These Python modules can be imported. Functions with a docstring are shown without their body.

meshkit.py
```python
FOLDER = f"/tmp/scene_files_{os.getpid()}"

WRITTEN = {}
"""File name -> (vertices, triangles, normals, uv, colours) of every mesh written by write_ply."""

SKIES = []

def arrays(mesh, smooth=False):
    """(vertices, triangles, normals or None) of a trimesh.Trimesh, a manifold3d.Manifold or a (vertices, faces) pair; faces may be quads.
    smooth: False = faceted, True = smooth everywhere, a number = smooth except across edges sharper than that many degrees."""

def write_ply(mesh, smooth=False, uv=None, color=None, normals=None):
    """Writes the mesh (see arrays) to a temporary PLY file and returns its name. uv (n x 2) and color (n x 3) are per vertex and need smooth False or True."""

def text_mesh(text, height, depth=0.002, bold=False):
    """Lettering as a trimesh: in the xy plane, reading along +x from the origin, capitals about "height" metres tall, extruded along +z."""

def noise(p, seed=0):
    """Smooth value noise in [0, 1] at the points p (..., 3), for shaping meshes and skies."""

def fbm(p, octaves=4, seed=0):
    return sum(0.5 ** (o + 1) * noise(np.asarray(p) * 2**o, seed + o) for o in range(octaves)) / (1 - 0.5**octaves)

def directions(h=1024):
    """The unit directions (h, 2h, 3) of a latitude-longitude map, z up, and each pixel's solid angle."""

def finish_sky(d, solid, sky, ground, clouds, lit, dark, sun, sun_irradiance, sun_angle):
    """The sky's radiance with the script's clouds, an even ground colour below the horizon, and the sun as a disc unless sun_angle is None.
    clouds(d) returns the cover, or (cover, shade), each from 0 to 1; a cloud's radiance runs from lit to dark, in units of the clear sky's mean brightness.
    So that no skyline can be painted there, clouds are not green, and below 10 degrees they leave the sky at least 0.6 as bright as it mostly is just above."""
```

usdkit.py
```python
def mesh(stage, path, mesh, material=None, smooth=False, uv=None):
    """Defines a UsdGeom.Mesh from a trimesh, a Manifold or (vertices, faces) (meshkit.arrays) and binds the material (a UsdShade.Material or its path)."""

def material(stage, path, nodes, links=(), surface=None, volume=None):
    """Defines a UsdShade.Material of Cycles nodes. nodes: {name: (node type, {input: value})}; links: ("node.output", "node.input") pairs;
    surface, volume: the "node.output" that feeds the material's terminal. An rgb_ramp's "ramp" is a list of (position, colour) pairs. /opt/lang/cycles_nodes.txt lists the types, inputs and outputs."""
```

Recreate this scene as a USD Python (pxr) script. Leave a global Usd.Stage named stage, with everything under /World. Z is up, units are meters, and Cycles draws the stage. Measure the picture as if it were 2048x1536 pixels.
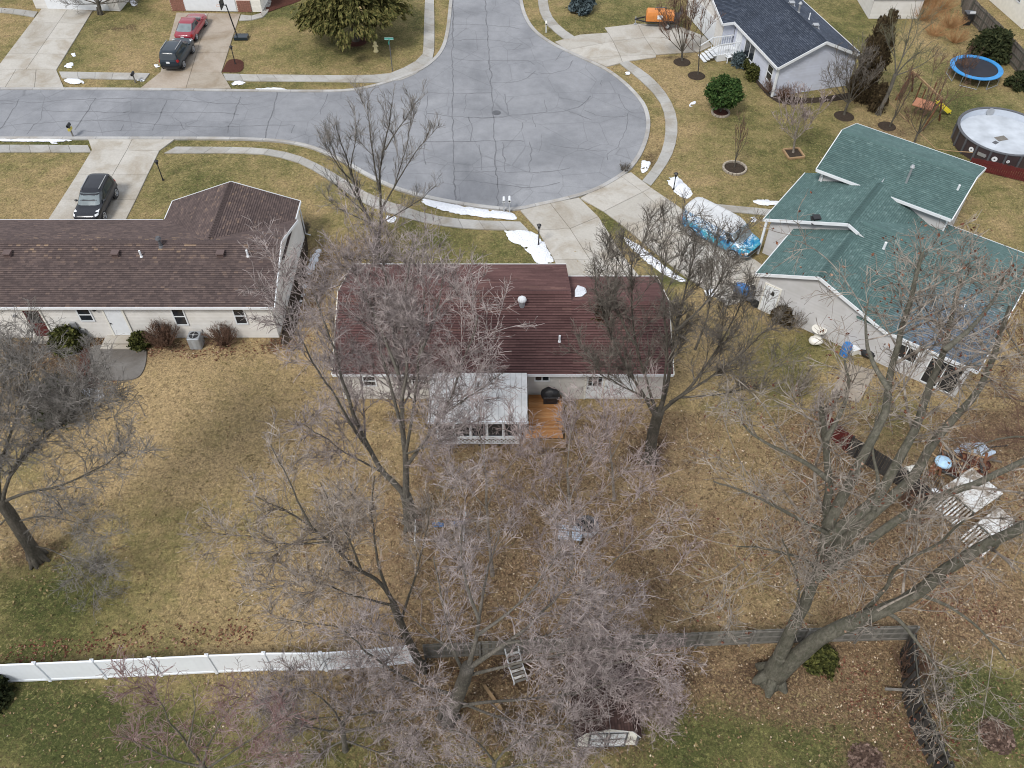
import math, numpy as np, trimesh, usdkit, meshkit
from pxr import Usd, UsdGeom, UsdLux, UsdShade, Gf, Sdf, Vt
import shapely
from shapely.geometry import Polygon, LineString, Point, box as sbox
from shapely.ops import unary_union

stage = Usd.Stage.CreateInMemory()
UsdGeom.SetStageUpAxis(stage, 'Z'); UsdGeom.SetStageMetersPerUnit(stage, 1.0)
UsdGeom.Xform.Define(stage, '/World'); UsdGeom.Scope.Define(stage, '/World/Looks')
T = Sdf.ValueTypeNames
# ---------------------------------------------------------------- camera, sky, sun, exposure
FPX, TILT, CAMH = 1700.0, math.radians(48.57), 37.0       # focal length in pixels of a 2048 wide picture, downward tilt, height
cam = UsdGeom.Camera.Define(stage, '/World/camera')
cam.CreateHorizontalApertureAttr(36.0); cam.CreateVerticalApertureAttr(27.0); cam.CreateFocalLengthAttr(36.0 * FPX / 2048)
cam.CreateClippingRangeAttr((0.1, 2000.0)); cam.CreateFStopAttr(0.0)
cam.AddTranslateOp().Set(Gf.Vec3d(0, 0, CAMH)); cam.AddRotateXOp().Set(90 - math.degrees(TILT))
cam.CreateExposureAttr(1.04)
SUN_EL, SUN_AZ = math.radians(52), math.radians(215)       # azimuth clockwise from north (+y)
dome = UsdLux.DomeLight.Define(stage, '/World/sky'); dome.CreateIntensityAttr(1.0)
dome.GetPrim().SetCustomDataByKey('kind', 'structure')
sky = usdkit.material(stage, '/World/Looks/sky', {
    'tc': ('texture_coordinate', {}),
    'sk': ('sky_texture', {'sky_type': 'single_scattering', 'sun_disc': False, 'sun_elevation': SUN_EL, 'sun_rotation': SUN_AZ}),
    'n': ('noise_texture', {'scale': 2.2, 'detail': 5.0, 'roughness': 0.55}),
    'cr': ('rgb_ramp', {'ramp': [(0.0, (0.78, 0.78, 0.78)), (0.55, (0.86, 0.86, 0.86)), (1.0, (0.95, 0.95, 0.95))]}),
    'cc': ('rgb_ramp', {'ramp': [(0.2, (4.3, 4.55, 5.0)), (0.8, (6.0, 6.2, 6.6))]}),
    'mx': ('mix', {'mix_type': 'mix'}),
    'bg': ('background_shader', {'strength': 0.085})},
    [('tc.generated', 'n.vector'), ('n.fac', 'cr.fac'), ('n.fac', 'cc.fac'), ('cr.color', 'mx.fac'), ('sk.color', 'mx.color1'), ('cc.color', 'mx.color2'), ('mx.color', 'bg.color')],
    surface='bg.background')
UsdShade.MaterialBindingAPI.Apply(dome.GetPrim()).Bind(sky)
sun = UsdLux.DistantLight.Define(stage, '/World/sun')
sun.CreateIntensityAttr(0.4); sun.CreateAngleAttr(14.0); sun.CreateColorAttr(Gf.Vec3f(1, 0.97, 0.92)); sun.GetPrim().CreateAttribute('inputs:normalize', T.Bool).Set(True)
sd = np.array([math.sin(SUN_AZ) * math.cos(SUN_EL), math.cos(SUN_AZ) * math.cos(SUN_EL), math.sin(SUN_EL)])
sun.AddRotateZOp().Set(-math.degrees(SUN_AZ)); sun.AddRotateXOp().Set(-(90 - math.degrees(SUN_EL)))

def at(px, py, z=0.0):
    """The point at height z that a surveyed photo pixel (2048 x 1536) looks at."""
    u, v = px - 1024, py - 768
    d = (u, FPX * math.cos(TILT) - v * math.sin(TILT), -FPX * math.sin(TILT) - v * math.cos(TILT))
    t = (z - CAMH) / d[2]
    return np.array([d[0] * t, d[1] * t, z])
def aty(px, py, Y):
    """The point of that pixel's ray in the upright plane y = Y."""
    u, v = px - 1024, py - 768
    d = (u, FPX * math.cos(TILT) - v * math.sin(TILT), -FPX * math.sin(TILT) - v * math.cos(TILT))
    t = Y / d[1]
    return np.array([d[0] * t, Y, CAMH + d[2] * t])
def A2(pts, z=0.0): return [tuple(at(x, y, z)[:2]) for x, y in pts]

# ---------------------------------------------------------------- prims
COUNT = {}
def numbered(parent, name):
    k = (str(parent), name); n = COUNT.get(k, 0); COUNT[k] = n + 1
    return name if n == 0 else f'{name}_{n:03d}'
def pth(p): return str(p.GetPath()) if hasattr(p, 'GetPath') else p
def keys(prim, label=None, cat=None, group=None, kind=None):
    for k, v in (('label', label), ('category', cat), ('group', group), ('kind', kind)):
        if v: prim.SetCustomDataByKey(k, v)
    return prim
LOC = {}
def thing(name, label, cat, loc=(0, 0, 0), rotz=0.0, group=None, kind=None):
    p = '/World/' + numbered('/World', name)
    x = UsdGeom.Xform.Define(stage, p); x.AddTranslateOp().Set(Gf.Vec3d(*map(float, loc)))
    if rotz: x.AddRotateZOp().Set(float(math.degrees(rotz)))
    LOC[p] = (np.array(loc, float), rotz)
    return keys(x.GetPrim(), label, cat, group, kind)
def part(parent, name, mesh, mat, smooth=False, uv=None, label=None):
    if isinstance(mesh, MB): mesh = mesh.mesh()
    p = pth(parent); q = p + '/' + numbered(p, name)
    m = usdkit.mesh(stage, q, mesh, mat, smooth, uv)
    if label: m.GetPrim().SetCustomDataByKey('label', label)
    return m.GetPrim()
def single(name, mesh, mat, label=None, cat=None, group=None, kind=None, smooth=False, uv=None):
    if isinstance(mesh, MB): mesh = mesh.mesh()
    m = usdkit.mesh(stage, '/World/' + numbered('/World', name), mesh, mat, smooth, uv)
    return keys(m.GetPrim(), label, cat, group, kind)
def dup(root, loc, rotz, label=None, group=None, scale=None):
    was = root.GetCustomData(); base = root.GetName().rsplit('_', 1)[0] if root.GetName()[-3:].isdigit() else root.GetName()
    p = '/World/' + numbered('/World', base); x = UsdGeom.Xform.Define(stage, p)
    x.GetPrim().GetReferences().AddInternalReference(root.GetPath())
    x.ClearXformOpOrder()
    x.AddTranslateOp(opSuffix='at').Set(Gf.Vec3d(*map(float, loc))); x.AddRotateZOp(opSuffix='turn').Set(float(math.degrees(rotz)))
    if scale: x.AddScaleOp(opSuffix='size').Set(Gf.Vec3f(*scale))
    x.GetPrim().SetInstanceable(True)
    return keys(x.GetPrim(), label or was.get('label'), was.get('category'), group or was.get('group'))

class MB:
    """Collects shapes into one mesh."""
    def __init__(s): s.v, s.f, s.n = [], [], 0
    def add(s, v, f):
        v = np.asarray(v, float); s.v.append(v); s.f.append(np.asarray(f, int) + s.n); s.n += len(v); return s
    def tm(s, m): return s.add(m.vertices, m.faces)
    def box(s, c, size, rz=0.0, tilt=None):
        x, y, z = np.array(size) / 2
        v = np.array([[-x, -y, -z], [x, -y, -z], [x, y, -z], [-x, y, -z], [-x, -y, z], [x, -y, z], [x, y, z], [-x, y, z]])
        if tilt is not None: v = v @ trimesh.transformations.rotation_matrix(tilt[0], tilt[1])[:3, :3].T
        if rz: c_, s_ = math.cos(rz), math.sin(rz); v = v @ np.array([[c_, -s_, 0], [s_, c_, 0], [0, 0, 1]]).T
        return s.add(v + np.asarray(c, float), BOXF)
    def beam(s, p, q, w, h):
        """A bar from p to q, w wide sideways and h deep."""
        p, q = np.asarray(p, float), np.asarray(q, float); d = q - p; L = np.linalg.norm(d); d /= L
        side = np.cross(d, [0, 0, 1]); n = np.linalg.norm(side); side = side / n if n > 1e-6 else np.array([1.0, 0, 0]); up = np.cross(side, d)
        a, b = side * w / 2, up * h / 2
        v = [p - a - b, p + a - b, p + a + b, p - a + b, q - a - b, q + a - b, q + a + b, q - a + b]
        return s.add(v, [[0, 1, 2], [0, 2, 3], [4, 6, 5], [4, 7, 6], [0, 5, 1], [0, 4, 5], [1, 6, 2], [1, 5, 6], [2, 7, 3], [2, 6, 7], [3, 4, 0], [3, 7, 4]])
    def cyl(s, p, q, r0, r1=None, n=10):
        return s.tube([p, q], [r0, r0 if r1 is None else r1], n)
    def tube(s, pts, rad, n=8):
        v, f = tube(np.asarray(pts, float), np.asarray(rad, float), n); return s.add(v, f)
    def prism(s, poly, z0, z1):
        for g in getattr(poly, 'geoms', [poly]):
            if g.is_empty or g.area < 1e-6: continue
            m = trimesh.creation.extrude_polygon(g, z1 - z0, engine='earcut'); m.apply_translation([0, 0, z0]); s.tm(m)
        return s
    def ball(s, c, r, sub=2, jitter=0.0, seed=0, squash=(1, 1, 1)):
        m = trimesh.creation.icosphere(sub, 1.0); v = m.vertices
        if jitter: v = v * (1 + jitter * (meshkit.fbm(v * 2.3 + seed * 7.1, 3, seed) - .5))[:, None]
        return s.add(v * r * np.array(squash) + np.asarray(c), m.faces)
    def mesh(s): return trimesh.Trimesh(np.vstack(s.v), np.vstack(s.f), process=False)
    def moved(s, loc, rz=0.0):
        """World coordinates into those of a thing at loc turned by rz."""
        c, q = math.cos(-rz), math.sin(-rz); R = np.array([[c, -q, 0], [q, c, 0], [0, 0, 1]])
        s.v = [(v - np.asarray(loc)) @ R.T for v in s.v]; return s
BOXF = [[0, 2, 1], [0, 3, 2], [4, 5, 6], [4, 6, 7], [0, 1, 5], [0, 5, 4], [1, 2, 6], [1, 6, 5], [2, 3, 7], [2, 7, 6], [3, 0, 4], [3, 4, 7]]
def tube(p, r, n=8):
    k = len(p); d = np.gradient(p, axis=0); d /= np.maximum(np.linalg.norm(d, axis=1, keepdims=True), 1e-9)
    ref = np.array([0.13, 0.21, 1.0]) if abs(d.mean(0)[2]) < .8 * np.linalg.norm(d.mean(0)) + 1e-9 else np.array([1.0, .17, .05])
    a = np.cross(d, ref); a /= np.maximum(np.linalg.norm(a, axis=1, keepdims=True), 1e-9); b = np.cross(d, a)
    t = np.arange(n) / n * 2 * np.pi
    v = (p[:, None] + r[:, None, None] * (np.cos(t)[None, :, None] * a[:, None] + np.sin(t)[None, :, None] * b[:, None])).reshape(-1, 3)
    f = []
    i = np.arange(n); j = (i + 1) % n
    for q in range(k - 1):
        f += [np.stack([q * n + i, q * n + j, (q + 1) * n + j], 1), np.stack([q * n + i, (q + 1) * n + j, (q + 1) * n + i], 1)]
    v = np.vstack([v, p[:1], p[-1:]]); f += [np.stack([j, i, np.full(n, k * n)], 1), np.stack([(k - 1) * n + i, (k - 1) * n + j, np.full(n, k * n + 1)], 1)]
    return v, np.vstack(f)

# ---------------------------------------------------------------- materials
class MG:
    def __init__(s, name): s.name, s.n, s.l, s.k = name, {}, [], 0
    def node(s, kind, out, ins=None, **vals):
        s.k += 1; nm = f'n{s.k}'; s.n[nm] = (kind, vals)
        for a, b in (ins or {}).items():
            if isinstance(b, str): s.l.append((b, f'{nm}.{a}'))
            else: s.n[nm][1][a] = b
        return f'{nm}.{out}'
    def math(s, op, a, b=0.5, clamp=False): return s.node('math', 'value', {'value1': a, 'value2': b}, math_type=op, use_clamp=clamp)
    def pos(s): return s.node('geometry', 'position')
    def noise(s, vec, scale, detail=3.0, rough=.55, dist=0.0, out='fac'): return s.node('noise_texture', out, {'vector': vec}, scale=scale, detail=detail, roughness=rough, distortion=dist)
    def ramp(s, fac, stops, interp=True): return s.node('rgb_ramp', 'color', {'fac': fac}, ramp=stops, interpolate=interp)
    def mix(s, fac, a, b, op='mix'): return s.node('mix', 'color', {'fac': fac, 'color1': a, 'color2': b}, mix_type=op)
    def vscale(s, vec, sc): return s.node('mapping', 'vector', {'vector': vec}, scale=sc)
    def bump(s, h, dist=.02, strength=1.0): return s.node('bump', 'normal', {'height': h}, distance=dist, strength=strength)
    def done(s, color, rough=.8, normal=None, **kw):
        ins = {'base_color': color, 'roughness': rough}
        if normal: ins['normal'] = normal
        ins.update(kw); p = s.node('principled_bsdf', 'BSDF', ins)
        return usdkit.material(stage, '/World/Looks/' + s.name, s.n, s.l, surface=p)
def c3(c, k): return tuple(min(1, x * k) for x in c)
def plain(name, col, rough=.6, var=.18, scale=3.0, spec=.4, metal=0.0, coat=0.0, bump=0.0, bscale=30.0):
    g = MG(name); p = g.pos(); n = g.noise(p, scale, 4.0)
    col_ = g.ramp(n, [(.25, c3(col, 1 - var)), (.75, c3(col, 1 + var))])
    nm = g.bump(g.noise(p, bscale, 3.0), bump) if bump else None
    return g.done(col_, rough, nm, specular_ior_level=spec, metallic=metal, coat_weight=coat)
def shingle(name, cols, e=.14, w=.24, dark=.55, blotch=.25, hi=None, patch=None):
    g = MG(name); uv = g.node('texture_coordinate', 'UV'); sx = g.node('separate_xyz', 'x', {'vector': uv}); sy = sx[:-1] + 'y'
    r = g.math('divide', sy, e); row = g.math('floor', r); fr = g.math('fraction', r)
    wob = g.node('white_noise_texture', 'value', {'w': row}, dimensions='1D')
    c = g.math('floor', g.math('add', g.math('divide', sx, w), g.math('multiply', wob, 7.0)))
    cell = g.node('combine_xyz', 'vector', {'x': c, 'y': row, 'z': 0.0})
    rnd = g.node('white_noise_texture', 'value', {'vector': cell}, dimensions='3D')
    rr = g.node('white_noise_texture', 'value', {'w': g.math('add', row, 31.7)}, dimensions='1D')
    mixv = g.math('add', g.math('multiply', rnd, .78), g.math('multiply', rr, .22))
    col = g.ramp(mixv, cols)
    if patch:
        dd = g.node('vector_math', 'value', {'vector1': g.pos()}, math_type='distance', vector2=patch[0]); dd = g.math('add', dd, g.math('multiply', g.math('subtract', g.noise(g.pos(), .8, 3.0), .5), 2.0))
        col = g.mix(g.ramp(g.math('divide', dd, patch[1]), [(.35, (.85,) * 3), (1.0, (0, 0, 0))]), col, g.mix(1.0, col, patch[2], 'multiply'))
    b = g.noise(g.pos(), .55, 4.0, .6)
    col = g.mix(1.0, col, g.ramp(b, [(.3, (1 - blotch,) * 3), (.7, (1 + blotch * .35,) * 3)]), 'multiply')
    gr = g.noise(g.pos(), 9.0, 4.0, .7)
    col = g.mix(1.0, col, g.ramp(gr, [(.3, (.82,) * 3), (.7, (1.12,) * 3)]), 'multiply')
    band = g.ramp(fr, [(0.0, (1.08,) * 3), (.5, (1.0,) * 3), (.72, (dark + .15,) * 3), (.95, (dark,) * 3), (1.0, (dark,) * 3)])  # row tops darkened: printed band that also paints in shade under the next course
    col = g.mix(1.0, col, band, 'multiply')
    return g.done(col, .92, g.bump(g.noise(g.pos(), 55.0, 3.0), .006), specular_ior_level=.25)
def siding(name, col, var=.08):
    g = MG(name); uv = g.node('texture_coordinate', 'UV'); sx = g.node('separate_xyz', 'x', {'vector': uv}); sy = sx[:-1] + 'y'
    r = g.math('divide', sy, .115); row = g.math('floor', r); rnd = g.node('white_noise_texture', 'value', {'w': row}, dimensions='1D')
    col_ = g.ramp(rnd, [(0, c3(col, 1 - var * .5)), (1, c3(col, 1 + var * .3))])
    d = g.noise(g.pos(), .9, 5.0, .65); col_ = g.mix(1.0, col_, g.ramp(d, [(.3, (.86, .85, .83)), (.65, (1, 1, 1))]), 'multiply')
    return g.done(col_, .55, None, specular_ior_level=.35)
def bark(name, c1, c2, sc=9.0, blot=None):
    g = MG(name); p = g.pos(); n = g.noise(g.vscale(p, (1.0, 1.0, .28)), sc * 2.2, 5.0, .7, .6); w = g.noise(p, 1.6, 4.0, .65)
    col = g.ramp(n, [(.30, c1), (.70, c2)]); col = g.mix(1.0, col, g.ramp(w, [(.3, (.72, .74, .70)), (.7, (1.18, 1.15, 1.12))]), 'multiply')
    if blot: m = g.noise(p, 6.5, 4.0, .7); col = g.mix(g.ramp(m, [(.50, (0, 0, 0)), (.66, (.7,) * 3)]), col, blot)
    return g.done(col, .95, g.bump(n, .05), specular_ior_level=.12)
def twigm(name, c1, c2):
    g = MG(name); p = g.pos(); n = g.noise(p, 3.0, 3.0, .6); return g.done(g.ramp(n, [(.36, c1), (.64, c2)]), .85, None, specular_ior_level=.15)
def islands(name, cols, rough=.9, spec=.1, transl=None):
    g = MG(name); vc = g.node('voronoi_texture', 'color', {'vector': g.pos()}, scale=9.0); r = g.node('separate_color', 'r', {'color': vc}); return g.done(g.ramp(r, cols), rough, None, specular_ior_level=spec)

M = {}
M['white'] = plain('white_paint', (.64, .66, .68), .45, .06)
M['vinyl'] = plain('white_vinyl', (.70, .73, .77), .35, .04, 1.2)
M['offwhite'] = plain('off_white', (.66, .64, .58), .55, .08)
M['cream_siding'] = siding('cream_siding', (.60, .585, .56)); M['grey_siding'] = siding('grey_siding', (.55, .53, .50)); M['blue_siding'] = siding('blue_siding', (.50, .53, .62)); M['tan_siding'] = siding('tan_siding', (.47, .465, .47))
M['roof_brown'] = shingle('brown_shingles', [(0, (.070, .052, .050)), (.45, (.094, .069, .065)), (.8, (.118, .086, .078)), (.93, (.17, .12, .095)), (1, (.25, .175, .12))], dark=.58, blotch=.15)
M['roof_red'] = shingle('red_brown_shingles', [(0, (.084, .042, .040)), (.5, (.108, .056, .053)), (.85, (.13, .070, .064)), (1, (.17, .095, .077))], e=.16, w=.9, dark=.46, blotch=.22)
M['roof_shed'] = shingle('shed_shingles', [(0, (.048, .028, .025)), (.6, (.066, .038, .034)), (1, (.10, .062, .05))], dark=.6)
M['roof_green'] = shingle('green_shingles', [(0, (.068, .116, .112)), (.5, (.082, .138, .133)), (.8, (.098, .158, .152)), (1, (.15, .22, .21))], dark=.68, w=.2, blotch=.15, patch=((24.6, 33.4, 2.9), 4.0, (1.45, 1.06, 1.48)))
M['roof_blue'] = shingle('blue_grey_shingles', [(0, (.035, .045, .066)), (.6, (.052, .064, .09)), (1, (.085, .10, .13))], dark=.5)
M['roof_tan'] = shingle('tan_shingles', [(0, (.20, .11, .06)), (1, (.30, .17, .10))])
M['glass'] = plain('dark_glass', (.018, .021, .026), .08, .3, 1.0, .7)
M['carglass'] = plain('car_glass', (.02, .026, .03), .05, .3, 1.0, .8)
M['windshield'] = plain('pale_windscreen', (.16, .19, .20), .08, .2, 2.0, .7)
M['black'] = plain('black_metal', (.018, .018, .02), .5); M['rubber'] = plain('rubber', (.022, .022, .022), .9)
M['metal'] = plain('grey_metal', (.42, .43, .44), .4, .12, 3, .5, .6); M['darkmetal'] = plain('dark_metal', (.08, .082, .09), .5, .2)
M['galv'] = plain('galvanised', (.30, .32, .34), .45, .15, 4, .5, .4)
M['chrome'] = plain('bright_rim', (.55, .56, .58), .25, .05, 4, .5, .8)
M['black_paint'] = plain('black_car_paint', (.007, .008, .012), .3, .1, 2, .4, 0, .35); M['navy_paint'] = plain('dark_blue_green_paint', (.008, .017, .026), .3, .1, 2, .4, 0, .35)
M['red_paint'] = plain('red_car_paint', (.22, .014, .03), .25, .08, 2, .6, 0, .8)
M['redlamp'] = plain('red_lamp', (.32, .01, .012), .3, .05); M['clearlamp'] = plain('clear_lamp', (.7, .72, .74), .2, .05); M['amber'] = plain('amber_lamp', (.6, .2, .02), .3, .05)
M['orange'] = plain('orange_paint', (.52, .19, .045), .5, .16, 2.5); M['yellow'] = plain('yellow_plastic', (.72, .6, .05), .45, .08)
M['blue'] = plain('blue_plastic', (.03, .17, .45), .4, .15, 3); M['tarp_blue'] = plain('pale_blue_plastic', (.38, .56, .72), .5, .2, 4)
M['trampblue'] = plain('blue_pad', (.035, .22, .50), .45, .18, 3); M['mat'] = plain('black_mat', (.016, .018, .026), .7, .2)
M['wood_grey'] = plain('weathered_wood', (.155, .145, .13), .9, .3, 4.0, .2); M['wood_dark'] = plain('dark_weathered_wood', (.042, .04, .038), .9, .3, 4.0, .2)
M['wood_shadow'] = plain('olive_grey_wood', (.085, .083, .07), .9, .3, 4.0, .2)  # olive-grey wood of fence posts, rails and platform frames
M['wood_tan'] = plain('tan_wood', (.30, .20, .11), .85, .25, 4.0, .2); M['red_wood'] = plain('dark_red_wood', (.085, .014, .013), .75, .25, 2.0, .3); M['bright_red'] = plain('red_plastic', (.45, .05, .04), .5, .1)
M['rust'] = plain('rusty_brown', (.14, .064, .036), .9, .3, 3.0, .2)
M['pool_wall'] = plain('brown_pool_wall', (.042, .030, .032), .5, .15, 2.0); M['ice'] = plain('pool_ice', (.40, .43, .47), .4, .25, .8, .4); M['liner'] = plain('pool_liner', (.46, .50, .56), .5, .06)
M['snow'] = plain('snow', (.70, .72, .76), .8, .10, 7.0, .2, bump=.10, bscale=9.0)
M['brick'] = plain('brick_face', (.24, .12, .09), .9, .35, 9.0, .2)
M['mulch'] = plain('red_brown_mulch', (.075, .032, .024), .95, .45, 14.0, .1, bump=.04, bscale=22.0); M['soil'] = plain('dark_soil', (.045, .034, .026), .95, .4, 12.0, .1, bump=.04, bscale=22.0)
M['stone'] = plain('edging_stone', (.30, .26, .21), .9, .25, 8.0)
M['terracotta'] = plain('terracotta', (.36, .16, .09), .8, .15); M['teal'] = plain('teal_pot', (.10, .22, .24), .5, .1)
M['green_sign'] = plain('green_sign', (.03, .26, .20), .4, .05); M['hydrant'] = plain('pale_yellow_paint', (.70, .62, .36), .5, .1)
M['vent_brown'] = plain('brown_vent', (.10, .068, .062), .5, .1)
M['sign_yellow'] = plain('yellow_box', (.45, .38, .08), .5, .1)
M['bench'] = plain('blue_grey_slat', (.42, .50, .60), .6, .15, 5.0)
M['van_roof'] = plain('van_roof_paint', (.50, .51, .52), .5, .16, 1.6); M['sunroom_roof'] = plain('weathered_white_metal', (.56, .56, .55), .6, .16, 2.2)
g = MG('van_print'); p = g.pos()
n1 = g.noise(p, 1.5, 3.0, .5, 1.0); n2 = g.noise(g.vscale(p, (1.0, 1.0, 1.8)), 2.6, 4.0, .65, 2.2); zz = g.node('separate_xyz', 'z', {'vector': p})
hi = g.math('add', g.math('multiply', g.math('subtract', zz, .95), 1.1), g.math('subtract', n1, .5))
col = g.ramp(n1, [(.35, (.008, .09, .20)), (.48, (.015, .20, .40)), (.58, (.03, .30, .42)), (.66, (.06, .40, .50))])
up_ = g.ramp(n2, [(.40, (.02, .05, .10)), (.46, (.10, .22, .38)), (.52, (.50, .60, .70)), (.58, (.66, .70, .74))])
col = g.mix(g.ramp(hi, [(.15, (0, 0, 0)), (.45, (1, 1, 1))]), col, up_); col = g.mix(g.ramp(n2, [(.60, (0, 0, 0)), (.63, (1, 1, 1))]), col, (.62, .67, .72))
M['van_print'] = g.done(col, .3, None, coat_weight=.6)

def wood_deck():
    g = MG('deck_boards'); r = g.node('object_info', 'random'); p = g.pos(); n = g.noise(g.vscale(p, (1.2, 9.0, 9.0)), 2.0, 4.0)
    a = g.ramp(r, [(0, (.30, .125, .038)), (.5, (.41, .185, .062)), (1, (.50, .26, .11))]); return g.done(g.mix(1.0, a, g.ramp(n, [(.3, (.72,) * 3), (.7, (1.1,) * 3)]), 'multiply'), .6, None, specular_ior_level=.35)
M['deck'] = wood_deck()
def random_tone(name, cols, rough=.9):
    g = MG(name); r = g.node('object_info', 'random'); p = g.pos(); n = g.noise(p, 5.0, 4.0)
    return g.done(g.mix(1.0, g.ramp(r, cols), g.ramp(n, [(.3, (.8,) * 3), (.7, (1.1,) * 3)]), 'multiply'), rough, None, specular_ior_level=.2)
M['board'] = random_tone('fence_board', [(0, (.11, .105, .092)), (.6, (.155, .148, .13)), (1, (.20, .19, .165))]); M['board_dark'] = random_tone('dark_fence_board', [(0, (.032, .030, .029)), (1, (.072, .066, .06))])
M['board_brown'] = random_tone('board_brown', [(0, (.09, .075, .062)), (1, (.17, .15, .13))])
def concrete(name, c1, c2, stain=(.72, .66, .58)):
    g = MG(name); p = g.pos(); r = g.node('object_info', 'random')
    a = g.ramp(r, [(0, c1), (1, c2)]); n = g.noise(p, .42, 5.0, .62, .6); f = g.noise(p, 7.0, 4.0, .7)
    a = g.mix(1.0, a, g.ramp(n, [(.3, stain), (.55, (1, 1, 1)), (.75, (1.07,) * 3)]), 'multiply'); a = g.mix(1.0, a, g.ramp(f, [(.3, (.88,) * 3), (.7, (1.06,) * 3)]), 'multiply')
    return g.done(a, .9, g.bump(f, .006), specular_ior_level=.25)
M['concrete'] = concrete('concrete', (.37, .35, .315), (.42, .40, .365)); M['walk'] = concrete('pavement_concrete', (.31, .305, .29), (.38, .37, .35)); M['patio'] = concrete('dark_patio_concrete', (.135, .125, .115), (.15, .14, .13), (.6, .55, .5))
M['kerb'] = concrete('kerb_concrete', (.33, .325, .32), (.40, .395, .385)); M['drive_brown'] = concrete('stained_concrete', (.32, .28, .23), (.35, .30, .25))
def asphalt():
    g = MG('asphalt'); p = g.pos(); n = g.noise(p, .16, 5.0, .6, .8); f = g.noise(p, 16.0, 4.0, .75); m = g.noise(p, 1.4, 5.0, .65)
    a = g.ramp(n, [(.3, (.160, .166, .180)), (.5, (.215, .221, .237)), (.72, (.262, .268, .284))])
    a = g.mix(1.0, a, g.ramp(m, [(.3, (.90,) * 3), (.7, (1.06,) * 3)]), 'multiply'); a = g.mix(1.0, a, g.ramp(f, [(.3, (.88,) * 3), (.7, (1.1,) * 3)]), 'multiply')
    vor = g.node('voronoi_texture', 'distance', {'vector': g.mix(.1, p, g.noise(p, 1.1, 3.0, .6, 0, 'color'), 'add')}, feature='distance_to_edge', scale=.33)
    a = g.mix(1.0, a, g.ramp(vor, [(0, (.78,) * 3), (.006, (.88,) * 3), (.011, (1, 1, 1))]), 'multiply')
    return g.done(a, .85, g.bump(f, .008), specular_ior_level=.3)
M['asphalt'] = asphalt(); M['tar'] = plain('crack_tar', (.135, .138, .148), .9, .3, 4.0, .2); M['crackdark'] = plain('joint_dirt', (.06, .055, .045), .95, .4, 6.0, .1)
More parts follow.
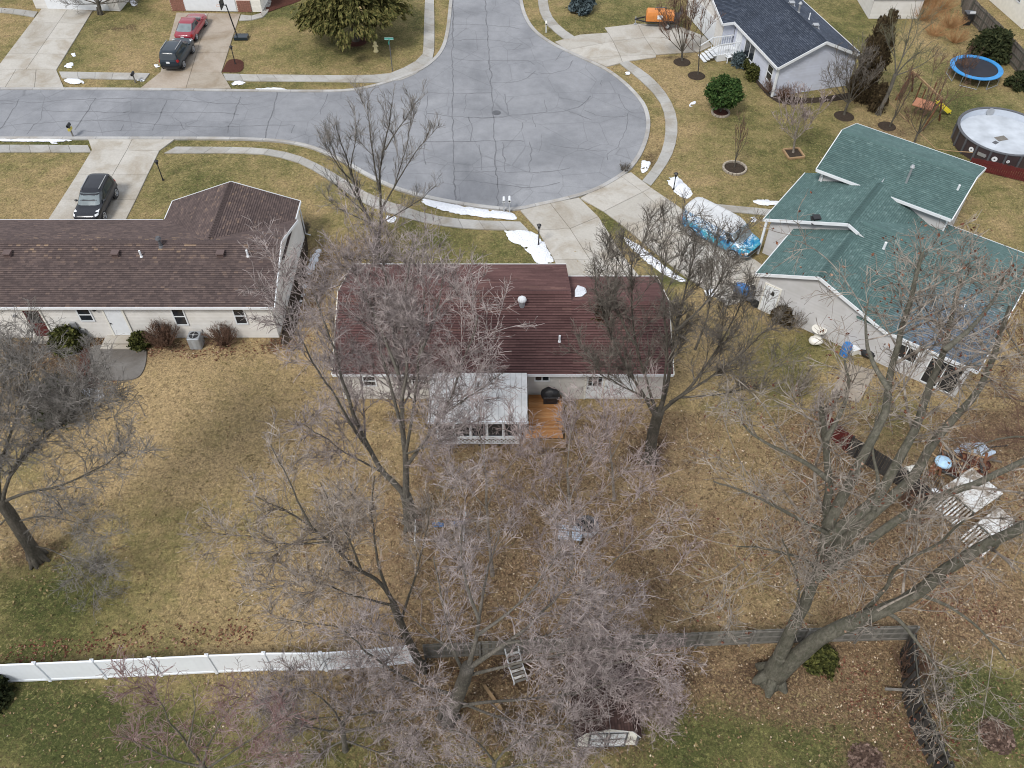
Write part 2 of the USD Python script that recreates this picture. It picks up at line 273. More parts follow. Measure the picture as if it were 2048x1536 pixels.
def lawn_mat():
    g = MG('lawn'); p = g.pos()
    zone = g.node('attribute', 'color', {}, attribute='zone'); leaf = g.node('separate_color', 'r', {'color': zone}); green = leaf[:-1] + 'g'; dirt = leaf[:-1] + 'b'
    big = g.noise(p, .11, 5.0, .6, .4); mid = g.noise(p, .75, 6.0, .74, .15); fine = g.noise(p, 6.5, 5.0, .75, .8); hair = g.noise(g.vscale(p, (1.0, 1.0, .3)), 17.0, 4.0, .8, 1.5)
    gfac = g.math('add', green, g.math('add', g.math('multiply', g.math('subtract', big, .5), 1.6), g.math('multiply', g.math('subtract', mid, .5), 1.25)))
    a = g.ramp(gfac, [(0, (.325, .243, .135)), (.28, (.262, .202, .104)), (.5, (.192, .165, .074)), (.75, (.108, .108, .042)), (1.0, (.062, .073, .026))])
    lf = g.math('add', leaf, g.math('add', g.math('multiply', g.math('subtract', mid, .5), 1.1), g.math('multiply', g.math('subtract', fine, .5), 1.0)))
    lc = g.ramp(g.noise(p, 13.0, 4.0, .8), [(.3, (.070, .042, .028)), (.5, (.150, .098, .062)), (.66, (.27, .19, .13))])
    a = g.mix(g.ramp(lf, [(.35, (0, 0, 0)), (.7, (.85,) * 3)]), a, lc)
    dc = g.ramp(fine, [(.3, (.05, .032, .022)), (.7, (.10, .066, .044))])
    a = g.mix(g.ramp(g.math('add', dirt, g.math('multiply', g.math('subtract', mid, .5), .9)), [(.35, (0, 0, 0)), (.65, (.9,) * 3)]), a, dc)
    sp = g.noise(g.vscale(p, (1.0, 1.0, .4)), 3.4, 4.0, .72, 1.6); amt = g.math('add', .48, g.math('multiply', leaf, .8), True)
    a = g.mix(g.math('multiply', g.ramp(sp, [(.37, (1, 1, 1)), (.48, (0, 0, 0))]), amt), a, (.085, .056, .036))
    lt = g.noise(p, 5.1, 3.0, .7, 1.4); a = g.mix(g.ramp(lt, [(.54, (0, 0, 0)), (.66, (.6,) * 3)]), a, g.mix(g.ramp(green, [(.3, (0, 0, 0)), (.8, (1, 1, 1))]), (.46, .35, .20), (.25, .24, .10)))
    a = g.mix(1.0, a, g.ramp(fine, [(.28, (.40, .38, .36)), (.46, (.92,) * 3), (.7, (1.55, 1.50, 1.40))]), 'multiply')
    a = g.mix(1.0, a, g.ramp(hair, [(.3, (.42, .42, .40)), (.48, (.96,) * 3), (.7, (1.5, 1.46, 1.38))]), 'multiply')
    h = g.math('add', g.math('multiply', fine, .7), g.math('multiply', hair, .5))
    return g.done(a, .95, g.bump(h, .10, .9), specular_ior_level=.1)
M['lawn'] = lawn_mat()
M['bark_grey'] = bark('grey_bark', (.065, .059, .052), (.19, .175, .155)); M['bark_dark'] = bark('dark_bark', (.046, .041, .035), (.135, .122, .104)); M['bark_pale'] = bark('pale_bark', (.070, .066, .054), (.165, .155, .13), 5.0, (.062, .066, .045)); M['bark_birch'] = bark('birch_bark', (.13, .11, .095), (.40, .36, .32), 7.0, (.05, .042, .038))
M['twig_grey'] = twigm('grey_twigs', (.075, .068, .06), (.26, .24, .22)); M['twig_purple'] = twigm('purple_grey_twigs', (.080, .064, .060), (.40, .345, .33)); M['twig_rose'] = twigm('rose_grey_twigs', (.12, .090, .085), (.43, .36, .345)); M['twig_taupe'] = twigm('taupe_twigs', (.085, .068, .056), (.37, .32, .28)); M['twig_dark'] = twigm('dark_twigs', (.055, .048, .040), (.19, .168, .145)); M['twig_pale'] = twigm('pale_twigs', (.085, .07, .057), (.33, .29, .25)); M['twig_brown'] = twigm('brown_twigs', (.09, .055, .04), (.17, .105, .075)); M['twig_red'] = twigm('red_stems', (.13, .065, .062), (.30, .225, .215)); M['twig_orange'] = twigm('orange_straw', (.28, .15, .07), (.42, .26, .13)); M['twig_green'] = twigm('mossy_twigs', (.09, .088, .055), (.17, .16, .11))
M['leaf_litter'] = islands('fallen_leaves', [(0, (.085, .042, .026)), (.25, (.16, .09, .052)), (.55, (.26, .17, .10)), (.85, (.38, .28, .18)), (1, (.62, .54, .42))])
M['leaf_heap'] = islands('raked_leaves', [(0, (.05, .032, .026)), (.6, (.11, .074, .058)), (1, (.24, .17, .14))]); M['leaf_red'] = islands('red_brown_leaves', [(0, (.06, .024, .016)), (.45, (.125, .052, .034)), (.8, (.20, .095, .06)), (1, (.34, .24, .17))])
M['needle_dark'] = islands('dark_needles', [(0, (.014, .020, .009)), (.6, (.030, .038, .016)), (1, (.06, .062, .026))]); M['needle_green'] = islands('green_needles', [(0, (.014, .033, .010)), (.6, (.036, .072, .02)), (1, (.08, .12, .035))]); M['needle_blue'] = islands('blue_needles', [(0, (.03, .045, .05)), (1, (.10, .13, .14))]); M['needle_brown'] = islands('brown_needles', [(0, (.030, .022, .013)), (.6, (.062, .044, .025)), (1, (.11, .085, .045))]); M['needle_moss'] = islands('mossy_leaves', [(0, (.02, .024, .008)), (.6, (.05, .055, .016)), (1, (.10, .10, .03))])
M['needle_cedar'] = islands('cedar_sprays', [(0, (.034, .042, .013)), (.5, (.080, .080, .026)), (1, (.18, .15, .055))])
M['grass_blade'] = islands('grass_blades', [(0, (.12, .10, .045)), (.5, (.20, .155, .075)), (1, (.30, .23, .12))])
g = MG('worn_white'); p = g.pos(); a = g.ramp(g.noise(p, 1.3, 6.0, .7, .5), [(.38, (.20, .16, .12)), (.50, (.52, .51, .49)), (.6, (.60, .61, .61))]); a = g.mix(g.ramp(g.noise(p, 9.0, 3.0, .7), [(.36, (.9,) * 3), (.46, (0, 0, 0))]), a, (.10, .075, .05)); M['worn_white'] = g.done(a, .7)
# ---------------------------------------------------------------- geometry helpers for the large structure
def resample(pts, n=None, step=None):
    pts = np.asarray(pts, float); d = np.r_[0, np.cumsum(np.linalg.norm(np.diff(pts, axis=0), axis=1))]
    if n is None: n = max(2, int(round(d[-1] / step)) + 1)
    t = np.linspace(0, d[-1], n); return np.stack([np.interp(t, d, c) for c in pts.T], 1)
def smoothline(pts, step=.8, it=2):
    p = np.asarray(pts, float)
    for _ in range(it):
        q = np.empty((2 * len(p) - 2, p.shape[1])); q[0::2] = .75 * p[:-1] + .25 * p[1:]; q[1::2] = .25 * p[:-1] + .75 * p[1:]
        p = np.vstack([p[:1], q, p[-1:]])
    return resample(p, step=step)
def offset(p, d):
    t = np.gradient(p, axis=0); t /= np.linalg.norm(t, axis=1, keepdims=True); return p + d * np.stack([-t[:, 1], t[:, 0]], 1)
def quad_slab(parent, name, q, z0, z1, mat, shrink=.012, bev=.012):
    P = Polygon(q).buffer(-shrink, join_style=2)
    if P.is_empty: return
    m = MB().prism(P, z0, z1); return part(parent, name, m, mat)
def strip(parent, name, L, R, seg, z0, z1, mat, rng, gap=.012):
    n = max(2, int(round(max(LineString(L).length, LineString(R).length) / seg)) + 1)
    L, R = resample(L, n), resample(R, n)
    for i in range(n - 1): quad_slab(parent, name, [L[i], L[i + 1], R[i + 1], R[i]], z0, z1 + rng.uniform(-.004, .004), mat, gap)
def courses(O, U, V, poly, e, lift):
    """A surface of lapped rows (shingles, boards): each row e high, its lower edge proud by lift. Returns mesh and uv."""
    O, U, V = (np.asarray(x, float) for x in (O, U, V)); N = np.cross(U, V); N /= np.linalg.norm(N)
    v, f, uv, n = [], [], [], 0
    def put(p2, off, tri):
        nonlocal n
        p2 = np.asarray(p2, float); v.append(O + p2[:, :1] * U + p2[:, 1:2] * V + np.asarray(off)[:, None] * N); uv.append(p2); f.append(np.asarray(tri) + n); n += len(p2)
    x0, y0, x1, y1 = poly.bounds
    for k in range(int(math.floor(y0 / e)), int(math.ceil(y1 / e))):
        a, b = k * e, (k + 1) * e
        cut = poly.intersection(sbox(x0 - 1, a, x1 + 1, b))
        for g_ in getattr(cut, 'geoms', [cut]):
            if g_.geom_type != 'Polygon' or g_.area < 1e-5: continue
            p2, tri = trimesh.creation.triangulate_polygon(g_, engine='earcut')
            p2 = np.asarray(p2); tri = np.asarray(tri)
            A = p2[tri]; cr = (A[:, 1, 0] - A[:, 0, 0]) * (A[:, 2, 1] - A[:, 0, 1]) - (A[:, 1, 1] - A[:, 0, 1]) * (A[:, 2, 0] - A[:, 0, 0])
            tri[cr < 0] = tri[cr < 0][:, ::-1]
            put(np.clip(p2, None, None), lift * (1 - (p2[:, 1] - a) / e) + .002, tri)
            low = p2[np.abs(p2[:, 1] - max(a, y0)) < 1e-6]
            if len(low) > 1:
                l, r = low[:, 0].min(), low[:, 0].max(); w = max(a, y0)
                put([(l, w), (r, w), (r, w + 1e-4), (l, w + 1e-4)], [0, 0, lift + .002, lift + .002], [[0, 1, 2], [0, 2, 3]])
    return trimesh.Trimesh(np.vstack(v), np.vstack(f), process=False), np.vstack(uv)
def slope(parent, O, U, V, poly, mat, e=.14, lift=.024, name='roof_slope', deck=True, thick=.12):
    m, uv = courses(O, U, V, poly, e, lift); p = part(parent, name, m, mat, uv=uv)
    if deck:
        N = np.cross(U, V); N = N / np.linalg.norm(N); q = MB().prism(poly.buffer(-.01), -thick, -.004); R = np.stack([U, V, N], 1)
        q.v = [np.asarray(O) + x @ R.T for x in q.v]; part(parent, 'roof_deck', q, M['white'])
    return p
def wall(parent, p0, p1, prof, mat, name='wall', holes=()):
    """A clad wall from p0 to p1 (outside on the right hand), its outline in (distance, height)."""
    p0, p1 = np.array([*p0[:2], 0.0]), np.array([*p1[:2], 0.0]); U = (p1 - p0) / np.linalg.norm(p1 - p0)
    m, uv = courses(p0, U, np.array([0, 0, 1.0]), Polygon(prof), .115, .014); return part(parent, name, m, mat, uv=uv)
def window(parent, p0, p1, s, z, w, h, style='sash', glass='glass', frame='white', out=.03):
    p0, p1 = np.array([*p0[:2], 0.0]), np.array([*p1[:2], 0.0]); U = (p1 - p0) / np.linalg.norm(p1 - p0); N = np.array([U[1], -U[0], 0]); c = p0 + U * s + np.array([0, 0, z]); rz = math.atan2(U[1], U[0]); t = .07
    fr = MB()
    for k in (-1, 1):
        fr.box(c + U * k * (w / 2 + t / 2) + N * out, (t, .07, h + 2 * t), rz); fr.box(c + np.array([0, 0, k * (h / 2 + t / 2)]) + N * (out + .003), (w, .07, t), rz)
    if style == 'sash': fr.box(c + N * (out + .006), (w, .05, .05), rz)
    if style == 'slider': fr.box(c + N * (out + .006), (.06, .05, h), rz)
    if style == 'grid':
        for k in (-1, 0, 1): fr.box(c + U * k * w / 4 + N * (out + .006), (.03, .04, h), rz)
        for k in (-1, 0, 1): fr.box(c + np.array([0, 0, k * h / 4]) + N * (out + .009), (w, .04, .03), rz)
    f = part(parent, 'window', fr, M[frame]); part(f, 'pane', MB().box(c + N * .02, (w, .02, h), rz), M[glass])
    return f
def rawname(s): return s
rng = np.random.default_rng(7)

# ---------------------------------------------------------------- street, kerbs, pavements
SOUTH = [(-700, 277), (0, 277), (440, 277), (512, 279), (570, 283), (617, 292), (660, 309), (700, 330), (745, 356), (790, 377), (837, 391), (899, 404), (962, 414), (1015, 419), (1040, 419), (1069, 411), (1121, 401), (1184, 384), (1224, 363), (1256, 342), (1279, 312), (1291, 282), (1296, 262), (1297, 240), (1290, 212), (1272, 189), (1245, 162), (1210, 137), (1170, 119), (1132, 102), (1100, 86), (1067, 62), (1049, 33), (1041, 0), (1034, -60), (1030, -160)]
NORTH = [(-700, 178), (0, 178), (300, 179), (480, 182), (600, 183), (690, 183), (740, 175), (790, 160), (840, 142), (871, 119), (888, 95), (896, 60), (899, 30), (902, 0), (906, -60), (910, -160)]
S_l = smoothline(A2(SOUTH), .7); N_l = smoothline(A2(NORTH), .7)
street_poly = Polygon(np.vstack([S_l, N_l[::-1]])).buffer(0)
street = thing('street', None, None, kind='structure')
part(street, 'asphalt', MB().prism(street_poly, -.10, .02), M['asphalt'])
CR = [[(907, -40), (905, 100), (907, 280), (908, 345), (911, 412)], [(971, 0), (976, 90), (983, 160), (986, 215), (991, 300), (996, 413)], [(902, 25), (975, 24)], [(905, 49), (974, 50), (1040, 57)], [(905, 80), (978, 80), (1042, 87)], [(906, 114), (915, 120), (980, 122), (1038, 121), (1060, 122), (1067, 131)], [(854, 186), (907, 187), (982, 187)], [(983, 165), (1025, 166), (1049, 160), (1070, 142)], [(854, 192), (851, 240), (849, 300), (851, 330)], [(855, 228), (906, 234), (991, 237), (1048, 228), (1120, 225), (1150, 218), (1172, 205), (1182, 193)], [(848, 283), (907, 283), (992, 283), (1047, 283)], [(908, 345), (990, 344), (1048, 345), (1080, 346)], [(932, 190), (929, 226)], [(850, 325), (907, 333)], [(1137, 223), (1160, 233), (1185, 241)], [(1060, 283), (1063, 310), (1057, 343)], [(1086, 268), (1078, 305)], [(1090, 200), (1094, 225)], [(1066, 232), (1069, 255)], [(1045, 245), (1044, 258)], [(1236, 190), (1255, 225), (1285, 226)], [(1257, 228), (1254, 255), (1240, 285), (1238, 297), (1219, 300), (1213, 320)], [(1080, 345), (1105, 343), (1140, 336)], [(1202, 160), (1203, 172)], [(1075, 145), (1096, 150), (1135, 140), (1145, 122)], [(1110, 122), (1128, 100), (1145, 98)], [(1050, 145), (1075, 150)],
      [(38, 200), (20, 232), (0, 258)], [(69, 248), (57, 268)], [(191, 197), (171, 230), (151, 261)], [(336, 200), (306, 261)], [(482, 195), (454, 266)], [(554, 185), (530, 277)], [(658, 188), (650, 202), (640, 230)], [(0, 201), (70, 207), (140, 199), (260, 197), (350, 199), (420, 207), (512, 209)], [(0, 258), (20, 250), (70, 248), (140, 241), (240, 242), (330, 251), (420, 255), (512, 252), (590, 250)], [(85, 222), (190, 224), (330, 226), (440, 225), (480, 229)], [(349, 238), (362, 246), (371, 260)], [(248, 250), (243, 262)], [(260, 222), (245, 226)], [(84, 215), (82, 240), (70, 250)], [(160, 262), (200, 265), (240, 260), (300, 262)], [(0, 209), (30, 207)], [(588, 252), (584, 266)], [(907, 360), (950, 362), (1010, 372), (1060, 376), (1120, 366)], [(1100, 290), (1150, 296), (1190, 303), (1213, 303)], [(1171, 222), (1200, 235), (1258, 232)], [(935, 235), (945, 250), (941, 283)], [(1010, 190), (1018, 230)], [(1024, 100), (1047, 88)], [(960, 290), (962, 340)], [(1005, 284), (1012, 344)]]
for k, c in enumerate(CR):
    p = smoothline(A2(c), .35, 1); nn = meshkit.noise(np.c_[p * 1.7, np.full(len(p), k)], 3) - .5; p = offset(p, 0) + np.stack([nn, meshkit.noise(np.c_[p * 1.7, np.full(len(p), k + 50)], 5) - .5], 1) * .22
    w = (.018 if k in (2, 12, 13, 16, 17, 18, 19, 40, 41) else .028) * (.55 + 1.0 * meshkit.noise(np.c_[p * .9, np.full(len(p), k)], 9))
    if k in (0, 1, 9, 10) or 27 <= k <= 32: w = w * 1.5
    a, b = offset(p, 1) - p, 0
    L, R = p + a * w[:, None], p - a * w[:, None]; n = len(p)
    v = np.r_[np.c_[L, np.full(n, .024)], np.c_[R, np.full(n, .024)]]; i = np.arange(n - 1)
    part(street, 'sealed_crack', (v, np.vstack([np.stack([i, i + n, i + n + 1], 1), np.stack([i, i + n + 1, i + 1], 1)])), M['tar'])
mh = at(993, 226)
part(street, 'manhole_cover', MB().cyl((mh[0], mh[1], .0), (mh[0], mh[1], .028), .36, n=20), M['darkmetal'])
kerb = thing('kerb', None, None, kind='structure')
for line, sgn in ((S_l, -1), (N_l, 1)):
    keep = (np.abs(line[:, 0]) < 46) & (line[:, 1] < 84)
    p = line[keep]; n = max(2, int(LineString(p).length / 2.6)); p = resample(p, n * 3 + 1)
    for i in range(n):
        q = p[3 * i:3 * i + 4]; P = Polygon(np.vstack([offset(q, .17), offset(q, -.17)[::-1]])).buffer(-.012, join_style=2)
        if P.is_empty or P.geom_type != 'Polygon': continue
        part(kerb, 'kerb_section', MB().prism(P, -.05, .055 + (.03 if sgn else 0)), M['kerb'])
pavement = thing('pavement', None, None, kind='structure')
def walk(Lp, Rp, seg=1.5, mat='walk'): strip(pavement, 'slab', smoothline(A2(Lp), .3, 1), smoothline(A2(Rp), .3, 1), seg, -.05, .05, M[mat], rng)
walk([(118, 144), (300, 147)], [(124, 157), (290, 160)])
walk([(446, 148), (512, 149.5), (640, 151), (770, 151), (800, 140), (830, 124), (845, 114), (847, 90), (848, 40), (850, 0), (852, -70)], [(452, 161), (512, 163), (640, 164), (770, 166), (815, 159), (848, 138), (862, 124), (868, 112), (869, 90), (869, 40), (868, 0), (869, -70)])
walk([(-60, 290), (176, 291)], [(-60, 305), (183, 305)])
walk([(352, 294), (512, 295), (560, 302), (594, 310), (630, 325), (668, 346), (705, 370), (745, 392), (799, 411), (862, 431), (937, 441), (1040, 444)], [(328, 307), (512, 307), (550, 313), (587, 322), (618, 336), (650, 355), (688, 382), (730, 410), (800, 434), (862, 449), (937, 459), (1058, 462)])
walk([(1239, 127), (1274, 155), (1301, 180), (1321, 205), (1330, 232), (1331, 265), (1326, 295), (1311, 330), (1284, 362)], [(1256, 122), (1294, 147), (1321, 172), (1341, 200), (1354, 232), (1356, 265), (1349, 300), (1331, 335), (1302, 372)])
walk([(1071, -70), (1075, 0), (1080, 30), (1099, 57), (1130, 80)], [(1091, -70), (1095, 0), (1101, 32), (1124, 57), (1151, 75)])
walk([(1400, 404), (1440, 410), (1500, 415), (1545, 420)], [(1425, 422), (1470, 425), (1520, 430), (1540, 432)], 1.2)
walk([(-20, 24), (30, 28), (68, 35)], [(-20, 15), (30, 18), (76, 24)], 1.2)
walk([(482, 30), (512, 33), (525, 25), (532, 0), (536, -40)], [(478, 42), (518, 40), (536, 28), (545, 0), (548, -40)], 1.2)
def drive(name, label, quads, mat='concrete'):
    d = thing(name, None, None, kind='structure')
    for q in quads: quad_slab(d, 'slab', A2(q), -.05, .045 + rng.uniform(-.004, .004), M[mat], .018)
    return d
def grid(a, b, c, d, nu, nv):
    """Splits the quad a b c d (a-b far edge, d-c near edge) into slabs."""
    a, b, c, d = map(np.array, (a, b, c, d)); out = []
    L = lambda u, v: tuple((a * (1 - u) + b * u) * (1 - v) + (d * (1 - u) + c * u) * v)
    for i in range(nu):
        for j in range(nv): out.append([L(i / nu, j / nv), L((i + 1) / nu, j / nv), L((i + 1) / nu, (j + 1) / nv), L(i / nu, (j + 1) / nv)])
    return out
drive('driveway', '', grid((88, 12), (188, 18), (113, 140), (-8, 139), 2, 4) + grid((-8, 139), (113, 140), (129, 178), (-50, 177), 3, 1))
drive('driveway', '', grid((353, 26), (481, 28), (443, 145), (321, 145), 2, 3) + grid((321, 145), (443, 145), (463, 178), (281, 177), 2, 1), 'drive_brown')
drive('driveway', '', [[(176, 279), (265, 279), (254, 301), (184, 301)], [(265, 279), (350, 279), (319, 302), (254, 301)], [(184, 301), (254, 301), (226, 350), (155, 349)], [(254, 301), (319, 302), (296, 349), (226, 350)], [(155, 349), (226, 350), (196, 400), (123, 399)], [(226, 350), (296, 349), (272, 400), (196, 400)], [(123, 399), (196, 400), (166, 450), (90, 450)], [(196, 400), (272, 400), (247, 450), (166, 450)]])
drive('driveway', '', [[(1040, 421), (1100, 407), (1140, 458), (1075, 461)], [(1100, 407), (1158, 396), (1197, 434), (1140, 458)], [(1075, 461), (1140, 458), (1180, 520), (1108, 520)], [(1140, 458), (1197, 434), (1246, 512), (1180, 520)], [(1108, 520), (1180, 520), (1200, 575), (1128, 575)], [(1180, 520), (1246, 512), (1292, 570), (1200, 575)]])
drive('driveway', '', [[(1160, 397), (1224, 361), (1240, 352), (1285, 385), (1207, 424)], [(1240, 352), (1262, 345), (1302, 376), (1285, 385)], [(1207, 424), (1285, 385), (1330, 425), (1250, 456)], [(1285, 385), (1302, 376), (1372, 424), (1330, 425)], [(1250, 456), (1330, 425), (1395, 482), (1306, 503)], [(1330, 425), (1372, 424), (1450, 478), (1395, 482)], [(1306, 503), (1395, 482), (1480, 545), (1372, 555)], [(1395, 482), (1450, 478), (1545, 545), (1480, 545)], [(1372, 555), (1480, 545), (1530, 590), (1455, 612)], [(1480, 545), (1545, 545), (1570, 580), (1530, 590)]])
drive('driveway', '', [[(1110, 84), (1160, 70), (1216, 66), (1226, 83), (1133, 101)], [(1133, 101), (1226, 83), (1240, 112), (1172, 117)], [(1216, 66), (1209, 56), (1275, 48), (1289, 76), (1226, 83)], [(1226, 83), (1289, 76), (1312, 110), (1240, 112)], [(1172, 117), (1240, 112), (1245, 126), (1213, 134)], [(1275, 48), (1350, 50), (1409, 73), (1289, 76)], [(1289, 76), (1409, 73), (1424, 92), (1400, 104), (1312, 110)], [(1240, 112), (1312, 110), (1312, 115), (1262, 122), (1245, 126)]])

# ---------------------------------------------------------------- lawn
xs = np.unique(np.r_[np.linspace(-400, -60, 12), np.arange(-60, 60.1, .5), np.linspace(60, 400, 12)]); ys = np.unique(np.r_[np.linspace(-120, 4, 10), np.arange(4, 100.1, .5), np.linspace(100, 700, 14)])
X, Y = np.meshgrid(xs, ys)
near = (np.abs(X) < 60) & (Y > 4) & (Y < 100)
hard = shapely.contains_xy(street_poly.buffer(1.2), X, Y)
Zl = np.where(near, -.03 + .05 * (meshkit.fbm(np.stack([X * .35, Y * .35, X * 0], -1), 3, 2) - .5), -.03); Zl = np.where(hard, -.05, np.minimum(Zl, -.012))
BLOBS = [  # channel (0 leaf, 1 green, 2 dirt), photo pixel, radius across and along in metres, amount
    (0, 1000, 950, 7, 4, .20), (0, 1100, 1100, 9, 4, .26), (0, 900, 1250, 9, 2.6, .22), (0, 1400, 1100, 6, 4, .10), (0, 620, 900, 4, 3, .14), (0, 700, 1080, 5, 3, .18), (0, 1650, 1370, 4, 1.6, .5), (0, 1740, 1320, 2.5, 1.6, .55), (0, 1560, 1420, 4, 1.3, .3), (0, 1930, 1230, 3, 2, .55), (0, 1700, 1080, 3.5, 3, .35), (0, 1850, 1080, 4, 4, .4), (0, 620, 620, 2.0, 5, .45), (0, 660, 520, 3, 3, .4), (0, 760, 480, 2.5, 2, .4), (0, 60, 1080, 4, 4, .32), (0, 60, 760, 3, 4, .35), (0, 1650, 900, 2.5, 3, .4), (0, 1300, 860, 5, 3, .22), (0, 1180, 1350, 6, 2, .30), (0, 850, 1400, 6, 2, .30), (0, 2000, 900, 4, 4, .45), (0, 1780, 270, 3, 3, .5), (0, 1840, 200, 4, 4, .3), (0, 240, 60, 4, 3, .35), (0, 1940, 60, 3, 7, .35), (0, 1740, 1520, 3, 1, .3), (0, 230, 700, 6, 1.6, .3), (0, 300, 690, 9, 1.2, .35), (0, 1320, 300, 1.2, 3, .4), (0, 1480, 340, 2.5, 2, .25), (0, 1830, 1440, 1.6, 2, .35),
    (1, 950, 480, 5, 3, .42), (1, 150, 1240, 4.5, 2.2, .62), (1, 60, 1180, 3, 1.6, .3), (1, 300, 1010, 3, 1.2, .30), (1, 200, 1480, 5, 1.5, .40), (1, 1480, 1440, 3, 1.3, .40), (1, 1540, 1510, 2, .8, .5), (1, 640, 1480, 4, 1.2, .25), (1, 1800, 840, 2.6, 2.4, .75), (1, 1650, 690, 3.0, 2, .55), (1, 1590, 760, 2.5, 3, .45), (1, 1960, 230, 4, 4, .6), (1, 1900, 330, 3, 3, .3), (1, 1230, 30, 6, 5, .28), (1, 1560, 330, 4, 3, .28), (1, 1640, 260, 2.5, 3, .25), (1, 1450, 140, 4, 3, .25), (1, 560, 30, 4, 5, .28), (1, 270, 8, 2, 3, .5), (1, 150, 120, 3, 3, .25), (1, 380, 345, 4, 3, .12), (1, 60, 350, 4, 4, .1), (1, 1230, 445, 1.0, 2.2, .55), (1, 1340, 560, 1.2, 3, .5), (1, 560, 168, 14, 1.0, .3), (1, 60, 285, 9, .8, .35), (1, 1700, 40, 6, 5, .38), (1, 1500, 1150, 4, 2, .16), (1, 420, 380, 4, 2, .25), (1, 1980, 1380, 4, 2, .35), (0, 1560, 1490, 4.5, 1.6, -.40), (1, 1560, 1480, 4.5, 1.3, .45), (0, 1950, 1400, 3, 2.5, -.35), (1, 1950, 1420, 3, 2, .25), (0, 1430, 1480, 2.5, 1.4, -.3), (0, 150, 1450, 6, 2, -.15), (0, 250, 1220, 5, 2.5, -.12), (0, 60, 1200, 3, 2, -.15), (1, 1600, 1500, 5, 1.4, .35), (1, 1420, 1470, 3, 1.5, .3), (1, 60, 1440, 4, 1.5, .3), (1, 300, 1450, 4, 1.2, .25), (1, 1880, 1400, 2, 2, .3), (1, 820, 60, 3, 6, .25), (1, 640, 100, 6, 2, .18), (1, 1420, 290, 3, 4, .2), (1, 1500, 240, 3, 2, .22), (1, 1180, 1330, 4, 1, .1), (1, 380, 1060, 5, 1.6, .22), (1, 230, 1130, 5, 2, .25), (1, 60, 930, 3, 2, .2),
    (1, 420, 800, 7, 6, -.28), (1, 1350, 1000, 8, 5, -.05), (1, 700, 1150, 6, 4, -.10), (1, 330, 1120, 5, 2, .05), (1, 1950, 430, 5, 4, -.02),
    (2, 578, 590, .9, 5.5, .8), (2, 1640, 650, 1.4, 2, .6), (2, 1560, 610, 1.4, 1.6, .6), (2, 300, 690, 8, .9, .55), (2, 140, 730, 2.4, 3.2, .55), (2, 1300, 905, 1.5, 1.8, .75), (2, 830, 1050, 1.5, 1.2, .55), (2, 1300, 320, 1.0, 2.2, .6), (2, 250, 60, 3, 2, .45), (2, 715, 85, 2.6, 1.8, .6), (2, 1255, 130, .8, .8, .5), (2, 1180, 65, 4, .7, .45), (2, 1340, 116, 5, .5, .6), (2, 1560, 160, 3, 3, .5), (2, 700, 280, 4, 3, .3), (2, 40, 700, 5, 1.5, .5), (2, 60, 1100, 1.8, 1.2, .7), (2, 1080, 900, 4, .9, .45), (2, 1540, 1345, 1.5, 1, .5), (2, 1900, 50, 3, 5, .35), (2, 1030, 1330, 6, 1.1, .5), (2, 1280, 1345, 7, .8, .55), (2, 1230, 1480, 3, 1.5, .5), (2, 780, 830, 5, .9, .45), (2, 1200, 830, 5, .9, .4), (2, 660, 470, 3, 3, .2), (2, 1750, 1330, 3, 1, .35)]
zone = np.zeros(X.shape + (3,)); zone[..., 1] = np.where(Y > 41, .40, np.where(Y > 18, .14 + 0 * Y, .14 + (18 - Y) * .075)); zone[..., 1] = np.clip(zone[..., 1], 0, .62)
zone[..., 0] = np.where(Y < 31, np.clip(.16 + (X + 13) * .022, .12, .40) + np.where(Y < 16.2, .06, 0), .05)
for ch, px, py, rx, ry, amt in BLOBS:
    c = at(px, py); zone[..., ch] += amt * np.exp(-((X - c[0]) / rx) ** 2 - ((Y - c[1]) / ry) ** 2)
zone = np.clip(zone, 0, 1)
nx, ny = len(xs), len(ys); i = (np.arange(ny - 1)[:, None] * nx + np.arange(nx - 1)).ravel()
lawn = usdkit.mesh(stage, '/World/lawn', (np.stack([X, Y, Zl], -1).reshape(-1, 3), np.vstack([np.stack([i, i + 1, i + nx + 1], 1), np.stack([i, i + nx + 1, i + nx], 1)])), M['lawn'], True)
UsdGeom.PrimvarsAPI(lawn).CreatePrimvar('zone', T.Color3fArray, 'vertex').Set(Vt.Vec3fArray.FromNumpy(zone.reshape(-1, 3).astype(np.float32)))
keys(lawn.GetPrim(), kind='structure')
from scipy.interpolate import RegularGridInterpolator
ZON = RegularGridInterpolator((ys, xs), zone, bounds_error=False, fill_value=0)
# ---------------------------------------------------------------- houses
X3, Z3 = np.array([1.0, 0, 0]), np.array([0, 0, 1.0])
def rect(w, h): return Polygon([(0, 0), (w, 0), (w, h), (0, h)])
class Frame:
    """A turned ground frame: origin o, first axis at angle a, second axis 90 degrees to its left."""
    def __init__(s, o, a): s.o, s.a = np.array([o[0], o[1], 0.0]), a; s.u, s.w = np.array([math.cos(a), math.sin(a), 0]), np.array([-math.sin(a), math.cos(a), 0])
    def __call__(s, p, q, z=0.0): return s.o + s.u * p + s.w * q + Z3 * z
def roof_between(parent, F, eave, ridge, mat, p0, p1, poly=None, **kw):
    """A slope from the eave line (q, z) up to the ridge line (q, z), running along the frame's first axis from p0 to p1."""
    (q0, z0), (q1, z1) = eave, ridge; s = 1 if q1 > q0 else -1
    U = F.u * s; d = F.w * (q1 - q0) + Z3 * (z1 - z0); L = np.linalg.norm(d); O = F(p0 if s > 0 else p1, q0, z0)
    return slope(parent, O, U, d / L, poly or rect(p1 - p0, L), mat, **kw)
def trim(parent, *segs, w=.05, h=.2, name='fascia', mat='white'):
    for a, b in segs: part(parent, name, MB().beam(a, b, w, h), M[mat])
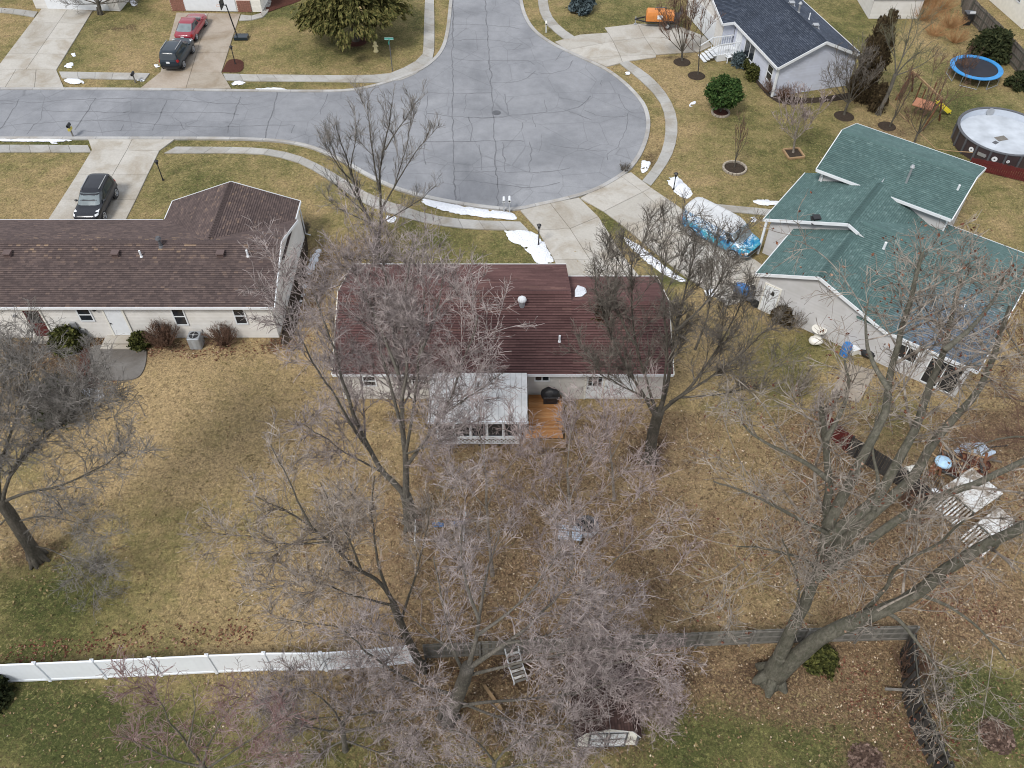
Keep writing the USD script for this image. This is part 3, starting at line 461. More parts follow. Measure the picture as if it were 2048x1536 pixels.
def cap_ridge(parent, a, b, mat, e=.16, w=.17, drop=.07, r=.035):
    m = MB(); a, b = np.array(a, float), np.array(b, float); L = np.linalg.norm(b - a); n = int(L / e); d = (b - a) / L; side = np.cross(d, Z3); side /= np.linalg.norm(side); up = np.cross(side, d)
    for i in range(n):
        p, q = a + d * e * i, a + d * e * (i + 1.15)
        m.add([p - side * w + up * (-drop + r), p + up * (r + .02), p + side * w + up * (-drop + r), q - side * w - up * drop, q + up * .012, q + side * w - up * drop], [[0, 3, 4], [0, 4, 1], [1, 4, 5], [1, 5, 2]])
    part(parent, 'ridge_cap', m, mat)
def pipe_vent(parent, p, h=.45, r=.06, mat='white', name='vent_pipe', cap=False):
    m = MB().cyl(np.add(p, (0, 0, -.15)), np.add(p, (0, 0, h)), r, n=10).cyl(np.add(p, (0, 0, -.06)), np.add(p, (0, 0, .06)), r * 2.2, r * 1.1, n=10)
    if cap: m.cyl(np.add(p, (0, 0, h)), np.add(p, (0, 0, h + .14)), r * 2.1, r * 1.2, n=12)
    part(parent, name, m, M[mat])
def box_vent(parent, p, mat='vent_brown'):
    m = MB().box(np.add(p, (0, 0, .05)), (.36, .36, .3)).box(np.add(p, (0, -.02, .22)), (.46, .46, .06)).box(np.add(p, (0, -.05, -.04)), (.62, .66, .03), tilt=(.37, (1, 0, 0)))
    part(parent, 'roof_vent', m, M[mat])
def turbine(parent, p):
    m = MB().cyl(np.add(p, (0, 0, -.1)), np.add(p, (0, 0, .28)), .16, n=14); v = part(parent, 'turbine_vent', m, M['galv'])
    b = MB(); b.ball(np.add(p, (0, 0, .45)), .24, 2, squash=(1, 1, .8))
    for k in range(14):
        a = k / 14 * 2 * np.pi; t = np.linspace(-1.2, 1.2, 5); b.tube(np.add(p, (0, 0, .45)) + np.stack([np.cos(a) * np.cos(t) * .25, np.sin(a) * np.cos(t) * .25, np.sin(t) * .2], 1), np.full(5, .014), 4)
    part(v, 'turbine_head', b, M['white'])

# -- cream house with brown roof
A = thing('ranch_house', 'long cream sided house with brown shingle roof and black car on its drive', 'house', (-27, 40.3, 0)); ox = np.array([-27, 40.3, 0.0])
class Local(Frame): pass
FA = Frame((-13.9 + 27, 36.18 - 40.3), math.pi)      # first axis runs west, so q runs south: use a plain east frame instead
FA = Frame((-40 + 27, 36.18 - 40.3), 0.0)
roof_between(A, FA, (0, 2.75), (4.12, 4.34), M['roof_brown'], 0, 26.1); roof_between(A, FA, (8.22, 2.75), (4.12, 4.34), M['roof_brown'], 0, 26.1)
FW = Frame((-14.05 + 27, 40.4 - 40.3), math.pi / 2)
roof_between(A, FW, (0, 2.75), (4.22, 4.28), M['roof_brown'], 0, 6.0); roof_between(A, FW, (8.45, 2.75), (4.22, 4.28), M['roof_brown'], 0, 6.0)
cap_ridge(A, FA(0, 4.12, 4.36), FA(26.1, 4.12, 4.36), M['roof_brown']); cap_ridge(A, FW(.3, 4.22, 4.3), FW(6.0, 4.22, 4.3), M['roof_brown'])
wA = lambda x0, y0, x1, y1, prof, **k: wall(A, (x0 + 27, y0 - 40.3), (x1 + 27, y1 - 40.3), prof, M['cream_siding'], **k)
wA(-39.8, 36.45, -14.2, 36.45, [(0, 0), (25.6, 0), (25.6, 2.72), (0, 2.72)]); wA(-14.2, 36.45, -14.2, 46.1, [(0, 0), (9.65, 0), (9.65, 2.72), (7.7, 2.72), (3.85, 4.2), (0, 2.72)]); wA(-14.2, 46.1, -22.3, 46.1, [(0, 0), (8.1, 0), (8.1, 2.72), (4.05, 4.15), (0, 2.72)]); wA(-22.3, 46.1, -22.3, 44.1, [(0, 0), (2, 0), (2, 2.72), (0, 2.72)]); wA(-22.3, 44.1, -39.8, 44.1, [(0, 0), (17.5, 0), (17.5, 2.72), (0, 2.72)])
part(A, 'foundation', MB().box((-27 + 27, -4.0 + .33, .09), (25.64, .36, .3)), M['concrete'])
trim(A, (FA(0, -.03, 2.70), FA(26.12, -.03, 2.70)), (FA(0, 8.25, 2.70), FA(17.4, 8.25, 2.70)), (FW(4.1, -.03, 2.70), FW(6.02, -.03, 2.7)), (FW(4.1, 8.48, 2.7), FW(6.02, 8.48, 2.7)), h=.16)
trim(A, (FA(26.13, 0, 2.68), FA(26.13, 4.12, 4.27)), (FA(26.13, 8.22, 2.68), FA(26.13, 4.12, 4.27)), (FW(6.03, 0, 2.68), FW(6.03, 4.22, 4.21)), (FW(6.03, 8.45, 2.68), FW(6.03, 4.22, 4.21)), h=.18)
part(A, 'downspout', MB().tube([(12.85, 6.0, 2.6), (12.88, 5.9, 2.3), (12.88, 5.9, .2), (13.2, 5.9, .08)], [.045] * 4, 6), M['white'])
def onA(px, py): return aty(px, py, 36.42)
def win_on(parent, x0r, y0r, x1r, y1r, Y, org, style='sash', glass='glass'):
    """A window in a south wall at y = Y whose top left and bottom right corners are seen at these pixels."""
    a, b = aty(x0r, y0r, Y), aty(x1r, y1r, Y); w, h = abs(b[0] - a[0]), abs(a[2] - b[2]); c = (a + b) / 2
    return window(parent, (c[0] - 5 - org[0], Y - org[1]), (c[0] + 5 - org[0], Y - org[1]), 5, c[2], w, h, style, glass)
win_on(A, 152, 617, 188, 640, 36.45, ox); win_on(A, 342, 616, 376, 648, 36.45, ox); win_on(A, 465, 616, 495, 646, 36.45, ox)
def door_on(parent, x0, x1, z0, z1, Y, org, mat, style=None):
    c = ((x0 + x1) / 2 - org[0], Y - org[1]); w, h = x1 - x0, z1 - z0
    fr = MB()
    for k in (-1, 1): fr.box((c[0] + k * (w / 2 + .05), c[1] - .03, (z0 + z1) / 2), (.1, .1, h + .1))
    fr.box((c[0], c[1] - .033, z1 + .05), (w, .1, .1)); d = part(parent, 'door', fr, M['offwhite']); part(d, 'door_leaf', MB().box((c[0], c[1] - .02, (z0 + z1) / 2), (w, .05, h)), M[mat])
    part(d, 'handle', MB().ball((c[0] - w / 2 + .08, c[1] - .07, z0 + h * .45), .05, 1), M['black'])
    return d
b0, b1 = onA(229, 666), onA(262, 666); door_on(A, b0[0] - .0, b1[0] + .05, .25, 2.45, 36.45, ox, 'white')
b0, b1 = onA(74, 671), onA(102, 671); d = door_on(A, b0[0], b0[0] + .95, .15, 2.3, 36.45, ox, 'red_wood'); part(d, 'door_glass', MB().box((b0[0] + .475 + 27, 36.45 - 40.3 - .035, 1.75), (.75, .05, .95)), M['glass'])
s = onA(240, 672); part(A, 'door_step', MB().box((s[0] + 27, 36.1 - 40.3, .12), (1.5, .75, .24)).box((s[0] + 27, 35.95 - 40.3, .05), (1.8, 1.1, .1)), M['concrete'])
s = onA(88, 676); part(A, 'door_step', MB().box((s[0] + 27 + .1, 36.2 - 40.3, .08), (1.3, .6, .16)), M['concrete'])
s = onA(150, 652); part(A, 'meter_box', MB().box((s[0] + 27, 36.33 - 40.3, 1.1), (.3, .14, .55)).cyl((s[0] + 27.15, 36.33 - 40.3, .2), (s[0] + 27.15, 36.33 - 40.3, .9), .04, n=8).box((s[0] + 27.4, 36.33 - 40.3, .75), (.22, .12, .16)), M['metal'])
s = onA(192, 622); part(A, 'wall_lamp', MB().ball((s[0] + 27, 36.32 - 40.3, 2.45), .12, 2), M['black']); s = onA(34, 637); part(A, 'wall_lamp', MB().ball((s[0] + 27, 36.34 - 40.3, 1.9), .10, 2), M['darkmetal'])
def onroof(px, py, y0, z0, sl):
    """Where a pixel's ray meets the slope that rises northwards by sl from (y0, z0)."""
    lo, hi = z0, z0 + 4
    for _ in range(40):
        m = (lo + hi) / 2; p = at(px, py, m)
        if z0 + (p[1] - y0) * sl > m: lo = m
        else: hi = m
    return at(px, py, lo)
for px, py in ((17, 510), (232, 510), (442, 510)): box_vent(A, onroof(px, py, 36.18, 2.75, .386) - ox)
for px, py in ((283, 513), (496, 512)): pipe_vent(A, onroof(px, py, 36.18, 2.75, .386) - ox)
pipe_vent(A, onroof(322, 492, 36.18, 2.75, .386) - ox, .55, .09, 'darkmetal', 'flue_pipe', True)

# -- red-brown roofed house in the middle with sunroom and deck
oB = np.array([-.6, 35.8, 0.0]); Bh = thing('ranch_house', 'white house with dark red-brown roof and white-roofed sunroom, behind bare trees', 'house', oB)
FB = Frame((-9.85 - oB[0], 31.22 - oB[1]), 0.0)
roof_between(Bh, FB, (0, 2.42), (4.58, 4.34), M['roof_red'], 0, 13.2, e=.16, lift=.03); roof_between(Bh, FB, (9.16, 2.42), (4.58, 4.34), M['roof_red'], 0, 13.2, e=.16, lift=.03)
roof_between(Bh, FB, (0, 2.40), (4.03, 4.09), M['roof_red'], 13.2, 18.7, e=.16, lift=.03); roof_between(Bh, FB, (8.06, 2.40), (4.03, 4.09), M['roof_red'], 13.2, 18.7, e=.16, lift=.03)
cap_ridge(Bh, FB(0, 4.58, 4.36), FB(13.2, 4.58, 4.36), M['roof_red']); cap_ridge(Bh, FB(13.2, 4.03, 4.11), FB(18.7, 4.03, 4.11), M['roof_red'])
trim(Bh, (FB(0, -.03, 2.35), FB(18.7, -.03, 2.35)), (FB(0, 9.19, 2.37), FB(13.2, 9.19, 2.37)), (FB(13.2, 8.09, 2.35), FB(18.7, 8.09, 2.35)), h=.16)
trim(Bh, (FB(-.03, 0, 2.34), FB(-.03, 4.58, 4.26)), (FB(-.03, 9.16, 2.34), FB(-.03, 4.58, 4.26)), (FB(18.73, 0, 2.33), FB(18.73, 4.03, 4.02)), (FB(18.73, 8.06, 2.33), FB(18.73, 4.03, 4.02)), h=.18, mat='offwhite')
P2 = lambda p, q: FB(p, q)[:2]
wall(Bh, P2(.25, .32), P2(18.45, .32), rect(18.2, 2.4).exterior.coords[:-1], M['grey_siding']); wall(Bh, P2(18.45, .32), P2(18.45, 7.75), [(0, 0), (7.43, 0), (7.43, 2.4), (3.7, 3.95), (0, 2.4)], M['grey_siding']); wall(Bh, P2(18.45, 7.75), P2(13.2, 7.75), [(0, 0), (5.25, 0), (5.25, 2.4), (0, 2.4)], M['grey_siding']); wall(Bh, P2(13.2, .4), P2(13.2, 8.8), [(0, 0), (8.4, 0), (8.4, 2.4), (4.2, 4.2), (0, 2.4)], M['grey_siding']); wall(Bh, P2(13.2, 8.8), P2(.25, 8.8), rect(12.95, 2.4).exterior.coords[:-1], M['grey_siding']); wall(Bh, P2(.25, 8.8), P2(.25, .32), [(0, 0), (8.48, 0), (8.48, 2.4), (4.24, 4.2), (0, 2.4)], M['grey_siding'])
YB = 31.54
win_on(Bh, 726, 752, 752, 770, YB, oB); win_on(Bh, 824, 752, 846, 768, YB, oB); win_on(Bh, 1071, 751, 1097, 760, YB, oB, 'slider')
a, b = aty(1170, 797, YB), aty(1198, 797, YB); d = door_on(Bh, a[0], a[0] + .92, .08, 2.1, YB, oB, 'white')
for zz in range(3):
    for xx in range(3): part(d, 'door_pane', MB().box((a[0] + .19 + .27 * xx - oB[0], YB - .05 - oB[1], 1.92 - .3 * zz), (.2, .05, .24)), M['glass'])
part(Bh, 'back_panel', MB().box((aty(1238, 770, YB)[0] - oB[0], YB - .05 - oB[1], 1.2), (1.9, .04, 2.0)), M['white'])
turbine(Bh, onroof(1044, 611, 31.22, 2.42, .42) - oB); turbine(Bh, onroof(777, 606, 31.22, 2.42, .42) - oB)
for px, py in ((836, 670), (1119, 682)): pipe_vent(Bh, onroof(px, py, 31.22, 2.42, .42) - oB, .42, .06, 'white')
sr = thing('sunroom', 'white sunroom with flat white ribbed roof built against the red-brown roofed house', 'sunroom', (-1.8, 29.5, 0)); oS = np.array([-1.8, 29.5, 0])
m = MB(); x0, x1, yN, yS, zN, zS = -4.42, .82, 31.12, 28.0, 2.62, 2.32
c, t = math.atan2(zN - zS, yN - yS), math.hypot(zN - zS, yN - yS); nrib = 17
for k in range(nrib):
    w = (x1 - x0) / nrib; part(sr, 'roof_panel', MB().box((x0 + w * (k + .5) - oS[0], (yN + yS) / 2 - oS[1], (zN + zS) / 2), (w - .012, t, .07), tilt=(c, (1, 0, 0))), M['sunroom_roof'])
part(sr, 'fascia', MB().box(((x0 + x1) / 2 - oS[0], yS - .04 - oS[1], zS - .05), (x1 - x0 + .08, .07, .17)), M['vinyl'])
wx0, wx1, wy = -3.98, .42, 28.16
pane_w = (wx1 - wx0) / 5; fr = MB()
for k in range(6): fr.box((wx0 + pane_w * k - oS[0], wy - oS[1], 1.5), (.13, .12, 1.6))
part(sr, 'window_frame', fr.box(((wx0 + wx1) / 2 - oS[0], wy - oS[1] - .003, .78), (wx1 - wx0 + .13, .13, .16)).box(((wx0 + wx1) / 2 - oS[0], wy - oS[1] - .003, 2.2), (wx1 - wx0 + .13, .13, .12)), M['white'])
for k in range(5): part(sr, 'window_pane', MB().box((wx0 + pane_w * (k + .5) - oS[0], wy + .02 - oS[1], 1.5), (pane_w - .14, .03, 1.3)), M['glass'])
for sx in (wx0, wx1):
    part(sr, 'side_wall', MB().box((sx - oS[0], 29.75 - oS[1], .6), (.1, 3.1, .5)).box((sx - oS[0], 29.75 - oS[1], 2.2), (.1, 3.1, .16)), M['white'])
    for k in range(3): part(sr, 'window_pane', MB().box((sx - oS[0], 28.75 + k - oS[1], 1.48), (.04, .92, 1.3)), M['glass'])
for k in range(20):                                          # lattice skirt
    for s_ in (-1, 1):
        x = wx0 + .22 * (k + .5); part(sr, 'lattice_slat', MB().beam((x - .17 * s_ - oS[0], wy - .05 - .006 * s_ - oS[1], .33), (x + .17 * s_ - oS[0], wy - .05 - .006 * s_ - oS[1], .70), .012, .045), M['white'])
part(sr, 'skirt_rail', MB().box(((wx0 + wx1) / 2 - oS[0], wy - .05 - oS[1], .30), (wx1 - wx0, .04, .07)), M['white'])
for k in range(5): part(sr, 'support_post', MB().box((wx0 + (wx1 - wx0) / 4 * k - oS[0], wy + .06 - oS[1], .3), (.1, .1, .7)), M['wood_dark'])
part(sr, 'floor', MB().box(((wx0 + wx1) / 2 - oS[0], 29.7 - oS[1], .72), (wx1 - wx0 - .1, 3.0, .06)), M['wood_dark'])
dk = thing('deck', 'small orange-brown wooden deck with a raised bench end beside the sunroom', 'deck', (1.75, 29.6, 0)); oD = np.array([1.75, 29.6, 0]); y = 28.55; k = 0
while y < 31.45:
    xl = .55 if y < 28.9 else .93
    part(dk, 'deck_board', MB().box(((xl + 2.78) / 2 - oD[0], y - oD[1], .46 + rng.uniform(-.003, .003)), (2.78 - xl, .132, .035)), M['deck']); y += .14; k += 1
for i, (yy, zz) in enumerate(((28.02, .82), (28.16, .82), (28.3, .82), (28.44, .82))): part(dk, 'bench_board', MB().box((1.70 - oD[0], yy + .1 - oD[1], zz), (2.1 - .04 * i, .13, .04)), M['deck'])
part(dk, 'bench_frame', MB().box((1.68 - oD[0], 28.0 - oD[1], .42), (2.45, .05, .72)).box((1.68 - oD[0], 28.64 - oD[1], .62), (2.2, .05, .32)).box((.47 - oD[0], 28.32 - oD[1], .42), (.05, .62, .72)).box((2.9 - oD[0], 28.32 - oD[1], .42), (.05, .62, .72)), M['wood_tan'])
part(dk, 'edge_board', MB().box((2.83 - oD[0], 30.0 - oD[1], .40), (.045, 2.7, .2)), M['wood_tan'])
for px_ in ((.6, 28.1), (2.75, 28.1), (2.75, 29.7), (2.75, 31.2)): part(dk, 'post', MB().box((px_[0] - oD[0], px_[1] - oD[1], .2), (.1, .1, .5)), M['wood_dark'])

# -- green roofed house, turned
G0 = (20.0, 41.0); FG = Frame((0, 0), math.radians(-37)); GR = lambda p, q, z=0.0: FG(p, q, z) - oG
oG = FG(-5, 46); Gh = thing('split_level_house', 'grey house with green shingle roofs on several levels, blue van beside it', 'house', oG)
class FGl(Frame):
    def __init__(s): s.o, s.a = -oG, FG.a; s.u, s.w = FG.u, FG.w
FL = FGl(); FQ = Frame((0, 0), FG.a + math.pi / 2); FQ.o = -oG    # FQ: first axis is q, second axis is -p
mg = M['roof_green']
# lower front gable (garage): ridge p=-8.1
RP, RZ = -8.1, 4.38
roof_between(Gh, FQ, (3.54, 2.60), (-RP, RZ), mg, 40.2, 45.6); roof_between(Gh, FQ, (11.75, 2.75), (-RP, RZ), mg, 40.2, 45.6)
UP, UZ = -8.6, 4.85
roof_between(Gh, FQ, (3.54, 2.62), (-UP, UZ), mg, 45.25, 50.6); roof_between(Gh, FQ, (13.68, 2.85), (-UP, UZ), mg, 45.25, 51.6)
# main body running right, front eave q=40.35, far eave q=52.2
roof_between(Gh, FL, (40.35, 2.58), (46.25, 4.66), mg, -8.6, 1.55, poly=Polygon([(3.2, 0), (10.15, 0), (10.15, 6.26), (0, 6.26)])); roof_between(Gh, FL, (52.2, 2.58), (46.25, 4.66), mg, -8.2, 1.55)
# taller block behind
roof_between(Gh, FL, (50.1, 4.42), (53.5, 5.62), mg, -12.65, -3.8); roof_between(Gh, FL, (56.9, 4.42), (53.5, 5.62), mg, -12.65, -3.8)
cap_ridge(Gh, GR(RP, 40.3, RZ + .03), GR(RP, 45.3, RZ + .03), mg, .2, .2); cap_ridge(Gh, GR(UP, 45.3, UZ + .03), GR(UP, 50.6, UZ + .03), mg, .2, .2); cap_ridge(Gh, GR(-8, 46.25, 4.68), GR(1.55, 46.25, 4.68), mg, .2, .15); cap_ridge(Gh, GR(-12.65, 53.5, 5.64), GR(-3.8, 53.5, 5.64), mg, .2, .15)
trim(Gh, (GR(-3.5, 40.17, 2.53), GR(RP, 40.17, RZ - .07)), (GR(-11.75, 40.17, 2.68), GR(RP, 40.17, RZ - .07)), (GR(-3.6, 40.32, 2.5), GR(1.57, 40.32, 2.5)), (GR(-13.68, 45.22, 2.78), GR(UP, 45.22, UZ - .07)), (GR(UP, 45.22, UZ - .07), GR(UP + .75, 45.22, UZ - .40)), (GR(-13.72, 45.2, 2.78), GR(-13.72, 51.6, 2.78)), (GR(-11.78, 40.2, 2.68), GR(-11.78, 45.2, 2.68)), (GR(-12.65, 50.06, 4.34), GR(-3.8, 50.06, 4.34)), (GR(-12.65, 56.94, 4.34), GR(-3.8, 56.94, 4.34)), (GR(-6, 52.24, 2.5), GR(1.55, 52.24, 2.5)), h=.2)
trim(Gh, (GR(-3.77, 50.1, 4.34), GR(-3.77, 53.5, 5.54)), (GR(-3.77, 56.9, 4.34), GR(-3.77, 53.5, 5.54)), (GR(-12.68, 50.1, 4.34), GR(-12.68, 53.5, 5.54)), (GR(-12.68, 56.9, 4.34), GR(-12.68, 53.5, 5.54)), (GR(1.58, 40.35, 2.5), GR(1.58, 46.25, 4.58)), (GR(1.58, 52.2, 2.5), GR(1.58, 46.25, 4.58)), h=.2)
wg = M['tan_siding']; W2 = lambda p, q: GR(p, q)[:2]
wall(Gh, W2(-11.5, 40.5), W2(1.2, 40.5), [(0, 0), (12.7, 0), (12.7, 2.55), (7.9, 2.55), (3.4, 4.3), (0, 2.75)], wg); wall(Gh, W2(1.2, 40.5), W2(1.2, 52.0), [(0, 0), (11.5, 0), (11.5, 2.5), (5.75, 4.55), (0, 2.5)], wg); wall(Gh, W2(1.2, 52.0), W2(-5, 52.0), rect(6.2, 2.5).exterior.coords[:-1], wg)
wall(Gh, W2(-11.5, 45.5), W2(-11.5, 40.5), rect(5, 2.75).exterior.coords[:-1], wg); wall(Gh, W2(-13.3, 51.4), W2(-13.3, 45.6), rect(5.8, 2.85).exterior.coords[:-1], wg); wall(Gh, W2(-13.3, 45.6), W2(-11.5, 45.6), rect(1.8, 2.85).exterior.coords[:-1], wg)
wall(Gh, W2(-13.3, 45.62), W2(-4.5, 45.62), [(0, 2.4), (8.8, 2.4), (4.7, 4.7), (0, 2.9)], wg)
wall(Gh, W2(-12.4, 50.5), W2(-4.05, 50.5), rect(8.35, 4.4).exterior.coords[:-1], wg); wall(Gh, W2(-4.05, 50.5), W2(-4.05, 56.6), [(0, 0), (6.1, 0), (6.1, 4.4), (3.05, 5.45), (0, 4.4)], wg); wall(Gh, W2(-4.05, 56.6), W2(-12.4, 56.6), rect(8.35, 4.4).exterior.coords[:-1], wg); wall(Gh, W2(-12.4, 56.6), W2(-12.4, 50.5), [(0, 0), (6.1, 0), (6.1, 4.4), (3.05, 5.45), (0, 4.4)], wg)
for p_ in (-13.5, -11.6): part(Gh, 'porch_post', MB().box(GR(p_, 45.35, 1.4), (.14, .14, 2.8), FG.a), M['white'])
for p_, q_ in ((-12.2, 50.25), (-4.0, 50.25)): part(Gh, 'downspout', MB().tube([GR(p_, q_ - .15, 4.3), GR(p_, q_ - .1, 4.1), GR(p_, q_ + .16, 3.9), GR(p_, q_ + .16, 2.6)], [.05] * 4, 6), M['white'])
window(Gh, W2(-11.5, 40.5), W2(1.2, 40.5), 9.35, 1.6, 1.15, .95, 'slider'); window(Gh, W2(-11.5, 40.5), W2(1.2, 40.5), 11.55, 1.15, 1.75, 1.95, 'slider')
for q_ in (42.0, 44.2): part(Gh, 'garage_door', MB().box(GR(-11.53, q_, 1.15), (.05, 1.9, 2.1), FG.a), M['white'])
pipe_vent(Gh, GR(-6.15, 45.1, 4.2), .5, .08, 'white'); pipe_vent(Gh, GR(-4.4, 52.2, 5.1), .4, .07, 'white'); pipe_vent(Gh, GR(-7.3, 51.4, 4.8), 1.25, .075, 'metal', 'flue_pipe', True); pipe_vent(Gh, GR(-.75, 43.6, 3.7), .35, .07, 'white'); box_vent(Gh, GR(-10.6, 45.55, 4.05), 'black')

# -- blue-grey roofed house top right
oU = np.array([25.0, 69.0, 0.0]); Uh = thing('ranch_house', 'pale blue sided house with dark blue-grey roof and white porch stairs', 'house', oU)
FU = Frame((21.31 - oU[0], 64.03 - oU[1]), math.radians(15)); FV = Frame((0, 0), math.radians(105)); FV.o = FU.o
mu = M['roof_blue']; GU = lambda p, q, z=0.0: FU(p, q, z)
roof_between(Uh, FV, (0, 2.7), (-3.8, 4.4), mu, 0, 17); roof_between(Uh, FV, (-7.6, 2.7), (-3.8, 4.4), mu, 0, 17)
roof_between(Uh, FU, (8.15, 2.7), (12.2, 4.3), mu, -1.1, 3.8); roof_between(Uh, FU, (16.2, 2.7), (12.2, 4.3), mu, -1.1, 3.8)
cap_ridge(Uh, GU(3.8, 0, 4.42), GU(3.8, 17, 4.42), mu)
trim(Uh, (GU(0, -.03, 2.62), GU(3.8, -.03, 4.32)), (GU(7.6, -.03, 2.62), GU(3.8, -.03, 4.32)), (GU(-.04, 0, 2.62), GU(-.04, 8.2, 2.62)), (GU(7.64, 0, 2.62), GU(7.64, 17, 2.62)), (GU(-1.1, 8.1, 2.62), GU(.4, 8.1, 2.62)), (GU(-1.14, 8.1, 2.62), GU(-1.14, 12.2, 4.22)), (GU(-1.14, 16.2, 2.62), GU(-1.14, 12.2, 4.22)), h=.22)
ub = M['blue_siding']; U2 = lambda p, q: GU(p, q)[:2]
wall(Uh, U2(.3, .3), U2(7.3, .3), [(0, 0), (7, 0), (7, 2.7), (3.5, 4.25), (0, 2.7)], ub); wall(Uh, U2(7.3, .3), U2(7.3, 16.7), rect(16.4, 2.7).exterior.coords[:-1], ub); wall(Uh, U2(.3, 8.3), U2(.3, .3), rect(8.0, 2.7).exterior.coords[:-1], ub); wall(Uh, U2(-.8, 8.4), U2(.3, 8.4), rect(1.1, 2.7).exterior.coords[:-1], ub); wall(Uh, U2(-.8, 16), U2(-.8, 8.4), [(0, 0), (7.6, 0), (7.6, 2.7), (3.8, 4.2), (0, 2.7)], M['cream_siding'])
window(Uh, U2(.3, 8.3), U2(.3, .3), 3.1, 1.55, 1.7, 1.3, 'slider'); window(Uh, U2(.3, 8.3), U2(.3, .3), 6.9, 1.5, .8, 1.2, 'sash'); window(Uh, U2(.3, 8.3), U2(.3, .3), 1.0, 1.2, .85, 1.9, 'sash', 'white')
part(Uh, 'corner_board', MB().box(GU(.26, .26, 1.3), (.16, .16, 2.6), FU.a), M['white']); part(Uh, 'garage_door', MB().box(GU(-.84, 12, 1.1), (.06, 4.4, 2.1), FU.a), M['white'])
part(Uh, 'porch_platform', MB().box(GU(-.75, 7.55, .3), (2.0, 1.5, .6), FU.a), M['white'])
for k in range(4): part(Uh, 'porch_stair', MB().box(GU(-1.95 - .28 * k, 7.55, .5 - .14 * k), (.28, 1.3, .06), FU.a), M['white'])
for q_ in (6.85, 8.2):
    part(Uh, 'porch_rail', MB().beam(GU(.2, q_, 1.5), GU(-1.75, q_, 1.5), .07, .07).beam(GU(-1.75, q_, 1.5), GU(-2.9, q_, .9), .07, .07), M['white'])
    for k in range(9): part(Uh, 'baluster', MB().box(GU(.0 - .22 * k, q_, 1.05), (.04, .04, .9), FU.a), M['white'])
pipe_vent(Uh, GU(4.3, 5.6, 4.2), .7, .08, 'metal', 'flue_pipe', True); pipe_vent(Uh, GU(4.8, 4.6, 4.0), .5, .05); box_vent(Uh, GU(4.5, 7.2, 4.1), 'metal'); box_vent(Uh, GU(4.5, 3.0, 4.1), 'metal')

# -- houses and sheds cut by the frame
def simple_house(name, label, o, ang, L, W, ez, rise, wallm, roofm, cat='house', over=.3):
    h = thing(name, label, cat, (o[0], o[1], 0)); F = Frame((0, 0), ang)
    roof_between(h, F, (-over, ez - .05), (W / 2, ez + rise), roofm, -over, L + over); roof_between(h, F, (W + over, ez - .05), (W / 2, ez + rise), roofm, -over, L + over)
    q = lambda a, b: F(a, b)[:2]
    wall(h, q(0, 0), q(L, 0), rect(L, ez).exterior.coords[:-1], wallm); wall(h, q(L, 0), q(L, W), [(0, 0), (W, 0), (W, ez), (W / 2, ez + rise - .1), (0, ez)], wallm); wall(h, q(L, W), q(0, W), rect(L, ez).exterior.coords[:-1], wallm); wall(h, q(0, W), q(0, 0), [(0, 0), (W, 0), (W, ez), (W / 2, ez + rise - .1), (0, ez)], wallm)
    trim(h, (F(-over, -over - .03, ez - .1), F(L + over, -over - .03, ez - .1)), h=.16); return h, F
h, F = simple_house('house', 'white garage front at the top of the left empty concrete drive', (-45.3, 80.35), math.radians(-4), 8.2, 7, 2.7, 1.6, M['cream_siding'], M['roof_brown'])
part(h, 'garage_door', MB().box(F(4.2, -.03, 1.1), (6.0, .06, 2.15), F.a), M['white'])
h, F = simple_house('house', 'brick house with wide white garage door behind the parked red sedan', (-32.2, 79.9), math.radians(-2), 8.6, 8, 2.7, 1.7, M['offwhite'], M['roof_brown'])
part(h, 'garage_door', MB().box(F(3.75, -.04, 1.15), (4.9, .06, 2.2), F.a), M['white'])
for p_ in [x + .11 + .215 * i for x in (0.0, 6.3) for i in range(6)]:
    for k in range(12): part(h, 'brick', MB().box(F(p_ + (.05 if k % 2 else 0), -.05, .05 + .088 * k), (.2, .08, .075), F.a), M['brick'])
h, F = simple_house('shed', 'white shed with orange-brown roof at the top edge beside the orange brush', (33.35, 78.25), 0.0, 4.6, 4.0, 2.1, 1.3, M['cream_siding'], M['roof_tan'], 'shed', .15)
h, F = simple_house('outbuilding', 'cream outbuilding in the top right corner beyond the grey fence', (46.9, 76.2), math.radians(8), 6, 6, 3.0, 1.4, M['offwhite'], M['roof_brown'], 'building', .2)
window(h, F(0, 6)[:2], F(0, 0)[:2], 3.9, 2.1, .7, .9, 'grid')
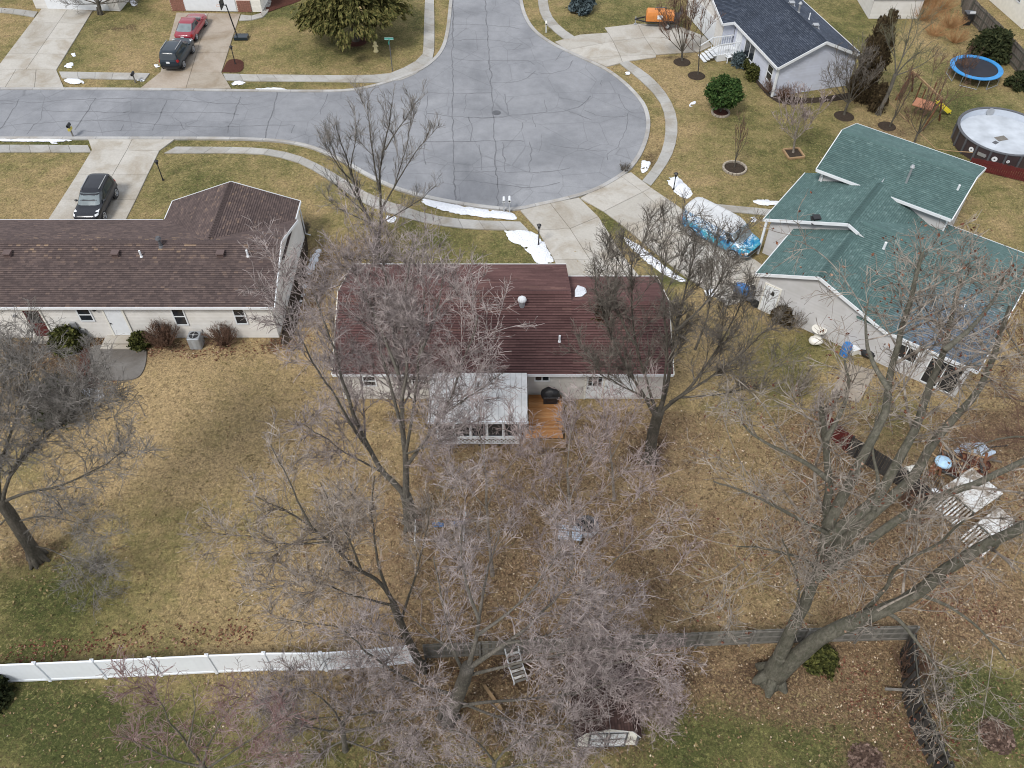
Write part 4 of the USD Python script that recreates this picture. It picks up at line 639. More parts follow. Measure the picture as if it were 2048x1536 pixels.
# -- gambrel shed at the bottom
gs = thing('garden_shed', 'pale gambrel shed with dark red-brown roof and double doors under the twiggy tree', 'shed', (3.95, 12.3, 0), math.radians(2))
prof = [(-1.28, 0), (1.28, 0), (1.28, 1.25), (.92, 1.85), (0, 2.2), (-.92, 1.85), (-1.28, 1.25)]; D = 3.2
part(gs, 'front_wall', *(lambda r: (r[0], M['offwhite']))(courses((0, 0, 0), (1, 0, 0), (0, 0, 1), Polygon(prof), .115, .012))); part(gs, 'back_wall', *(lambda r: (r[0], M['offwhite']))(courses((0, D, 0), (-1, 0, 0), (0, 0, 1), Polygon([(-x, z) for x, z in prof]), .115, .012)))
for s_ in (-1, 1):
    part(gs, 'side_wall', MB().box((s_ * 1.27, D / 2, .62), (.05, D, 1.24)), M['offwhite'])
    for (xa, za), (xb, zb) in (((1.38, 1.12), (.95, 1.88)), ((.95, 1.88), (0, 2.25))):
        U = np.array([0, s_ * 1.0, 0]); V = np.array([-s_ * (xa - xb), 0, zb - za]); L = np.linalg.norm(V); slope(gs, (s_ * xa, -.12 if s_ > 0 else D + .12, za), U, V / L, rect(D + .24, L), M['roof_shed'], thick=.04)
    part(gs, 'door', MB().box((s_ * .4, -.04, .85), (.76, .05, 1.55)), M['white']); tr = MB()
    for x_ in (s_ * .06, s_ * .76): tr.box((x_, -.075, .85), (.07, .03, 1.6))
    for z_ in (.09, .95, 1.62): tr.box((s_ * .41, -.07, z_), (.72, .03, .06))
    part(gs, 'door_trim', tr, M['darkmetal'])
    part(gs, 'corner_trim', MB().box((s_ * 1.27, -.03, .62), (.09, .06, 1.24)), M['darkmetal'])
# ---------------------------------------------------------------- vehicles
def ring_at(levels, z):
    zs = [l[0] for l in levels]; return [float(np.interp(z, zs, [l[k] for l in levels])) for k in (1, 2, 3, 4)]
def ring_pt(levels, z, t, off=0.0):
    x0, x1, b, n = ring_at(levels, z); a, xc = (x1 - x0) / 2, (x0 + x1) / 2; c, s = np.cos(t), np.sin(t)
    return np.stack([xc + (a + off) * np.sign(c) * np.abs(c) ** (2 / n), (b + off) * np.sign(s) * np.abs(s) ** (2 / n), np.full(np.shape(t), z)], -1)
def loft(levels, sub=3, nt=48):
    zs = []
    for a, b in zip(levels[:-1], levels[1:]): zs += list(np.linspace(a[0], b[0], sub, endpoint=False))
    zs.append(levels[-1][0]); t = np.arange(nt) / nt * 2 * np.pi
    v = np.vstack([ring_pt(levels, z, t) for z in zs]); f = []; i = np.arange(nt); j = (i + 1) % nt
    for k in range(len(zs) - 1): f += [np.stack([k * nt + i, k * nt + j, (k + 1) * nt + j], 1), np.stack([k * nt + i, (k + 1) * nt + j, (k + 1) * nt + i], 1)]
    n = len(v); v = np.vstack([v, [v[:nt].mean(0)], [v[-nt:].mean(0) + [0, 0, .02]]]); f += [np.stack([j, i, np.full(nt, n)], 1), np.stack([(len(zs) - 1) * nt + i, (len(zs) - 1) * nt + j, np.full(nt, n + 1)], 1)]
    return trimesh.Trimesh(v, np.vstack(f), process=False)
def patch(levels, t0, t1, z0, z1, off=.012, nt=9, nz=4):
    t = np.radians(np.linspace(t0, t1, nt)); v = np.vstack([ring_pt(levels, z, t, off) for z in np.linspace(z0, z1, nz)]); f = []
    for k in range(nz - 1):
        for i in range(nt - 1): a = k * nt + i; f += [[a, a + 1, a + nt + 1], [a, a + nt + 1, a + nt]]
    return trimesh.Trimesh(v, np.array(f), process=False)
def wheels(t, L, wb, y, r=.34, rim='chrome', w=.22):
    for sx in (wb, -wb):
        for sy in (-1, 1):
            part(t, 'wheel_arch', MB().cyl((sx, sy * (y - .06), r), (sx, sy * (y + .006), r), r + .09, n=22), M['black'])
            h = part(t, 'wheel', MB().cyl((sx, sy * (y - w), r), (sx, sy * (y + .03), r), r, n=22), M['rubber'], 30)
            m = MB().cyl((sx, sy * (y + .02), r), (sx, sy * (y + .045), r), r * .26, n=12)
            for k in range(7):
                a = k / 7 * 2 * np.pi; m.beam((sx, sy * (y + .036), r), (sx + math.cos(a) * r * .62, sy * (y + .036), r + math.sin(a) * r * .62), .05, .02)
            m.tube([(sx + math.cos(a) * r * .64, sy * (y + .034), r + math.sin(a) * r * .64) for a in np.linspace(0, 2 * np.pi, 20)], [.025] * 20, 5); part(h, 'rim', m, M[rim])
def car(name, label, loc, rz, kind, paint, glass='carglass'):
    t = thing(name, label, kind_cat[kind], loc, rz)
    if kind == 'sedan': lv = [(.2, -2.1, 2.1, .76, 6), (.34, -2.28, 2.28, .88, 6), (.55, -2.32, 2.33, .91, 6), (.72, -2.31, 2.26, .905, 6), (.84, -2.26, 1.95, .87, 5), (.92, -2.08, 1.2, .82, 5), (1.0, -1.72, .98, .78, 5), (1.2, -1.32, .55, .71, 5), (1.36, -.98, .16, .64, 5), (1.42, -.72, -.1, .54, 4)]; zw = (.97, 1.33); wb = 1.38; panes = ((46, 84), (88, 118), (121, 134))
    elif kind == 'suv': lv = [(.28, -2.05, 2.05, .8, 7), (.48, -2.2, 2.22, .92, 7), (.8, -2.24, 2.23, .935, 7), (.98, -2.22, 2.05, .915, 6), (1.07, -2.18, 1.15, .87, 6), (1.3, -2.1, .86, .815, 6), (1.55, -1.98, .42, .75, 6), (1.66, -1.86, .14, .70, 5), (1.71, -1.6, -.1, .6, 5)]; zw = (1.12, 1.56); wb = 1.34; panes = ((46, 78), (81, 105), (108, 134))
    part(t, 'body', loft(lv), M[paint], 40)
    for s in (-1, 1):
        for a, b in panes: part(t, 'side_window', patch(lv, s * a, s * b, *zw), M[glass])
        part(t, 'headlight', patch(lv, s * 22, s * 52, lv[3][0] - .1, lv[3][0] + .04), M['clearlamp']); part(t, 'tail_light', patch(lv, s * 128, s * 152, lv[3][0] - .1, lv[3][0] + .12), M['redlamp'])
        x0, x1, b_, n_ = ring_at(lv, zw[0]); part(t, 'mirror', MB().ball((x1 - .45, s * (b_ + .12), zw[0] + .04), .1, 2, squash=(.7, 1.2, .8)), M[paint])
        part(t, 'sill', patch(lv, s * 60, s * 120, lv[0][0] + .02, lv[1][0] + .04), M['black'])
        if kind == 'suv': part(t, 'roof_rail', MB().beam((-1.5, s * .62, 1.745), (.1, s * .62, 1.745), .04, .04), M['metal'])
    part(t, 'windscreen', patch(lv, -42, 42, zw[0] - .02, zw[1] + .02), M['windshield'] if paint != 'navy_paint' else M[glass]); part(t, 'rear_window', patch(lv, 140, 220, zw[0], zw[1]), M[glass] if kind == 'suv' else M['windshield'])
    part(t, 'grille', patch(lv, -26, 26, lv[1][0] + .14, lv[3][0] + .02), M['black']); part(t, 'front_bumper', patch(lv, -50, 50, lv[1][0] - .04, lv[1][0] + .1, .02), M['black'])
    part(t, 'rear_bumper', patch(lv, 132, 228, lv[1][0] - .02, lv[1][0] + .12, .03), M[paint] if kind == 'sedan' else M['black']); part(t, 'number_plate', MB().box((-2.345 if kind == 'sedan' else -2.26, 0, lv[3][0] - .05), (.02, .3, .15)), M['white'])
    wheels(t, 0, wb, .90 if kind == 'suv' else .87, .36 if kind == 'suv' else .32)
    return t
kind_cat = {'sedan': 'car', 'suv': 'car'}
def heading(a, b): d = at(*b) - at(*a); return math.atan2(d[1], d[0])
car('suv', 'black sport utility vehicle facing the cream house on its split concrete drive', at(199, 418) + [0, 0, .05], math.radians(-91) + .02, 'suv', 'black_paint')
car('suv', 'dark blue-green sport utility vehicle parked behind the red sedan', at(359, 121) + [0, 0, .05], math.radians(87), 'suv', 'navy_paint')
car('sedan', 'red sedan parked nose in before the white garage door, ahead of dark vehicle', at(386, 66) + [0, 0, .05], math.radians(86), 'sedan', 'red_paint')
vt = thing('van', 'blue and white printed passenger van with white roof beside the green roofed house', 'van', (at(1437, 482) * [1, 1, 0]) + [0, 0, .05], math.radians(-44))
lv = [(.3, -2.6, 2.5, .88, 7), (.5, -2.72, 2.72, .97, 7), (.85, -2.76, 2.74, 1.0, 7), (1.0, -2.76, 2.6, 1.0, 7), (1.12, -2.76, 2.15, .99, 7), (1.25, -2.76, 1.85, .97, 7), (1.6, -2.74, 1.5, .94, 7), (1.78, -2.72, 1.3, .92, 7)]
part(vt, 'body', loft(lv), M['van_print'], 40); lr = [(1.77, -2.73, 1.32, .925, 7), (1.92, -2.68, 1.12, .86, 6), (2.02, -2.55, .95, .74, 6), (2.07, -2.3, .7, .5, 5)]
part(vt, 'roof', loft(lr), M['van_roof'], 60)
for k in range(7): part(vt, 'roof_rib', MB().box((-2.2 + .45 * k, 0, 2.055), (.08, 1.3, .05)), M['van_roof'])
part(vt, 'windscreen', patch(lv, -40, 40, 1.22, 1.74), M['windshield']); part(vt, 'rear_window', patch(lv, 145, 215, 1.2, 1.7), M['carglass'])
for s in (-1, 1):
    part(vt, 'door_window', patch(lv, s * 50, s * 76, 1.22, 1.68), M['carglass']); part(vt, 'side_window', patch(lv, s * 84, s * 118, 1.28, 1.66), M['van_print'])
    part(vt, 'headlight', patch(lv, s * 22, s * 46, .72, .9), M['clearlamp']); part(vt, 'indicator', patch(lv, s * 46, s * 56, .66, .8), M['amber']); part(vt, 'tail_light', patch(lv, s * 140, s * 150, .8, 1.2), M['redlamp']); part(vt, 'mirror', MB().box((1.25, s * 1.12, 1.3), (.12, .2, .25)), M['black'])
part(vt, 'grille', patch(lv, -24, 24, .6, .86), M['black']); part(vt, 'front_bumper', patch(lv, -52, 52, .42, .58, .04), M['metal']); wheels(vt, 0, 1.72, .97, .37, 'metal')
# orange machine trailer
tr = thing('machine_trailer', 'orange equipment trailer with black wheels parked on the far concrete drive', 'trailer', at(1318, 52) + [0, 0, .05], math.radians(-6))
part(tr, 'chassis', MB().box((0, 0, .55), (2.7, 1.15, .12)).beam((-1.3, -.5, .52), (-2.3, 0, .5), .08, .1).beam((-1.3, .5, .52), (-2.3, 0, .5), .08, .1).box((1.45, 0, .75), (.5, 1.3, .5)), M['black'])
part(tr, 'engine_housing', loft([(.62, -1.3, .45, .62, 24), (1.12, -1.3, .45, .62, 24), (1.36, -1.22, .42, .54, 18), (1.40, -1.1, .35, .44, 14)]), M['orange'], 40); part(tr, 'rear_housing', MB().box((.85, 0, .95), (.75, 1.15, .6)), M['orange'])
part(tr, 'side_panel', MB().box((-.05, -.635, 1.05), (.5, .03, .35)), M['white']); part(tr, 'exhaust', MB().tube([(-.5, .1, 1.4), (-.5, .1, 1.6), (.5, .1, 1.62)], [.05] * 3, 8), M['darkmetal']); part(tr, 'ramp', MB().box((1.75, 0, 1.1), (.08, 1.3, 1.1), 0, (.25, (0, 1, 0))), M['darkmetal'])
part(tr, 'jack', MB().cyl((-2.2, 0, .02), (-2.2, 0, .7), .05).box((-2.2, 0, .03), (.25, .25, .05)), M['metal'])
for s in (-1, 1):
    w_ = part(tr, 'wheel', MB().cyl((.7, s * .62, .34), (.7, s * .84, .34), .34, n=20), M['rubber'], 30); part(w_, 'rim', MB().cyl((.7, s * .83, .34), (.7, s * .86, .34), .17, n=14), M['metal']); part(tr, 'mudguard', MB().box((.7, s * .74, .74), (.9, .28, .05)), M['black'])
# ride-on mower
mw = thing('riding_mower', 'blue ride-on mower with black seat parked by the side door of green roofed house', 'mower', at(1496, 598), math.radians(150))
part(mw, 'hood', loft([(.45, .1, 1.0, .3, 6), (.8, .1, .98, .3, 6), (.92, .15, .85, .22, 5)]), M['blue'], 40); part(mw, 'deck', MB().box((-.1, 0, .32), (1.7, .9, .18)), M['darkmetal']); part(mw, 'seat', MB().box((-.5, 0, .66), (.45, .45, .12)).box((-.72, 0, .88), (.12, .45, .4)), M['black']); part(mw, 'steering_wheel', MB().cyl((-.05, 0, .75), (-.12, 0, 1.02), .03).cyl((-.12, 0, 1.02), (-.13, 0, 1.05), .2, n=16), M['black'])
for sx, r in ((.75, .22), (-.6, .3)):
    for s in (-1, 1): part(mw, 'wheel', MB().cyl((sx, s * .36, r), (sx, s * .56, r), r, n=16), M['rubber'], 30)
F_ = FG; sd_ = thing('side_door', None, None) if False else None
dr = part(Gh, 'door', MB().box(GR(-10.55, 40.46, 1.1), (1.1, .08, 2.2), FG.a), M['offwhite']); part(dr, 'door_leaf', MB().box(GR(-10.55, 40.43, 1.08), (.92, .06, 2.02), FG.a), M['white']); part(dr, 'door_pane', MB().box(GR(-10.45, 40.40, 1.65), (.18, .03, .3), FG.a), M['glass'])

# ---------------------------------------------------------------- fences
def onpath(pts, d):
    pts = np.asarray(pts, float); c = np.r_[0, np.cumsum(np.linalg.norm(np.diff(pts, axis=0), axis=1))]; d = np.atleast_1d(d)
    p = np.stack([np.interp(d, c, k) for k in pts.T], 1); i = np.clip(np.searchsorted(c, d, 'right') - 1, 0, len(pts) - 2); t = (pts[i + 1] - pts[i]) / np.linalg.norm(pts[i + 1] - pts[i], axis=1, keepdims=True)
    return p, np.arctan2(t[:, 1], t[:, 0]), c[-1]
def board_fence(name, label, pts, h, mat, post, bw=.14, gap=.012, rails=(.35, 1.25), side=-1, ph=None, alternate=False, cat='fence', name2='board', lean=0.0, missing=()):
    pts = np.asarray(pts, float); L = onpath(pts, 0)[2]; o = np.array([*pts.mean(0), 0]); f = thing(name, label, cat, o); n = int(L / (bw + gap))
    p, a, _ = onpath(pts, (np.arange(n) + .5) * (bw + gap))
    for k in range(n):
        if k in missing: continue
        N = np.array([math.sin(a[k]), -math.cos(a[k])]); s = (1 if k % 2 else -1) * .09 if alternate else 0
        hh = h + rng.uniform(-.025, .025); part(f, name2, MB().box((p[k][0] - o[0] + N[0] * s, p[k][1] - o[1] + N[1] * s, hh / 2 + .03), (bw, .02, hh), a[k] + rng.normal(0, .01)), M[mat])
    m = max(1, int(round(L / 2.44))); q, b, _ = onpath(pts, np.linspace(.05, L - .05, m + 1))
    for k in range(m + 1):
        N = np.array([math.sin(b[k]), -math.cos(b[k])]) * side * (.075 if not alternate else 0); part(f, 'post', MB().box((q[k][0] - o[0] + N[0], q[k][1] - o[1] + N[1], (ph or h) / 2), (.09, .09, ph or h), b[k]), M[post])
    for k in range(m):
        N = np.array([math.sin(b[k]), -math.cos(b[k])]) * side * (.035 if not alternate else 0)
        for z in rails: part(f, 'rail', MB().beam((q[k][0] - o[0] + N[0], q[k][1] - o[1] + N[1], z), (q[k + 1][0] - o[0] + N[0], q[k + 1][1] - o[1] + N[1], z), .04 if not alternate else .06, .085), M[post])
    return f
wp = A2([(-170, 1373), (0, 1365), (166, 1358), (277, 1353), (420, 1346), (512, 1341), (620, 1341), (700, 1340), (740, 1336), (828, 1325)]); L = onpath(wp, 0)[2]
vf = thing('vinyl_fence', 'white vinyl panel fence running along the bottom left of the lawn', 'fence', (-14, 15.4, 0)); oV = np.array([-14, 15.4, 0]); off = 1.02
ds = np.arange(off, L, 2.44); q, b, _ = onpath(wp, ds); q = np.vstack([q, onpath(wp, L)[0]]); b = np.r_[b, b[-1]]
for k in range(len(q)):
    x, y = q[k] - oV[:2]; pp = part(vf, 'post', MB().box((x, y, .9), (.125, .125, 1.84), b[k]), M['vinyl']); part(pp, 'post_cap', MB().box((x, y, 1.835), (.16, .16, .04), b[k]).add([(x - .07, y - .07, 1.855), (x + .07, y - .07, 1.855), (x + .07, y + .07, 1.855), (x - .07, y + .07, 1.855), (x, y, 1.92)], [[0, 1, 4], [1, 2, 4], [2, 3, 4], [3, 0, 4]]), M['vinyl'])
for k in range(len(q) - 1):
    a_, c_ = q[k] - oV[:2], q[k + 1] - oV[:2]
    part(vf, 'top_rail', MB().beam((*a_, 1.72), (*c_, 1.72), .075, .14), M['vinyl']); part(vf, 'bottom_rail', MB().beam((*a_, .13), (*c_, .13), .065, .14), M['vinyl'])
    u = (c_ - a_) / np.linalg.norm(c_ - a_); Lk = np.linalg.norm(c_ - a_); rz_ = math.atan2(u[1], u[0])
    for i in range(8): part(vf, 'panel_board', MB().box((*(a_ + u * (.06 + (Lk - .12) * (i + .5) / 8)), .92), ((Lk - .12) / 8 - .004, .022, 1.5), rz_), M['vinyl'])
board_fence('board_fence', 'weathered grey board fence between the white fence and the big forked tree', A2([(850, 1317), (1024, 1309), (1264, 1299), (1536, 1287), (1743, 1282), (1816, 1280)]), 1.45, 'board', 'wood_grey', rails=(.25, .78, 1.32), ph=1.5, side=1)
board_fence('board_fence', 'alternating board fence seen from above in the bottom right corner', [(17.72, 16.5), (17.45, 15.4), (17.15, 14.25), (17.15, 13.2), (17.45, 11.2), (17.9, 8.2)], 1.65, 'board_dark', 'wood_shadow', bw=.24, gap=-.045, rails=(.4, 1.5), alternate=True)
board_fence('board_fence', 'dark picket fence behind the big tree limbs, between lawn and cluttered yard', A2([(1690, 905), (1760, 948), (1815, 985), (1850, 1020)]), 1.4, 'board_dark', 'wood_dark', rails=(.3, 1.1))
board_fence('board_fence', 'short dark red fence section beside the patio of the green roofed house', A2([(1640, 858), (1690, 903)]), 1.3, 'red_wood', 'red_wood', rails=(.3, 1.0))
board_fence('board_fence', 'long grey board fence in the top right corner behind the trampoline', A2([(1920, -30), (1924, 27), (1985, 90), (2062, 178)]), 1.8, 'board_brown', 'wood_shadow', rails=(.35, .95, 1.6), side=1)
board_fence('board_fence', 'dark red board fence below the round pool at the right edge', A2([(1934, 338), (1975, 346), (2090, 374)]), .95, 'red_wood', 'red_wood', rails=(.2, .75))

# ---------------------------------------------------------------- yard objects
def blob(px, jag=.10, seed=0, scale=1.0):
    p = np.array(A2(px)); c = p.mean(0); p = smoothline(np.vstack([p, p[:1]]), .09, 2)[:-1]; d = p - c; r = np.linalg.norm(d, axis=1, keepdims=True)
    n = .6 * (meshkit.fbm(np.c_[p * 2.2, np.full(len(p), seed)], 3, seed)[:, None] - .5) + .55 * (meshkit.fbm(np.c_[p * 8.0, np.full(len(p), seed)], 3, seed + 9)[:, None] - .5)
    P = Polygon(c + d / r * np.maximum(r + n * jag * np.minimum(9.0, 2.5 + r * 4), .02)).buffer(0)
    if jag > .06:
        rh = np.random.default_rng(seed + 40); e = np.array(P.exterior.coords if P.geom_type == 'Polygon' else P.convex_hull.exterior.coords)
        for q in e[rh.integers(0, len(e), max(3, len(e) // 14))]: P = P.difference(Point(*(q + rh.normal(0, .10, 2))).buffer(rh.uniform(.03, .15), 3))
        P = P.buffer(0); P = max(P.geoms, key=lambda g_: g_.area) if P.geom_type != 'Polygon' else P
    return P
def mound(P, h, z0=0.0, step=.16, seed=0, edge=.35):
    """A low uneven heap over the polygon, highest inside."""
    if P.geom_type != 'Polygon': P = max(P.geoms, key=lambda g_: g_.area)
    x0, y0, x1, y1 = P.bounds; gx, gy = np.meshgrid(np.arange(x0, x1 + step, step), np.arange(y0, y1 + step, step)); inn = shapely.contains_xy(P.buffer(-step * .4), gx, gy); pts = np.stack([gx[inn], gy[inn]], 1)
    ring = np.array(resample(np.array(P.exterior.coords), step=step * .8))[:-1]; allp = np.vstack([ring, pts]) if len(pts) else ring
    from scipy.spatial import Delaunay
    tri = Delaunay(allp).simplices; cen = allp[tri].mean(1); tri = tri[shapely.contains_xy(P, cen[:, 0], cen[:, 1])]
    A_ = allp[tri]; cr = (A_[:, 1, 0] - A_[:, 0, 0]) * (A_[:, 2, 1] - A_[:, 0, 1]) - (A_[:, 1, 1] - A_[:, 0, 1]) * (A_[:, 2, 0] - A_[:, 0, 0]); tri[cr < 0] = tri[cr < 0][:, ::-1]
    dist = shapely.distance(P.exterior, shapely.points(allp)); z = z0 + h * np.clip(dist / edge, 0, 1) ** .7 * (.65 + .7 * (meshkit.fbm(np.c_[allp * 3.1, np.full(len(allp), seed)], 3, seed)))
    return trimesh.Trimesh(np.c_[allp, z], tri, process=False)
SNOW = [([(128, 160), (138, 156), (155, 157), (168, 161), (170, 167), (150, 169), (134, 166)], 'oval snow patch on the verge right of the left concrete drive'), ([(128, 134), (136, 124), (145, 125), (148, 133), (138, 138)], 'snow patch at the grass corner beside the left concrete drive'), ([(142, 108), (150, 104), (153, 112), (145, 115)], 'tiny snow patch up the lawn from the left concrete drive edge'), ([(308, 130), (316, 128), (321, 133), (313, 136)], 'small snow patch at the lawn corner behind the dark blue-green vehicle'), ([(273, 160), (284, 157), (291, 162), (281, 165)], 'small snow patch beside the black mailbox on the far verge'), ([(462, 167), (472, 161), (485, 162), (494, 166), (478, 171), (466, 171)], 'snow patch on the verge beside the stained drive with parked cars'), ([(512, 177), (530, 176), (550, 175), (575, 178), (580, 183), (550, 182), (515, 182)], 'thin snow strip against the far kerb of the street'), ([(-5, 276), (40, 275), (100, 277), (140, 279), (150, 282), (110, 284), (60, 283), (-5, 283)], 'snow strip on the near verge beside the yellow mailbox'), ([(98, 283), (112, 284), (116, 288), (104, 288)], 'small snow patch on the near verge below the long snow strip'), ([(258, 3), (270, 0), (276, 8), (270, 14), (262, 10)], 'snow patch on the lawn at the top beside the bare tree'),
        ([(1012, 464), (1040, 459), (1062, 462), (1082, 477), (1096, 500), (1110, 528), (1075, 530), (1062, 510), (1046, 492), (1020, 484)], 'large snow patch around the lamp post beside the middle drive'), ([(842, 396), (880, 404), (930, 413), (980, 420), (1024, 424), (1036, 436), (1020, 440), (985, 436), (930, 430), (880, 420), (845, 408)], 'long snow bank along the kerb at the bottom of the turning circle'), ([(770, 432), (780, 430), (794, 434), (788, 446), (774, 444)], 'snow patch on the lawn beside the forked street tree'), ([(1333, 360), (1344, 350), (1356, 353), (1370, 370), (1388, 384), (1382, 394), (1362, 396), (1345, 382)], 'snow patch around the small lamp post beside the van drive'), ([(1503, 402), (1520, 399), (1540, 401), (1560, 403), (1555, 410), (1530, 411), (1512, 408)], 'snow patch beside the path to the green roofed house'), ([(1495, 436), (1508, 432), (1515, 440), (1505, 446)], 'small snow patch between the van and the green roof'), ([(1284, 322), (1302, 322), (1300, 332), (1292, 345), (1281, 346)], 'snow patch on the verge at the lower end of the curved pavement'), ([(1250, 145), (1258, 142), (1262, 149), (1252, 151)], 'small snow patch on the verge at the upper end of the curved pavement'), ([(1378, 208), (1390, 201), (1393, 206), (1385, 215), (1378, 214)], 'small snow patch left of the round pine on the lawn'), ([(1414, 171), (1424, 166), (1432, 169), (1425, 177)], 'small snow patch just above the round pine'), ([(1246, 474), (1262, 480), (1290, 498), (1318, 522), (1350, 548), (1376, 562), (1368, 568), (1335, 552), (1305, 534), (1280, 512), (1258, 494)], 'long snow streak between the two drives in front of the houses'), ([(1408, 582), (1420, 575), (1436, 580), (1430, 592), (1412, 594)], 'snow patch at the end of the drive by bare branches'), ([(2030, 172), (2048, 168), (2056, 178), (2036, 182)], 'snow scrap at the right edge below the grey fence'), ([(158, 778), (180, 776), (206, 782), (210, 792), (190, 806), (176, 796)], 'speckled snow patch below the dark patio slab')]
for k, (px, lab) in enumerate(SNOW):
    P = blob(px, .09, k); single('snow_patch', mound(P, .09, .012, .11, k), M['snow'], lab, 'snow patch', smooth=True)
m = MB()
for px, py, r in ((637, 502, .2), (632, 511, .25), (628, 520, .3), (624, 528, .22), (621, 536, .3), (618, 546, .2), (610, 572, .18), (606, 590, .14), (602, 602, .1), (1186, 226, 0)):
    if r: m.ball(at(px, py, .03), r, 2, .7, int(px), (1, 1, .3))
single('snow', m, M['snow'], 'row of melting snow lumps on the strip beside the cream house', 'snow', kind='stuff', smooth=True)
P = Polygon([(0, 0), (.42, .1), (.75, .75), (.7, 1.5), (.3, 1.9), (.08, 1.1)]); sp = mound(P, .08, 0, .14, 3)
base_ = onroof(1141, 596, 31.22, 2.40, .42); v = sp.vertices.copy(); y_ = base_[1] + v[:, 1]
yr = 31.22 + 4.03; sp.vertices = np.c_[base_[0] + .28 + v[:, 0], y_ + .35, np.where(y_ + .35 < yr, 2.42 + (y_ + .35 - 31.22) * .42, 2.42 + (2 * yr - y_ - .35 - 31.22) * .42) + v[:, 2] + .05]
single('snow_patch', sp, M['snow'], 'snow left on the lower red-brown roof against the roof step', 'snow patch', smooth=True)
def bed(px, label, mat='mulch', h=.05): return single('mulch_bed', mound(blob(px, .04, 3), h, .004, .2, 4), M[mat], None, None, kind='structure', smooth=True)
bed([(443, 144), (456, 119), (470, 117), (488, 121), (486, 146)], ''); bed([(0, 24), (20, 22), (66, 21), (80, 17), (78, 25), (55, 26), (0, 12)], ''); bed([(512, 36), (540, 22), (600, 3), (612, -8), (540, -12), (524, 20)], ''); bed([(1495, 140), (1508, 135), (1545, 178), (1580, 198), (1600, 205), (1588, 212), (1548, 205), (1516, 172)], '', 'soil'); bed([(160, 692), (180, 690), (196, 760), (208, 768), (180, 785), (150, 770), (158, 730)], '')
bed([(1560, 190), (1620, 198), (1690, 186), (1718, 184), (1712, 196), (1640, 206), (1575, 208)], '', 'soil'); bed([(560, 690), (596, 470), (618, 470), (612, 560), (594, 660), (578, 690)], '', 'soil')
def ring_bed(px, py, r, stones=0, mat='soil', label=None):
    c = at(px, py); b_ = single('planting_ring', MB().cyl((c[0], c[1], -.02), (c[0], c[1], .05), r, r * .85, n=24), M[mat], None, None, kind='structure')
    if stones:
        st = thing('edging_ring', label, 'edging', (c[0], c[1], 0))
        for k in range(stones):
            a = k / stones * 2 * np.pi; part(st, 'stone', MB().box((math.cos(a) * r * 1.05, math.sin(a) * r * 1.05, .06), (.14, 2 * np.pi * r / stones * .9, .14), a), M['stone'])
ring_bed(1441, 226, .65, 18, 'mulch', 'low red-brown edging ring under the round pine'); ring_bed(1469, 337, .8, 18, 'soil', 'pale stone edging ring around the upright sapling'); ring_bed(1364, 124, .75); ring_bed(1393, 151, .75); ring_bed(1688, 232, .8); ring_bed(1774, 252, .7); ring_bed(712, 82, 1.0, 0, 'mulch')
sq = thing('timber_edging', 'square wooden timber edging around the pale birch near green roof', 'edging', at(1587, 308)); ca = math.radians(10)
for k in range(4):
    a = ca + k * np.pi / 2; part(sq, 'timber', MB().box((math.cos(a) * .62, math.sin(a) * .62, .06), (.12, 1.2, .14), a), M['wood_tan'])
single('planting_ring', MB().box(at(1587, 308, .02), (1.1, 1.1, .06), ca), M['soil'], kind='structure')
# patio slabs
pa = thing('patio', None, None, kind='structure'); P = Polygon(smoothline(np.array(A2([(178, 700), (196, 688), (292, 690), (294, 716), (288, 742), (275, 758), (240, 762), (196, 760), (184, 740), (178, 700)])), .1, 2)); part(pa, 'slab', MB().prism(P, -.05, .05), M['patio'])
pa = thing('patio', None, None, kind='structure')
for q_ in grid((1690, 726), (1752, 742), (1718, 806), (1660, 790), 2, 2): quad_slab(pa, 'slab', A2(q_), -.05, .05, M['drive_brown'])

def lamp_post(label, px, py, top, loc=None):
    b_ = at(px, py); h = aty(*top, b_[1])[2]; t = thing('lamp_post', label, 'lamp post', b_)
    part(t, 'pole', MB().cyl((0, 0, 0), (0, 0, h - .3), .045, .035, 8).cyl((0, 0, 0), (0, 0, .12), .09, .06, 10), M['black']); lh = part(t, 'lantern', MB().cyl((0, 0, h - .32), (0, 0, h - .08), .08, .13, 6).cyl((0, 0, h - .05), (0, 0, h + .06), .17, .03, 6), M['black'])
    part(lh, 'glass', MB().cyl((0, 0, h - .3), (0, 0, h - .09), .085, .12, 6), M['windshield'])
lamp_post('black lamp post beside the split drive of the cream house', 326, 360, (312, 321)); lamp_post('black lamp post standing in snow beside the middle drive', 1077, 491, (1080, 449)); lamp_post('short black lamp post in snow near the van drive', 1347, 379, (1351, 346)); lamp_post('black lamp post in the red-brown mulch bed below basketball hoop', 471, 129, (461, 92))
def mailbox(label, px, py, top, mat, post='wood_grey', extra=None, rz=0.0):
    b_ = at(px, py); h = max(.9, aty(*top, b_[1])[2]); t = thing('mailbox', label, 'mailbox', b_, rz); part(t, 'post', MB().box((0, 0, h / 2 - .1), (.09, .09, h - .2)), M[post])
    bx = MB().box((0, 0, h - .14), (.18, .48, .14)); bx.tube([(0, -.24, h - .07), (0, .24, h - .07)], [.09, .09], 12); part(t, 'box', bx, M[mat])
    if extra: part(t, 'paper_box', MB().box((0, 0, h - .42), (.2, .45, .18)), M[extra])
